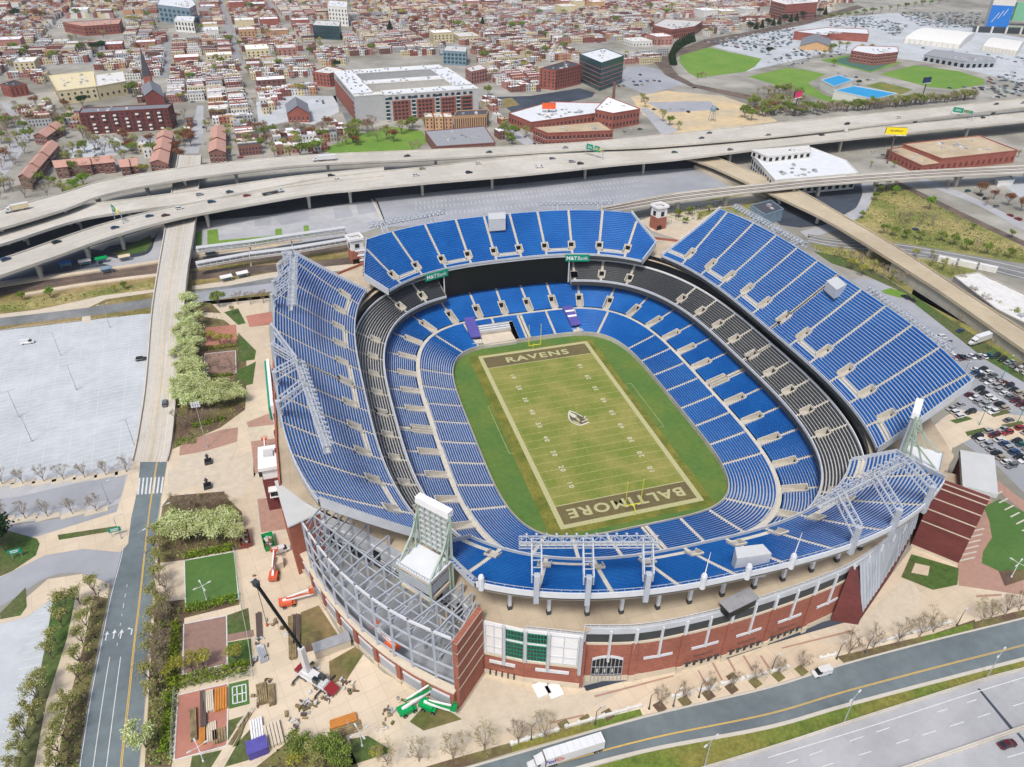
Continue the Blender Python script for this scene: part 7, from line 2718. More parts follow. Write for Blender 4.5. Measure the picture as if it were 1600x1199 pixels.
for x, y, k, h in ((343, 480, 'green', 8), (372, 476, 'bare', 7), (392, 476, 'bare', 7), (412, 474, 'bare', 7), (364, 492, 'olive', 5), (36, 470, 'bright', 5), (80, 466, 'bright', 6), (196, 452, 'green', 4), (180, 456, 'yellow', 4)):
 tree(k, (x, y), h, 1, None, 'trees beside the tram tracks')
# east scrub hill and slopes
for x, y, k, h in ((1451, 328, 'bright', 9), (1372, 302, 'green', 6), (1384, 296, 'olive', 7), (1398, 304, 'bright', 6), (1366, 314, 'green', 6), (1346, 342, 'green', 5), (1405, 352, 'bare', 8), (1420, 350, 'bare', 8), (1438, 352, 'bare', 8), (1456, 354, 'bare', 8), (1380, 366, 'green', 7), (1396, 370, 'green', 6), (1415, 374, 'green', 6), (1436, 376, 'green', 6), (1470, 378, 'green', 6), (1490, 384, 'green', 7), (1508, 392, 'green', 7), (1526, 394, 'bare', 7), (1540, 398, 'green', 7), (1556, 402, 'olive', 6), (1576, 404, 'green', 6),
                   (1310, 404, 'bare', 8), (1328, 412, 'bare', 8), (1344, 420, 'bare', 9), (1362, 428, 'olive', 8), (1330, 422, 'yellow', 7), (1346, 432, 'yellow', 7), (1380, 436, 'bare', 8), (1400, 446, 'bare', 8), (1392, 440, 'olive', 7), (1428, 404, 'yellow', 6), (1456, 416, 'bare', 7), (1472, 424, 'olive', 8), (1486, 432, 'bare', 7), (1496, 448, 'bare', 8), (1514, 470, 'bare', 8), (1534, 484, 'bare', 8), (1554, 490, 'yellow', 7), (1580, 504, 'olive', 8), (1600, 508, 'olive', 8), (1498, 508, 'bare', 6), (1545, 548, 'bare', 6), (1590, 585, 'bare', 6),
                   (1490, 290, 'russet', 10), (1530, 306, 'russet', 10), (1552, 312, 'russet', 7), (1574, 322, 'russet', 9), (1594, 330, 'russet', 9), (1540, 322, 'bare', 7), (1480, 296, 'bare', 7), (1600, 286, 'russet', 7), (1454, 404, 'olive', 5), (1496, 350, 'bare', 5), (1520, 360, 'green', 4), (1580, 372, 'green', 5),
                   (1396, 262, 'green', 5), (1360, 262, 'olive', 5), (1552, 252, 'russet', 6), (1572, 250, 'olive', 6), (1480, 262, 'yellow', 6), (1450, 268, 'olive', 5), (1590, 246, 'olive', 6)):
 tree(k, (x, y), h, 1, None, 'trees and bushes on the east railway slopes')
for x, y, k, h in ((1060, 340, 'green', 5), (1078, 336, 'green', 5), (1092, 344, 'olive', 5), (1108, 332, 'olive', 5), (1070, 350, 'bright', 4)):
 tree(k, (x, y), h, 1.3, None, 'bushes by the north-east gate tower')
# belt of scrub trees behind the motorway on the right
r_ = random.Random(3)
for k in range(190):
 x = 1165 + k * 1.9
 lo = top_a(x) - 3
 hi = (160 + (x - 1165) * .05) if x < 1260 else (172 - max(0, x - 1380) * .10)
 y = lo - (lo - hi) * r_.random() if hi < lo else lo - 2 * r_.random()
 tree(r_.choice(['bare', 'bare', 'olive', 'olive', 'green', 'bare']), (x + r_.uniform(-3, 3), y), r_.uniform(7, 11), 1.15, mass=True)
for k in range(15):                             # curved row of evergreens round the big field
 px = spline([(1052, 102), (1050, 88), (1060, 76), (1075, 68), (1087, 64)], 4)[k]
 tree('evergreen', px, 13, 1.25, None, 'evergreens curving round the green field')
for k in range(14):
 tree('evergreen' if k % 3 else 'darktree', (1172 + k * 9, 48 - k * 1.9), 12, 1.2, mass=True)
for k in range(16):
 tree(r_.choice(['olive', 'green', 'bright']), (1285 + k * 13, 34 - k * 2.0), 10, 1.3, mass=True)
# town trees
for x, y, k, h in ((100, 305, 'olive', 9), (75, 308, 'bare', 9), (52, 300, 'bare', 9), (60, 290, 'green', 8), (40, 310, 'bare', 9), (20, 300, 'bare', 9), (120, 300, 'bright', 8), (132, 292, 'bright', 8), (228, 276, 'yellow', 8), (212, 262, 'olive', 7), (160, 268, 'bare', 9), (175, 266, 'bare', 9), (150, 236, 'bare', 10), (172, 232, 'bare', 9), (188, 240, 'olive', 8), (140, 225, 'bare', 9), (130, 215, 'olive', 9), (276, 240, 'russet', 8), (282, 222, 'russet', 8), (276, 190, 'russet', 7), (95, 200, 'bare', 10), (85, 190, 'bare', 10), (50, 196, 'bare', 10), (70, 188, 'russet', 8), (12, 210, 'bare', 10), (25, 200, 'bare', 9),
                   (130, 168, 'darktree', 9), (208, 152, 'green', 13), (345, 250, 'olive', 7), (360, 245, 'olive', 7), (425, 226, 'bare', 9), (440, 222, 'russet', 8), (415, 215, 'bare', 9), (455, 248, 'olive', 9), (470, 246, 'green', 10), (485, 244, 'green', 9), (495, 240, 'bright', 9), (440, 246, 'bare', 8), (430, 246, 'olive', 7),
                   (545, 215, 'olive', 10), (552, 224, 'green', 10), (575, 214, 'bare', 11), (590, 222, 'bare', 10), (605, 218, 'olive', 10), (615, 222, 'russet', 9), (628, 210, 'olive', 10), (640, 206, 'green', 9), (575, 206, 'russet', 9), (582, 205, 'bare', 11), (645, 238, 'bare', 7), (655, 236, 'bare', 7), (645, 200, 'green', 8), (665, 200, 'olive', 8),
                   (786, 212, 'green', 8), (792, 220, 'olive', 7), (800, 226, 'bright', 6), (822, 214, 'olive', 8), (1008, 168, 'olive', 9), (1035, 190, 'olive', 9), (1046, 196, 'bright', 7), (1060, 204, 'olive', 7), (1002, 160, 'olive', 8), (1242, 150, 'bare', 8),
                   (160, 84, 'darktree', 12), (150, 84, 'darktree', 11), (128, 84, 'green', 11), (28, 32, 'darktree', 14), (45, 34, 'olive', 14), (60, 32, 'russet', 14), (82, 38, 'bare', 12), (205, 40, 'yellow', 14), (215, 42, 'olive', 13), (240, 44, 'bare', 12), (175, 46, 'green', 9), (528, 108, 'darktree', 8), (522, 112, 'green', 6), (472, 148, 'yellow', 9), (610, 54, 'evergreen', 16), (754, 45, 'evergreen', 14), (755, 96, 'green', 11), (765, 130, 'bare', 10), (772, 126, 'bare', 9), (715, 48, 'green', 12), (724, 50, 'olive', 12), (800, 48, 'bright', 12), (815, 46, 'bright', 11), (1048, 22, 'olive', 15), (1042, 26, 'bright', 12),
                   (630, 28, 'yellow', 14), (580, 26, 'yellow', 12), (650, 40, 'russet', 12), (700, 20, 'bare', 13), (880, 30, 'olive', 13), (960, 25, 'olive', 14), (360, 70, 'green', 10), (340, 100, 'olive', 10), (300, 130, 'green', 9), (310, 75, 'bare', 10), (420, 60, 'olive', 11), (80, 100, 'olive', 11), (86, 96, 'green', 10), (1200, 86, 'darktree', 8), (1090, 124, 'olive', 6), (1096, 122, 'olive', 6), (1102, 123, 'bare', 6), (1302, 104, 'bright', 8), (1310, 78, 'olive', 10), (1322, 80, 'olive', 10), (1300, 82, 'green', 9), (1345, 82, 'olive', 9), (1360, 82, 'olive', 9), (1288, 88, 'yellow', 8), (1340, 134, 'darktree', 5)):
 tree(k, (x, y), h * 1.15, 1.25, None, 'trees among the city houses', mass=y < 135)
for k in range(260):                             # more street trees between the houses
 for _ in range(20):
  x, y = r_.uniform(-20, 1130), 8 + 235 * r_.random() ** 1.6
  if y < top_a(x) - 8 and not any(inside(e, x, y) for e in EXCL):
   break
 tree(r_.choice(['bare', 'bare', 'olive', 'green', 'russet', 'bare', 'yellow', 'bare']), (x, y), r_.uniform(8, 12), 1.15, mass=True)

for zp, n in (([(0, 182), (60, 172), (120, 160), (290, 168), (350, 190), (350, 242), (240, 260), (100, 296), (0, 318)], 110), ([(350, 196), (420, 200), (560, 205), (560, 240), (480, 246), (350, 250)], 40), ([(780, 200), (830, 205), (830, 232), (795, 232)], 10), ([(965, 205), (1060, 195), (1120, 205), (1010, 216)], 10), ([(1165, 150), (1230, 140), (1262, 165), (1180, 190)], 40)):
 xs, ys = [p[0] for p in zp], [p[1] for p in zp]
 for k in range(n * 2):
  x, y = r_.uniform(min(xs), max(xs)), r_.uniform(min(ys), max(ys))
  if inside(zp, x, y) and y < top_a(x) - 4 and not (300 < x < 322) and not any(inside(e, x, y - 3) for e in EXCL[5:5 + 44]):
   tree(r_.choice(['bare', 'bare', 'olive', 'bare', 'russet', 'green', 'olive']), (x, y), r_.uniform(7, 11), 1.2, mass=True)

def hedge(label, px, w, h, m='hedge'):
 """Clipped hedge along a pixel polyline."""
 l = [Vector(v) for v in pxline(px, GZ, 4)]
 b = MB()
 rnd = random.Random(int(px[0][0]))
 for a, c in zip(l, l[1:]):
  d = c - a
  n = int(d.length * w * h * 9) + 4
  x = Vector((-d.y, d.x, 0)).normalized()
  for k in range(n):
   leaf(b, a.lerp(c, rnd.random()) + x * rnd.uniform(-w / 2, w / 2) + Vector((0, 0, h * (1 - rnd.random() ** 2 * .9))), rnd.uniform(.2, .4), rnd, m)
 o = b.build('hedge')
 return tag(o, label, 'hedge')

hedge('clipped hedge below the upper brick court', [(320, 547), (371, 542)], 2.2, 1.6)
hedge('hedge bed below the wooden court with dark soil', [(318, 592), (366, 586)], 2.2, 1.4)
hedge('hedge row on the planting bed above the steps', [(300, 668), (352, 656)], 2.4, 1.4)
hedge('hedge along the top of the green sports court', [(288, 872), (364, 858)], 2.6, 1.6)
hedge('hedge along the bottom of the green sports court', [(290, 956), (370, 938)], 3.0, 1.8)
hedge('bright hedge row between the two lower courts', [(274, 1072), (330, 1058), (390, 1046)], 4.0, 1.8)
hedge('hedge beside the street along the two lower courts', [(276, 975), (272, 1030), (268, 1078)], 2.4, 1.6)
hedge('hedge running along the left of the lumber court', [(264, 1085), (262, 1140), (256, 1180)], 2.4, 1.6)
hedge('low hedge at the foot of the brick steps', [(276, 694), (306, 690)], 3.0, 1.2, 'leaf_green')
hedge('long green strip hedge on the far bank of the motorway', [(100, 300), (170, 288), (245, 272)], 3, 1.2, 'leaf_bright')
# ground cover tufts on the scrub slopes: one mass
b = MB()
rnd = random.Random(9)
zones = [[(292, 472), (330, 476), (352, 498), (384, 548), (384, 600), (382, 638), (345, 666), (272, 700), (278, 600), (287, 505)], [(266, 777), (350, 770), (376, 800), (378, 856), (330, 864), (290, 872), (247, 878), (250, 830)], [(262, 942), (284, 950), (282, 1060), (268, 1195), (228, 1195), (234, 1090), (240, 1000)], [(150, 914), (171, 914), (151, 1012), (118, 1230), (84, 1228), (106, 1110), (132, 1010)], [(402, 1197), (455, 1157), (538, 1152), (556, 1197), (540, 1245), (402, 1245)], [(1350, 335), (1366, 298), (1400, 288), (1450, 314), (1525, 352), (1600, 392), (1600, 408), (1500, 392), (1400, 378)], [(1265, 384), (1400, 402), (1480, 414), (1420, 420), (1430, 452), (1380, 430), (1300, 404)], [(1030, 352), (1048, 334), (1130, 312), (1120, 326), (1080, 348)], [(0, 478), (120, 460), (235, 443), (235, 449), (130, 466), (0, 488)]]
for zi, zp in enumerate(zones):
 xs, ys = [p[0] for p in zp], [p[1] for p in zp]
 for k in range((2600, 1800, 3600, 2200, 900, 8000, 3500, 1200, 1500)[zi]):
  x, y = rnd.uniform(min(xs), max(xs)), rnd.uniform(min(ys), max(ys))
  if inside(zp, x, y):
   c = P(x, y)
   s_ = rnd.uniform(.2, .65) if zi > 4 else rnd.uniform(.18, .45)
   leaf(b, c + Vector((0, 0, s_ * rnd.random())), s_, rnd, rnd.choice(['leaf_olive', 'leaf_green', 'twig', 'leaf_green', 'leaf_olive', 'leaf_green', 'leaf_dark']))
tag(b.build('undergrowth'), kind='stuff')

me = bpy.data.meshes.new('wood')
me.from_pydata(MASS[0], [], MASS[1])
for n_ in MASS[3]:
 me.materials.append(MATS[n_])
me.polygons.foreach_set('material_index', MASS[2])
o = bpy.data.objects.new('distant_wood', me)
C.objects.link(o)
tag(o, kind='stuff')

# ------------------------------------------------------------------ vehicles
for nm, c in (('white', (.62, .63, .64)), ('silver', (.32, .33, .35)), ('grey', (.13, .14, .15)), ('black', (.016, .017, .02)), ('blue', (.022, .06, .15)), ('red', (.24, .018, .02)), ('darkred', (.09, .012, .018)), ('tan', (.34, .29, .21)), ('teal', (.02, .10, .11))):
 mat('car_' + nm, c, rough=.28, var=.03, spec=.6)
mat('tyre', (.012, .012, .013), rough=.8, var=.1)
mat('hub', (.3, .31, .32), rough=.35, var=.05, metal=.6)
mat('lamp_clear', (.75, .76, .74), rough=.2, var=.02)
mat('lamp_red', (.35, .01, .01), rough=.25, var=.02)

def loft(mb, secs, m, caps=True):
 """Skin through cross-section loops (lists of equal length)."""
 n = len(secs[0])
 for a, b in zip(secs, secs[1:]):
  for k in range(n):
   mb.face([a[k], a[(k + 1) % n], b[(k + 1) % n], b[k]], m)
 if caps:
  mb.face(secs[0][::-1], m)
  mb.face(secs[-1], m)

def car_meshes(kind, col):
 """Body, cabin glass, wheel, lamps; x forward, base at z = 0."""
 L_, w, hb, ht = {'sedan': (4.7, 1.8, .92, 1.42), 'suv': (4.8, 1.9, 1.08, 1.72), 'van': (5.4, 2.0, 1.2, 2.1)}[kind]
 b = MB()

 def sec(x, z0, z1, hw, r=.12):
  return [(x, -hw + r * .5, z0), (x, hw - r * .5, z0), (x, hw, z0 + r), (x, hw, z1 - r), (x, hw - r, z1), (x, -hw + r, z1), (x, -hw, z1 - r), (x, -hw, z0 + r)]
 h = w / 2
 loft(b, [sec(-L_ / 2, .42, hb - .14, h * .86), sec(-L_ / 2 + .15, .28, hb - .03, h * .97), sec(-L_ * .3, .24, hb, h), sec(L_ * .16, .24, hb, h), sec(L_ * .36, .26, hb - .12, h * .98), sec(L_ / 2 - .18, .28, hb - .22, h * .92), sec(L_ / 2, .42, hb - .34, h * .78)], 'car_' + col)
 rx = {'sedan': (-L_ * .42, -L_ * .25, L_ * .05, L_ * .24), 'suv': (-L_ * .485, -L_ * .42, L_ * .06, L_ * .22), 'van': (-L_ * .49, -L_ * .47, L_ * .2, L_ * .33)}[kind]
 g = MB()
 cs = lambda x, z, hw: [(x, -hw, hb - .03), (x, hw, hb - .03), (x, hw * .82, z), (x, -hw * .82, z)]
 zt = ht - .05
 loft(g, [[(rx[0], -h * .86, hb - .03), (rx[0], h * .86, hb - .03), (rx[0] + .05, h * .8, hb), (rx[0] + .05, -h * .8, hb)], cs(rx[1], zt, h * .93), cs(rx[2], zt, h * .93), [(rx[3], -h * .88, hb - .04), (rx[3], h * .88, hb - .04), (rx[3] - .05, h * .82, hb - .01), (rx[3] - .05, -h * .82, hb - .01)]], 'glass_dark')
 r = MB()
 z = ht - .05
 r.prism([(rx[1] - .02, -h * .78), (rx[2] + .02, -h * .78), (rx[2] + .02, h * .78), (rx[1] - .02, h * .78)], z, z + .06, 'car_' + col, bottom=True)
 for x in (rx[1] + (rx[2] - rx[1]) * .5,) if kind != 'van' else ():
  for s in (-1, 1):
   r.beam((x, s * h * .92, hb), (x, s * h * .78, z), .09, .05, 'car_' + col)
 if kind == 'van':
  r.prism([(rx[1], -h * .93), (rx[2] - .5, -h * .93), (rx[2] - .5, h * .93), (rx[1], h * .93)], hb - .02, z, 'car_' + col)
 wh = MB()
 wh.tube((0, -.11, 0), (0, .11, 0), .33, .33, 'tyre', 12)
 wh.tube((0, -.125, 0), (0, .125, 0), .19, .19, 'hub', 8)
 lm = MB()
 for s in (-1, 1):
  lm.box((L_ / 2 - .1, s * h * .62, hb - .42), (.2, .34, .13), 0, 'lamp_clear')
 tl = MB()
 for s in (-1, 1):
  tl.box((-L_ / 2 + .06, s * h * .68, hb - .3), (.16, .3, .16), 0, 'lamp_red')
 return L_, w, b.mesh('body'), g.mesh('window_glass'), r.mesh('roof'), wh.mesh('wheel'), lm.mesh('headlight'), tl.mesh('tail_light')

CARS = {}
CN = {'white': 'white', 'silver': 'silver', 'grey': 'grey', 'black': 'black', 'blue': 'dark blue', 'red': 'bright red', 'darkred': 'dark red', 'tan': 'tan', 'teal': 'teal'}

def car(c, ang, kind, col, desc=None, group=None, detail=True, z=None):
 key = (kind, col)
 if key not in CARS:
  CARS[key] = car_meshes(*key)
 L_, w, b, g, r, wh, lm, tl = CARS[key]
 zz = c[2] if z is None else z
 t_ = empty('parked_car' if desc is None or 'parked' in desc else 'car', (c[0], c[1], zz), ang)
 parts = [('body', b), ('window_glass', g), ('roof', r)]
 if detail:
  parts += [('headlight', lm), ('tail_light', tl)]
 for n, me in parts:
  o = bpy.data.objects.new(n, me)
  C.objects.link(o)
  o.parent = t_
 if detail:
  for sx in (-.31, .31):
   for sy in (-.46, .46):
    o = bpy.data.objects.new('wheel', wh)
    C.objects.link(o)
    o.parent = t_
    o.location = (L_ * sx, w * sy, .33)
 later(t_, desc or f'parked {CN[col]} {"car" if kind == "sedan" else ("high-roofed car" if kind == "suv" else "van")}', 'car' if kind != 'van' else 'van', group, (c[0], c[1]))
 return t_

rc = random.Random(21)
COLS = ['white'] * 4 + ['silver'] * 3 + ['grey'] * 3 + ['black'] * 4 + ['blue'] * 2 + ['darkred', 'red', 'teal', 'tan']

def ang_px(a, b):
 v = P(*b) - P(*a)
 return math.atan2(v.y, v.x)

def car_row(a, b, n, face, group, skip=.08, cols=None):
 """n cars side by side from pixel a to b; face = pixel direction the bonnets point."""
 an = ang_px((a[0], a[1]), (a[0] + face[0], a[1] + face[1]))
 A, B = P(*a), P(*b)
 for k in range(n):
  if rc.random() < skip:
   continue
  c = A.lerp(B, k / max(1, n - 1))
  car((c.x + rc.uniform(-.2, .2), c.y + rc.uniform(-.2, .2), GZ + .05), an + rc.uniform(-.03, .03) + (math.pi if rc.random() < .5 else 0), rc.choice(['sedan', 'suv', 'suv', 'sedan']), rc.choice(cols or COLS), None, group)

GC = 'cars parked in the car park beside the east stand'
car_row((1493, 562), (1560, 600), 3, (10, 3), GC, 0)
car_row((1490, 560), (1545, 558), 7, (14, 10), GC, 0)
car_row((1556, 558), (1612, 590), 7, (12, -6), GC, .05)
car_row((1522, 584), (1620, 652), 13, (16, -4), GC, .03)
car_row((1536, 578), (1626, 640), 12, (16, -4), GC, .05)
car_row((1514, 618), (1552, 646), 6, (16, -4), GC, 0)
car_row((1530, 610), (1570, 640), 6, (16, -4), GC, .05)
car_row((1486, 640), (1500, 652), 3, (16, -4), GC, 0)
car_row((1500, 634), (1516, 646), 2, (16, -4), GC, 0)
car_row((1526, 684), (1580, 730), 8, (16, -4), GC, 0)
car_row((1546, 676), (1600, 722), 8, (16, -4), GC, .05)
car_row((1566, 672), (1620, 716), 8, (16, -4), GC, .05)
car_row((1576, 658), (1620, 690), 6, (16, -4), GC, .05)
car_row((1580, 568), (1640, 600), 6, (16, -4), GC, .05)
car_row((1414, 466), (1424, 470), 2, (8, 5), GC, 0, ['black', 'blue'])
car_row((1500, 518), (1502, 519), 1, (10, -4), GC, 0, ['blue'])
car_row((1468, 528), (1478, 536), 3, (14, 0), GC, 0, ['black', 'white', 'silver'])
# cars on the motorway decks
GM = 'cars driving on the motorway viaducts'

def deck_car(px, col, kind, T, B, rev=False, zoff=.05):
 best = None
 for i in range(len(T) - 1):
  for f in (.2, .4, .6, .8):
   q = T[i].lerp(B[i], f)
   x, y = PX(q)
   d = abs(x - px[0]) + abs(y - px[1])
   if best is None or d < best[0]:
    best = (d, q, (T[i + 1] - T[i]), i, f)
 _, q, d, i, f = best
 z = q.z
 c = P(px[0], px[1], z)
 a = math.atan2(d.y, d.x) + (math.pi if rev else 0)
 car((c.x, c.y, z + zoff), a, kind, col, f'{CN[col]} {"car" if kind == "sedan" else ("high-roofed car" if kind == "suv" else "van")} driving on a motorway viaduct', GM)

for px, col, kd in (((10, 407), 'blue', 'suv'), ((89, 380), 'black', 'suv'), ((180, 357), 'blue', 'sedan'), ((234, 339), 'blue', 'sedan'), ((259, 338), 'darkred', 'sedan'), ((281, 327), 'white', 'suv'), ((331, 317), 'blue', 'suv'), ((312, 305), 'silver', 'sedan'), ((359, 301), 'teal', 'sedan'), ((386, 307), 'red', 'sedan'),
     ((518, 276), 'black', 'suv'), ((528, 282), 'white', 'sedan'), ((650, 275), 'white', 'sedan'), ((733, 271), 'black', 'suv'), ((748, 257), 'white', 'sedan'), ((843, 262), 'white', 'van'), ((863, 249), 'grey', 'sedan'), ((894, 254), 'silver', 'suv'), ((907, 257), 'black', 'suv'), ((1054, 239), 'teal', 'sedan'), ((1141, 235), 'grey', 'sedan'), ((1284, 212), 'black', 'sedan'), ((1322, 206), 'white', 'van'), ((1536, 185), 'black', 'sedan'), ((660, 265), 'tan', 'sedan')):
 deck_car(px, col, kd, TB, BB)
for px, col, kd in (((764, 239), 'teal', 'sedan'), ((636, 245), 'black', 'sedan'), ((883, 232), 'silver', 'sedan'), ((1096, 217), 'grey', 'sedan'), ((1108, 209), 'grey', 'sedan'), ((1323, 195), 'black', 'suv'), ((1403, 185), 'white', 'sedan'), ((1556, 164), 'grey', 'suv'), ((1598, 162), 'silver', 'suv'), ((1200, 212), 'tan', 'sedan')):
 deck_car(px, col, kd, TA, BA, True)
d = ang_px((258, 631), (262, 560))
i_ = min(range(len(RL)), key=lambda i: abs(PX(RL[i].lerp(RR[i], .75))[1] - 631))
c = RL[i_].lerp(RR[i_], .74)
c = P(258, 632, c.z)
car((c.x, c.y, c.z + .05), d, 'suv', 'grey', 'grey high-roofed car climbing the road bridge')
c = P(44, 537)
car((c.x, c.y, GZ + .06), 0.05, 'van', 'white', 'white pickup-like van parked alone on the pale car park')
c = P(222, 563)
car((c.x, c.y, GZ + .06), 0.05, 'suv', 'black', 'black car parked at the edge of the pale car park')
c = P(1283, 1053)
car((c.x, c.y, GZ + .06), ang_px((1283, 1053), (1250, 1062)), 'van', 'white', 'white delivery van driving on the south street')
MARKS['white delivery van'] = (c.x, c.y)
c = P(1573, 1165)
car((c.x, c.y, GZ + .06), ang_px((1573, 1165), (1600, 1157)), 'sedan', 'darkred', 'dark red car on the motorway in the bottom corner')
for px, col in (((305, 190), 'white'), ((318, 200), 'blue'), ((302, 215), 'silver'), ((320, 225), 'white'), ((230, 225), 'blue'), ((236, 230), 'darkred'), ((228, 234), 'white'), ((104, 238), 'blue'), ((150, 246), 'teal'), ((100, 250), 'teal'), ((805, 205), 'black'), ((820, 215), 'silver'), ((835, 226), 'blue'), ((790, 192), 'grey'), ((782, 186), 'white'), ((540, 156), 'black'), ((548, 166), 'blue'), ((556, 182), 'teal'), ((1000, 118), 'black'), ((1030, 128), 'black'), ((985, 124), 'white'), ((1085, 138), 'black'), ((1120, 172), 'black'), ((1075, 176), 'black'), ((1065, 172), 'white'), ((1022, 172), 'black'), ((1034, 173), 'black'), ((1048, 172), 'white'), ((975, 207), 'silver'), ((985, 205), 'white'), ((1000, 203), 'teal'), ((1132, 248), 'black'), ((1120, 242), 'black'), ((1540, 312), 'black'), ((1530, 306), 'black'), ((1556, 324), 'grey'), ((1512, 300), 'teal'), ((1578, 338), 'red'), ((1590, 344), 'red'), ((1416, 362), 'white'), ((1430, 360), 'blue'), ((1380, 244), 'silver'), ((1365, 240), 'white')):
 c = P(*px)
 car((c.x, c.y, GZ + .08), rc.choice([1.6, .1, 1.5]) + rc.uniform(-.1, .1), rc.choice(['sedan', 'suv']), col, None, 'cars parked around the city streets', False)
# distant car parks: countless roofs, one mass
b = MB()
for zp, n in (([(1095, 66), (1165, 56), (1240, 44), (1240, 66), (1200, 84), (1150, 76)], 260), ([(1290, 32), (1360, 26), (1420, 40), (1400, 58), (1362, 44), (1296, 42)], 240), ([(1240, 76), (1330, 84), (1280, 92), (1240, 104), (1200, 98)], 90), ([(1400, 20), (1530, 20), (1530, 44), (1440, 42)], 240), ([(1240, 104), (1300, 112), (1420, 136), (1380, 132), (1290, 116)], 60), ([(1545, 120), (1600, 110), (1600, 150), (1545, 155)], 60), ([(1405, 72), (1600, 90), (1600, 104), (1560, 96)], 80), ([(1480, 140), (1530, 136), (1560, 140), (1500, 150)], 30), ([(400, 165), (440, 155), (520, 155), (480, 180)], 30), ([(96, 246), (140, 222), (200, 230), (150, 246)], 16), ([(930, 130), (1000, 118), (1040, 128), (960, 140)], 14)):
 xs, ys = [p[0] for p in zp], [p[1] for p in zp]
 for k in range(n * 3):
  x, y = rc.uniform(min(xs), max(xs)), rc.uniform(min(ys), max(ys))
  if not inside(zp, x, y) or rc.random() < .4:
   continue
  c = P(x, y)
  c = Vector((round(c.x / 2.7) * 2.7, round(c.y / 8) * 8, 0))
  m_ = 'car_' + rc.choice(['white'] * 9 + ['silver'] * 7 + COLS)
  b.box((c.x, c.y, GZ + .3), (1.8, 4.5, .7), A4, m_)
  b.box((c.x, c.y - .2, GZ + 1.0), (1.6, 2.3, .45), A4, 'glass_blue', m_)
for h in houses[::3]:                           # kerbside cars in the terraces
 if rc.random() < .45:
  x, y = W2(h[0] + rc.uniform(0, 6), h[1] - 4.5)
  m_ = 'car_' + rc.choice(COLS)
  b.box((x, y, GZ + .3), (4.4, 1.8, .7), A4, m_)
  b.box((x, y, GZ + 1.0), (2.3, 1.6, .45), A4, 'glass_blue', m_)
tag(b.build('distant_cars'), kind='stuff')

def lorry(c, ang, label, tl=14.6, col='white', letters=None, flat=False):
 t_ = empty('lorry', (c[0], c[1], c[2]), ang)
 tag(t_, label, 'lorry')
 m = MB()
 x1 = 0
 m.box((x1 + 2.2, 0, 1.0), (2.1, 2.4, 1.9), 0, 'car_white')
 m.prism([(x1 + 3.2, -.9), (x1 + 5.0, -.75), (x1 + 5.0, .75), (x1 + 3.2, .9)], .9, [2.1, 1.8, 1.8, 2.1], 'car_white', bottom=True)
 m.prism([(x1 + 1.2, -1.15), (x1 + 2.6, -1.15), (x1 + 2.6, 1.15), (x1 + 1.2, 1.15)], 2.9, [3.7, 3.0, 3.0, 3.7], 'car_white')
 m.build('cab', t_)
 m = MB()
 m.beam((x1 + 3.26, -1.0, 2.45), (x1 + 3.26, 1.0, 2.45), .1, .75, 'glass_dark')
 for s in (-1, 1):
  m.beam((x1 + 2.3, s * 1.21, 2.4), (x1 + 3.0, s * 1.21, 2.4), .05, .7, 'glass_dark')
 m.build('window_glass', t_)
 m = MB()
 m.box((0, 0, .75), (7, .9, .3), 0, 'steel_dark')
 m.build('chassis', t_)
 m = MB()
 if flat:
  m.box((-tl / 2 + 1.0, 0, 1.1), (tl, 2.5, .35), 0, 'steel_dark')
 else:
  m.box((-tl / 2 + .9, 0, 1.15), (tl, 2.6, 2.9), 0, 'car_white' if col == 'white' else col, 'roof_white')
  m.box((-tl / 2 + .9, 0, .9), (tl * .96, .9, .25), 0, 'steel_dark')
  for k in range(9):
   m.box((-tl + 1.6 + k * (tl - 1.2) / 8, 0, 4.05), (.06, 2.5, .03), 0, 'stucco_grey')
 tr = m.build('trailer', t_)
 if letters:
  m = MB()
  rot = Matrix.Rotation(math.pi if letters[1] > 0 else 0, 4, 'Z') @ Matrix.Rotation(R(90), 4, 'X')
  y = 1.34 * letters[1]
  m.add(text_mesh('Fed', 2.1, .05, .92, 'RIGHT'), Matrix.Translation((letters[0], y, 2.7)) @ rot, 'purple')
  m.add(text_mesh('Ex', 2.1, .05, .92, 'LEFT'), Matrix.Translation((letters[0], y, 2.7)) @ rot, 'hivis')
  m.build('trailer_lettering', tr)
 wh = CARS[next(iter(CARS))][5]
 for x in (3.6, -.2, -1.4, -tl + 3.0, -tl + 1.8):
  for s in (-1, 1):
   o = bpy.data.objects.new('wheel', wh)
   C.objects.link(o)
   o.parent = t_
   o.scale = (1.5, 2.0, 1.5)
   o.location = (x, s * 1.05, .5)
 return t_

c = P(856, 1193, GZ)
lorry((c.x, c.y, GZ + .05), ang_px((900, 1180), (856, 1194)), 'white articulated lorry with purple and orange lettering on the south street', 14.6, 'white', (-1.6, 1))
MARKS['white lettered lorry'] = (c.x, c.y)
z = GZ + 13
c = P(500, 252, z)
lorry((c.x, c.y, z + .05), ang_px((530, 248), (500, 250)), 'white lorry with box trailer on the rear motorway viaduct', 12, 'white')
z = GZ + 10.8
c = P(432, 302, z)
lorry((c.x, c.y, z + .05), ang_px((400, 308), (440, 300)), 'white lorry pulling an empty flatbed on the front motorway viaduct', 10, 'white', None, True)
z = GZ + 13
c = P(22, 331, z)
lorry((c.x, c.y, z + .05), ang_px((40, 328), (10, 334)), 'pale box lorry on the rear viaduct at the left edge', 9, 'stucco_cream')
c = P(1508, 540)
lorry((c.x + 6, c.y, GZ + .05), ang_px((1530, 535), (1500, 545)), 'white trailer lorry parked behind the east stand', 12, 'white')
m = MB()
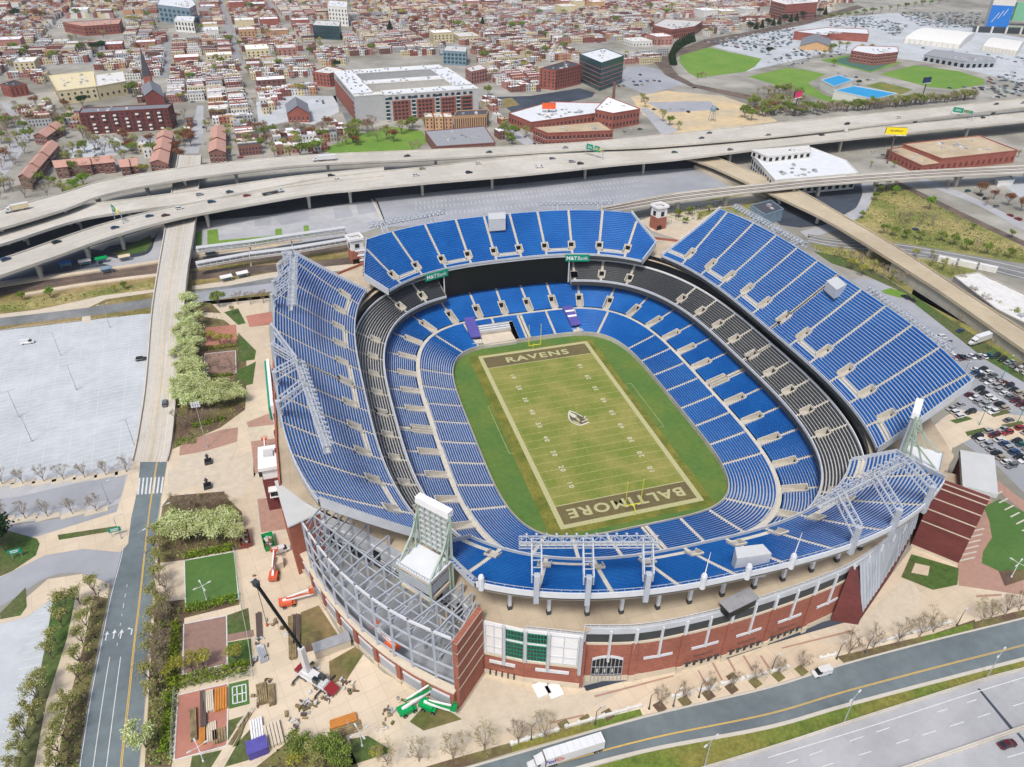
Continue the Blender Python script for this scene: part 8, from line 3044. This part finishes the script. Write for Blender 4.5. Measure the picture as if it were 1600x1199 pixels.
for k in range(3):
 a, b_ = P(1466 + k * 32, 404 + k * 6, GZ + 1.8), P(1494 + k * 32, 410 + k * 6, GZ + 1.8)
 m.beam(a, b_, 2.6, 3.2, 'stucco_white')
tag(m.build('tram'), 'white three-car tram on the tracks below the scrub hill', 'tram')

# ------------------------------------------------------------------ construction site and street furniture
def lamp_post(px, h, label=None, arms=2, group='lamp posts', z=GZ, m='steel_grey', desc='grey lamp post', cat='lamp post'):
 c = P(*px, z)
 t_ = empty('lamp_post', (c.x, c.y, z))
 b = MB()
 b.lathe([(.28, 0), (.28, .5), (.14, .6), (.08, h)], (0, 0, 0), m, 8)
 b.build('pole', t_)
 for k in range(arms):
  a = 2 * math.pi * k / arms + .4
  b = MB()
  b.beam((0, 0, h - .1), (1.8 * math.cos(a), 1.8 * math.sin(a), h + .15), .1, .1, m)
  b.beam((1.5 * math.cos(a), 1.5 * math.sin(a), h + .12), (2.5 * math.cos(a), 2.5 * math.sin(a), h + .15), .4, .18, 'roof_grey')
  b.build('lamp_head', t_)
 if label:
  tag(t_, label, cat, group)
 else:
  later(t_, desc, cat, group, (c.x, c.y))
 return t_

for px in ((95, 556), (50, 690), (172, 512), (210, 696), (30, 652), (120, 610)):
 lamp_post(px, 12, None, 2, 'lamp posts on the pale car park', desc='tall lamp post on the pale car park')
for px in ((190, 842), (264, 824), (171, 788), (227, 866)):
 lamp_post(px, 9, None, 1, 'street lamps by the asphalt street', desc='single-arm street lamp by the asphalt street')
for px in ((324, 690), (318, 735)):
 pass
for px in ((323, 938), (318, 1190), (566, 1166), (1580, 902)):
 lamp_post(px, 6, None, 4, 'cluster lamps on the plaza', desc='four-headed lamp on the stadium plaza', m='steel_white')
for px in ((830, 1156), (930, 1132), (1014, 1108), (1052, 1104), (1092, 1090), (1205, 1050), (1307, 1030), (1352, 1020), (1495, 978)):
 lamp_post(px, 5.5, None, 1, 'low lamps along the south pavement', desc='low black lamp on the south pavement', m='steel_dark')
for px in ((1318, 1130), (1540, 1062), (1100, 1200)):
 lamp_post(px, 11, None, 2, 'motorway lamps on the grass median', desc='tall motorway lamp on the grass median')
for px in ((1500, 600), (1566, 590), (1530, 664), (1590, 660)):
 lamp_post(px, 10, None, 1, 'lamp posts in the east car park', desc='lamp post in the east car park', m='green')
for x, s in ((70, 306), (425, 296), (455, 290), (200, 345), (120, 335), (415, 262), (540, 258)):
 z = GZ + 10.8
 lamp_post((x, s), 10, None, 1, 'lamps on the motorway viaducts', z=z - 10.8, desc='tall thin lamp by the motorway viaduct')
# big banner mast of the plaza and two dark statues on plinths
t_ = lamp_post((324, 700), 20, 'tall floodlight mast with a rack of lamps on the plaza steps', 0, None)
b = MB()
for k in range(4):
 b.box((-1.2 + k * .8, 0, 19.4), (.6, .5, .9), 0, 'steel_white')
 b.box((-1.2 + k * .8, 0, 18.2), (.6, .5, .9), 0, 'steel_white')
b.build('lamp_rack', t_)
for i, (px, lb) in enumerate((((326, 724), 'dark bronze football player statue on the upper plinth of the plaza'), ((325, 762), 'dark bronze football player statue on the lower plinth of the plaza'))):
 c = P(*px)
 t_ = empty('statue', (c.x, c.y, GZ))
 tag(t_, lb, 'statue')
 b = MB()
 b.box((0, 0, 0), (2.4, 2.4, 1.4), .1, 'steel_dark')
 b.box((0, 0, 1.4), (2.0, 2.0, .2), .1, 'black')
 b.build('plinth', t_)
 b = MB()
 for s in (-1, 1):
  b.tube((s * .25, 0, 1.6), (s * .2, 0, 2.7), .17, .22, 'steel_dark', 8)
  b.tube((s * .42, 0, 3.6), (s * .6, .2, 2.8), .14, .10, 'steel_dark', 8)
 b.lathe([(.3, 0), (.42, .5), (.5, 1.0), (.2, 1.15), (.16, 1.25), (.24, 1.4), (.22, 1.6), (.05, 1.7)], (0, 0, 2.6), 'steel_dark', 10)
 b.build('figure', t_)

# mobile crane
c0 = P(494, 1066)
fw = (P(518, 1082) - P(470, 1052)).normalized()
an = math.atan2(fw.y, fw.x)
t_ = empty('mobile_crane', (c0.x, c0.y, GZ + .02), an)
tag(t_, 'white and red mobile crane with long black boom raised over the plaza', 'crane')
MARKS['mobile crane'] = (c0.x, c0.y)
b = MB()
b.prism([(-6, -1.4), (5, -1.4), (5, 1.4), (-6, 1.4)], .9, 1.6, 'car_white', bottom=True)
b.prism([(4.2, -1.4), (7, -1.3), (7, 1.3), (4.2, 1.4)], .7, [2.2, 1.5, 1.5, 2.2], 'car_red', bottom=True)
b.box((-5.4, 0, 1.6), (1.2, 2.6, .8), 0, 'car_red')
b.box((2.5, 0, 1.6), (2.5, 2.4, .5), 0, 'roof_grey')
b.build('carrier', t_)
b = MB()
b.box((-1.5, 0, 1.7), (5.0, 2.4, 1.2), 0, 'car_white')
b.box((1.2, -.9, 1.8), (1.6, 1.0, 1.6), 0, 'glass_dark')
b.box((1.8, .8, 1.8), (1.8, 1.2, 1.4), 0, 'steel_dark')
b.build('slewing_cab', t_)
inv = Matrix.Rotation(-an, 4, 'Z') @ Matrix.Translation((-c0.x, -c0.y, -GZ - .02))
piv = Vector((c0.x, c0.y, GZ + 3)) - fw * 2.5
mid = P(470, 1012, GZ + 12)
tip = P(400, 912, GZ + 29)
b = MB()
b.beam(inv @ piv, inv @ mid, 1.3, 1.4, 'car_white')
b.beam(inv @ piv.lerp(mid, .12) - Vector((0, 0, 1)), inv @ piv.lerp(mid, .6), .4, .4, 'steel_grey')
b.build('boom_base', t_)
b = MB()
b.beam(inv @ mid, inv @ tip, .6, .7, 'black')
b.box(tuple(inv @ tip - Vector((0, 0, .8))), (1.4, 1.2, 1.6), 0, 'steel_dark')
b.build('boom', t_)
b = MB()
b.beam(inv @ tip, inv @ Vector((tip.x, tip.y, GZ + 14)), .1, .1, 'black')
b.box(tuple(inv @ Vector((tip.x, tip.y, GZ + 13.2))), (.5, .5, .9), 0, 'hivis')
b.build('hook_line', t_)
for x in (-4.5, 3.2):
 for s in (-1, 1):
  b = MB()
  b.beam((x, 0, .9), (x, s * 3.6, .9), .35, .35, 'steel_dark')
  b.beam((x, s * 3.6, .1), (x, s * 3.6, .9), .3, .3, 'steel_dark')
  b.box((x, s * 3.6, 0), (1, 1, .12), 0, 'timber')
  b.build('outrigger', t_)
wh = CARS[next(iter(CARS))][5]
for x in (-4, -2.6, 4, 5.6):
 for s in (-1, 1):
  o = bpy.data.objects.new('wheel', wh)
  C.objects.link(o)
  o.parent = t_
  o.scale = (1.7, 2.2, 1.7)
  o.location = (x, s * 1.2, .56)

def boom_lift(px, to, h, col, label, z=GZ):
 c = P(*px, z)
 d = P(*to, z) - c
 d.z = 0
 d.normalize()
 t_ = empty('boom_lift', (c.x, c.y, z + .02), math.atan2(d.y, d.x))
 tag(t_, label, 'boom lift')
 b = MB()
 b.box((0, 0, .5), (3.6, 2.2, .7), 0, col)
 b.prism([(-2.6, -1.2), (1.0, -1.2), (1.0, 1.2), (-2.6, 1.2)], 1.3, [2.3, 1.9, 1.9, 2.3], col, bottom=True)
 b.build('turntable', t_)
 b = MB()
 b.beam((-1.5, 0, 2.2), (7, 0, h * .75), .6, .7, 'white')
 b.beam((7, 0, h * .75), (-.5, 0, h), .5, .6, col)
 b.beam((-.5, 0, h), (6, 0, h + 1.0), .35, .4, 'white')
 b.build('boom', t_)
 b = MB()
 b.box((6.6, 0, h + .2), (1.2, 2.0, .15), 0, col)
 for x in (6.0, 7.2):
  for y in (-1, 1):
   b.beam((x, y, h + .3), (x, y, h + 1.4), .1, .1, col)
 for zz in (h + .85, h + 1.4):
  for a, e in (((6, -1), (7.2, -1)), ((7.2, -1), (7.2, 1)), ((7.2, 1), (6, 1)), ((6, 1), (6, -1))):
   b.beam((*a, zz), (*e, zz), .08, .08, col)
 b.build('basket', t_)
 for x in (-1.3, 1.3):
  for s in (-1, 1):
   o = bpy.data.objects.new('wheel', wh)
   C.objects.link(o)
   o.parent = t_
   o.scale = (1.6, 2.2, 1.6)
   o.location = (x, s * 1.15, .53)
 return t_

mat('lift_green', (.0, .30, .08), rough=.4, var=.05)
boom_lift((638, 1112), (660, 1100), 5, 'lift_green', 'large green boom lift folded beside the brick corner')
boom_lift((672, 1108), (690, 1114), 3.5, 'lift_green', 'smaller green boom lift reaching over the grass triangle')
boom_lift((418, 722), (416, 690), 5, 'hivis', 'orange boom lift beside the west stair tower')
boom_lift((429, 902), (432, 880), 4, 'hivis', 'orange boom lift between the parked trailers and the dirt yard')
boom_lift((452, 945), (480, 938), 3, 'hivis', 'orange telehandler with long flat boom by the dirt yard')
boom_lift((612, 1012), (600, 1000), 2.5, 'hivis', 'small orange lift inside the steel frame', 12.0)

# lumber, pipe and panel stacks
def stack(px0, px1, w, h, m, label, n=5):
 a, c = P(*px0), P(*px1)
 d = c - a
 x = Vector((-d.y, d.x, 0)).normalized()
 b = MB()
 rnd = random.Random(int(px0[0] * 3 + px0[1]))
 for k in range(n):
  off = x * ((k + .5) / n - .5) * w
  for j in range(max(1, int(h / .5))):
   e = rnd.uniform(-.04, .04)
   b.beam(a.lerp(c, max(0, e)) + off + Vector((0, 0, .3 + j * .5)), a.lerp(c, 1 - abs(e)) + off + Vector((0, 0, .3 + j * .5)), w / n * .8, .42, m)
 for f in (.2, .8):
  q = a.lerp(c, f)
  b.beam(q - x * w / 2 + Vector((0, 0, .06)), q + x * w / 2 + Vector((0, 0, .06)), .25, .12, 'timber')
 o = b.build('material_stack')
 return later(o, label, 'stack', None, (a.x, a.y))

for p0, p1, w, h, m, lb in (((406, 1010), (414, 1036), 2.2, .8, 'steel_grey', 'long stack of grey pipes left of the crane'), ((456, 964), (458, 1032), 2.0, 1, 'timber', 'tall row of brown timber beams beside the dirt yard'), ((464, 962), (464, 1010), 1.8, 1, 'rail', 'row of dark steel beams beside the timber row'), ((404, 958), (406, 1000), 1.6, .8, 'rail', 'thin stack of brown bars near the boom tip'),
       ((302, 1110), (304, 1160), 1.6, 1, 'timber', 'timber stack on the left of the lower brick court'), ((318, 1082), (319, 1140), 1.4, 1, 'rail', 'brown beam stack in the middle of the lower brick court'), ((326, 1082), (328, 1115), 2.4, 1, 'limestone', 'pale plank stack at the top of the lower brick court'), ((346, 1078), (346, 1112), 3.0, 1, 'orange_steel', 'orange beam stack at the top of the lower brick court'), ((317, 1140), (317, 1166), 1.4, 1, 'orange_steel', 'small orange beam stack at the bottom of the lower brick court'), ((330, 1130), (332, 1160), 2.4, .8, 'limestone', 'pale board stack at the bottom of the lower brick court'), ((342, 1140), (344, 1162), 3.2, .6, 'timber', 'low timber stack right of the pale boards'),
       ((408, 1070), (412, 1102), 2.5, 1, 'timber', 'timber bundle right of the lawn court'), ((424, 1072), (426, 1104), 1.6, 1, 'timber', 'narrow timber bundle by the plaza edge'), ((400, 1126), (404, 1160), 3.0, 1, 'roof_silver', 'bundle of silver tubes above the blue container'), ((424, 1132), (432, 1168), 4.0, 1, 'limestone', 'wide stack of pale boards right of the blue container'), ((516, 1136), (558, 1122), 2.4, 1, 'orange_steel', 'yellow beam stack near the bottom plaza edge'), ((520, 1146), (566, 1134), 3.0, .8, 'timber', 'timber stack below the yellow beams'), ((372, 1138), (396, 1108), 1.2, .8, 'limestone', 'slanting pale planks on the path'), ((360, 1165), (392, 1114), 1.0, .6, 'timber', 'slanting timber planks on the path')):
 stack(p0, p1, w, h, m, lb)
for px, sz, m, lb, cat in (((404, 1174), (4.4, 3.2, 2.6), 'purple', 'blue container at the bottom of the plaza', 'container'), ((384, 848), (3.0, 6.5, 2.2), 'car_red', 'red open skip beside the blossoming trees', 'skip'), ((421, 852), (3.2, 6.5, 2.2), 'lift_green', 'dark green skip behind the parked pickup', 'skip'), ((520, 1014), (9.5, 3.0, 2.8), 'limestone', 'timber site hut with grey roof on the plaza', 'hut'), ((846, 1079), (3.4, 3.6, .5), 'white', 'left white pallet sheet by the ticket wall', 'pallet'), ((866, 1081), (3.4, 3.6, .5), 'white', 'right white pallet sheet by the ticket wall', 'pallet'), ((1234, 978), (4, 2.6, 2.6), 'mural_blue', 'blue market tent by the brick gate', 'tent'), ((436, 885), (2.6, 2.6, 2.4), 'limestone', 'small tan site box beside the green skip', 'box')):
 c = P(*px)
 t_ = empty('container' if cat == 'container' else cat.replace(' ', '_'), (c.x, c.y, GZ + .02), .15)
 tag(t_, lb, cat)
 b = MB()
 if cat == 'skip':
  hx, hy, h = sz[0] / 2, sz[1] / 2, sz[2]
  q = [(-hx, -hy), (hx, -hy), (hx, hy), (-hx, hy)]
  b.prism([(x * .9, y * .8) for x, y in q], .1, .3, m)
  for k in range(4):
   a, e = q[k], q[(k + 1) % 4]
   b.face([(a[0] * .9, a[1] * .8, .1), (e[0] * .9, e[1] * .8, .1), (*e, h), (*a, h)], m)
   b.beam((*a, h), (*e, h), .18, .2, m)
   b.beam(((a[0] + e[0]) / 2 * .95, (a[1] + e[1]) / 2 * .9, .2), ((a[0] + e[0]) / 2, (a[1] + e[1]) / 2, h), .2, .2, m)
  b.build('tub', t_)
  b = MB()
  rnd = random.Random(4)
  for k in range(26):
   b.box((rnd.uniform(-hx, hx) * .7, rnd.uniform(-hy, hy) * .7, h * .5), (rnd.uniform(.3, 1), rnd.uniform(.3, 1), rnd.uniform(.2, .7)), rnd.uniform(0, 3), rnd.choice(['timber', 'steel_grey', 'limestone', 'mulch']))
  b.build('rubble', t_)
 elif cat == 'tent':
  for x, y in ((-1.8, -1.1), (1.8, -1.1), (1.8, 1.1), (-1.8, 1.1)):
   b.beam((x, y, 0), (x, y, 2.2), .1, .1, 'white')
  b.build('leg', t_)
  b = MB()
  q = [(-2, -1.3, 2.2), (2, -1.3, 2.2), (2, 1.3, 2.2), (-2, 1.3, 2.2)]
  for k in range(4):
   b.face([q[k], q[(k + 1) % 4], (0, 0, 3.2)], m)
   b.face([q[k], q[(k + 1) % 4], (*q[(k + 1) % 4][:2], 1.8), (*q[k][:2], 1.8)], m)
  b.build('canopy', t_)
 else:
  b.box((0, 0, 0), sz, 0, m)
  for k in range(int(sz[0] / .6)):
   b.box((-sz[0] / 2 + .3 + k * .6, 0, 0), (.12, sz[1] + .1, sz[2] - .06), 0, m)
  b.build('shell', t_)
  b = MB()
  b.box((0, 0, sz[2]), (sz[0] + .3, sz[1] + .3, .15), 0, 'roof_mid' if cat == 'hut' else m)
  b.build('roof', t_)
c = P(440, 862)
car((c.x, c.y, GZ + .05), .2, 'van', 'white', 'white site pickup parked beside the west brick wall')
c = P(425, 848)
# dark vending hut on the terrace
c = P(1152, 950, TZ)
t_ = empty('terrace_kiosk', (c.x, c.y, TZ), R(12))
tag(t_, 'long black kiosk with grey roof on the south terrace', 'kiosk')
b = MB()
b.box((0, 0, 0), (9, 3.0, 2.8), 0, 'black')
b.build('body', t_)
b = MB()
b.box((0, 0, 2.8), (9.8, 3.8, .3), 0, 'roof_mid')
b.build('roof', t_)

rq = random.Random(5)
for k in range(26):                             # loose heaps of material on the plaza
 for _ in range(30):
  x, y = rq.uniform(398, 640), rq.uniform(880, 1150)
  if inside([(396, 880), (440, 880), (466, 950), (470, 1030), (560, 1070), (610, 1060), (640, 1110), (620, 1140), (480, 1150), (400, 1120)], x, y):
   break
 c = P(x, y)
 b = MB()
 for j in range(rq.randint(4, 9)):
  b.box((c.x + rq.gauss(0, .8), c.y + rq.gauss(0, .8), GZ + .03), (rq.uniform(.3, 1.6), rq.uniform(.2, .8), rq.uniform(.2, .9)), rq.uniform(0, 3), rq.choice(['timber', 'steel_grey', 'limestone', 'mulch', 'roof_grey', 'rail']))
 later(b.build('material_heap'), 'small loose heap of building material on the plaza', 'heap', 'loose heaps on the plaza', (c.x, c.y))

for k, (px, m_) in enumerate((((104, 418), 'mural_blue'), ((134, 415), 'stucco_white'), ((160, 411), 'lift_green'), ((196, 408), 'stucco_cream'), ((330, 400), 'mural_blue'), ((168, 427), 'glass_blue'), ((355, 440), 'stucco_white'), ((380, 434), 'stucco_white'))):
 c = P(*px)
 t_ = empty('shelter', (c.x, c.y, GZ + .06), R(16))
 b = MB()
 for x in (-2.4, 2.4):
  for y in (-1, 1):
   b.beam((x, y, 0), (x, y, 2.6), .14, .14, 'steel_grey')
 b.build('post', t_)
 b = MB()
 b.prism([(-3, -1.5), (3, -1.5), (3, 1.5), (-3, 1.5)], 2.6, [2.8, 2.8, 3.2, 3.2], m_, bottom=True)
 b.build('roof', t_)
 b = MB()
 b.beam((-2.6, 1, 1.4), (2.6, 1, 1.4), .08, 2.0, 'glass_blue')
 b.build('glass_panel', t_)
 later(t_, 'small shelter beside the tram tracks', 'shelter', 'tram stop shelters', (c.x, c.y))

# billboards and overhead signs
def billboard(px, h, w, hh, m, label, ang, text=None, tcol='black', z=GZ, pole='rail'):
 c = P(*px, z)
 t_ = empty('billboard', (c.x, c.y, z), ang)
 tag(t_, label, 'billboard')
 b = MB()
 b.tube((0, 0, 0), (0, 0, h), .55, .5, pole, 10)
 b.beam((-w / 2, .2, h - .6), (w / 2, .2, h - .6), .5, .5, 'steel_grey')
 b.build('pole', t_)
 b = MB()
 b.beam((-w / 2, -.5, h + hh / 2), (w / 2, -.5, h + hh / 2), .35, hh, m)
 b.beam((-w / 2, .9, h + hh / 2), (w / 2, .9, h + hh / 2), .35, hh, 'steel_dark')
 p_ = b.build('panel', t_)
 b = MB()
 b.beam((-w / 2, -1.2, h - .4), (w / 2, -1.2, h - .4), 1.2, .15, 'stucco_white')
 b.build('catwalk', t_)
 if text:
  b = MB()
  b.add(text_mesh(text, hh * .34, .03), Matrix.Translation((0, -.7, h + hh / 2)) @ Matrix.Rotation(R(90), 4, 'X'), tcol)
  b.build('panel_lettering', p_)
 return t_

mat('board_yellow', lin(238, 214, 30), rough=.5, var=.03)
mat('board_pink', lin(222, 60, 110), rough=.5, var=.1, scale=.4)
mat('board_blue', lin(34, 54, 96), rough=.5, var=.1)
mat('board_orange', lin(226, 96, 52), rough=.5, var=.1)
billboard((1386, 256), 22, 15, 5, 'board_yellow', 'bright yellow billboard on a tall brown pole over the brick depot', R(-25), 'YES SPRING!')
mark('yellow billboard', (1386, 256))
billboard((1240, 182), 17, 10, 5, 'board_pink', 'pink and red billboard on a dark pole behind the motorway', R(20), None, 'white', pole='steel_dark')
billboard((1441, 152), 14, 10, 5, 'board_blue', 'dark blue billboard with green edge before the right sports field', R(10), None, pole='steel_dark')
billboard((857, 190), 11, 12, 5, 'board_orange', 'orange and blue billboard above the white-roofed mill', R(-15))

def gantry(px, z, w, h, label, ang, signs):
 c = P(*px, z)
 t_ = empty('sign_gantry', (c.x, c.y, z), ang)
 tag(t_, label, 'road sign')
 b = MB()
 for s in (-1, 1):
  b.beam((s * w / 2, 0, -1), (s * w / 2, 0, h), .4, .4, 'steel_grey')
 for zz in (h, h - 1.2):
  b.beam((-w / 2, 0, zz), (w / 2, 0, zz), .3, .3, 'steel_grey')
 for k in range(9):
  b.beam((-w / 2 + w * k / 8, 0, h - 1.2), (-w / 2 + w * min(8, k + 1) / 8, 0, h), .15, .15, 'steel_grey')
 b.build('truss', t_)
 for x, sw, sh, m in signs:
  b = MB()
  b.beam((x - sw / 2, -.4, h - .4), (x + sw / 2, -.4, h - .4), .15, sh, m)
  for k in range(2):
   b.beam((x - sw * .3, -.5, h - .9 + k * .9), (x + sw * .3, -.5, h - .9 + k * .9), .05, .3, 'trim_white')
  b.build('sign_panel', t_)
 return t_

gantry((928, 246), GZ + 10.8, 16, 7, 'green overhead road signs with yellow plate on the middle of the viaduct', R(-62), [(-4, 6, 4, 'green'), (3, 5, 4, 'green'), (4, 5, 1.6, 'board_yellow')])
gantry((1502, 184), GZ + 12, 18, 6, 'green overhead road signs on the viaduct at the right', R(-62), [(-4, 8, 4, 'green'), (4, 6, 2, 'board_yellow'), (4, 7, 2.4, 'green')])
gantry((186, 345), GZ + 10.8, 14, 7, 'green and yellow overhead road signs on the viaduct at the left', R(-62), [(-3, 5, 4, 'green'), (3, 3.6, 3, 'board_yellow')])
for px, lb in (((183, 838), 'small green street sign at the corner of the side street'), ((28, 872), 'small green road sign on the grass by the dark evergreens')):
 c = P(*px)
 t_ = empty('road_sign', (c.x, c.y, GZ), .1)
 tag(t_, lb, 'road sign')
 b = MB()
 for s in (-1, 1):
  b.beam((s * 1.2, 0, 0), (s * 1.2, 0, 3.6), .12, .12, 'steel_grey')
 b.build('post', t_)
 b = MB()
 b.beam((-1.8, -.1, 2.9), (1.8, -.1, 2.9), .08, 1.8, 'green')
 b.beam((-1.2, -.16, 3.2), (1.2, -.16, 3.2), .04, .25, 'white')
 b.beam((-1.2, -.16, 2.6), (.8, -.16, 2.6), .04, .25, 'white')
 b.build('panel', t_)
c = P(1072, 172)
t_ = empty('water_tank', (P(1112, 190).x, P(1112, 190).y, GZ))
tag(t_, 'pale blue water tank on legs in the sandy yard', 'water tank')
b = MB()
for s in (-1, 1):
 for q in (-1, 1):
  b.beam((s * 2.4, q * 2.4, 0), (s * 1.6, q * 1.6, 9), .4, .4, 'steel_grey')
b.build('leg_frame', t_)
b = MB()
b.lathe([(0, 8.6), (2.4, 9), (2.6, 9.4), (2.6, 12), (1.4, 13.4), (0, 13.8)], (0, 0, 0), 'glass_blue', 14)
b.build('tank', t_)
# white low wall segments along the south pavement and west fence of the green courts
for k, (x0, y0, x1, y1) in enumerate(((800, 1163, 870, 1142), (885, 1137, 1000, 1104), (1050, 1090, 1080, 1084), (1092, 1080, 1118, 1074), (1128, 1070, 1160, 1062), (1168, 1060, 1196, 1054), (1206, 1050, 1230, 1044), (1282, 1030, 1305, 1024), (1360, 1009, 1400, 997), (1408, 995, 1440, 986), (1450, 984, 1482, 974))):
 b = MB()
 a, e = P(x0, y0), P(x1, y1)
 n = max(2, int((e - a).length / 3))
 b.beam(a + Vector((0, 0, .35)), e + Vector((0, 0, .35)), .6, .7, 'stucco_white')
 for j in range(n + 1):
  q = a.lerp(e, j / n)
  b.box((q.x, q.y, GZ), (.9, .9, .95), R(14), 'stucco_white')
 later(b.build('low_wall'), 'low white seat wall along the south pavement', 'wall', 'white seat walls', (a.x, a.y))
for i, px in enumerate(([(366, 862), (376, 940), (388, 1000), (396, 1060)], [(274, 1082), (268, 1190)], [(358, 1066), (396, 1056)])):
 l = pxline(px, GZ, 4)
 b = MB()
 for a, e in zip(l, l[1:]):
  for zz in (.2, 1.2, 2.2):
   b.beam((a[0], a[1], GZ + zz), (e[0], e[1], GZ + zz), .06, .06, 'patina')
  n = max(1, int(math.dist(a, e) / 1.2))
  for k in range(n):
   q = along(a, e, k / n)
   b.beam((*q, GZ), (*q, GZ + 2.3), .07, .07, 'patina')
 tag(b.build('fence'), ('green wire fence dividing the gardens from the construction plaza', 'grey fence along the left of the lumber court', 'short fence at the top of the lower lawn court')[i], 'fence')
mark('zebra crossing', (235, 760))
mark('steel corner frame', (600, 960), 12)
mark('big dark evergreen', (8, 862))
mark('north-east gate tower', (1027, 356))
mark('green sports court', (330, 905))
mark('lumber brick court', (316, 1125))
mark('slanted brick wing', (1470, 860))
mark('upper brick court', (345, 525))
mark('sandy yard', (1090, 175))
mark('pale car park', (100, 620))
mark('scrub hill', (1480, 350))
mark('side street mouth', (188, 890))
mark('left lawn island', (10, 940))

# ------------------------------------------------------------------ spring haze over the whole place
hm = bpy.data.materials.new('haze_air')
hm.use_nodes = True
ht = hm.node_tree
ht.nodes.clear()
pv = ht.nodes.new('ShaderNodeVolumePrincipled')
pv.inputs['Color'].default_value = (.86, .90, .95, 1)
pv.inputs['Density'].default_value = .00006
pv.inputs['Anisotropy'].default_value = .2
mo = ht.nodes.new('ShaderNodeOutputMaterial')
ht.links.new(pv.outputs[0], mo.inputs['Volume'])
MATS['haze_air'] = hm
b = MB()
b.box((0, 0, GZ - 6.5), (5700, 5700, 190), 0, 'haze_air')
tag(b.build('haze', weld=True), kind='stuff')

finish_labels()
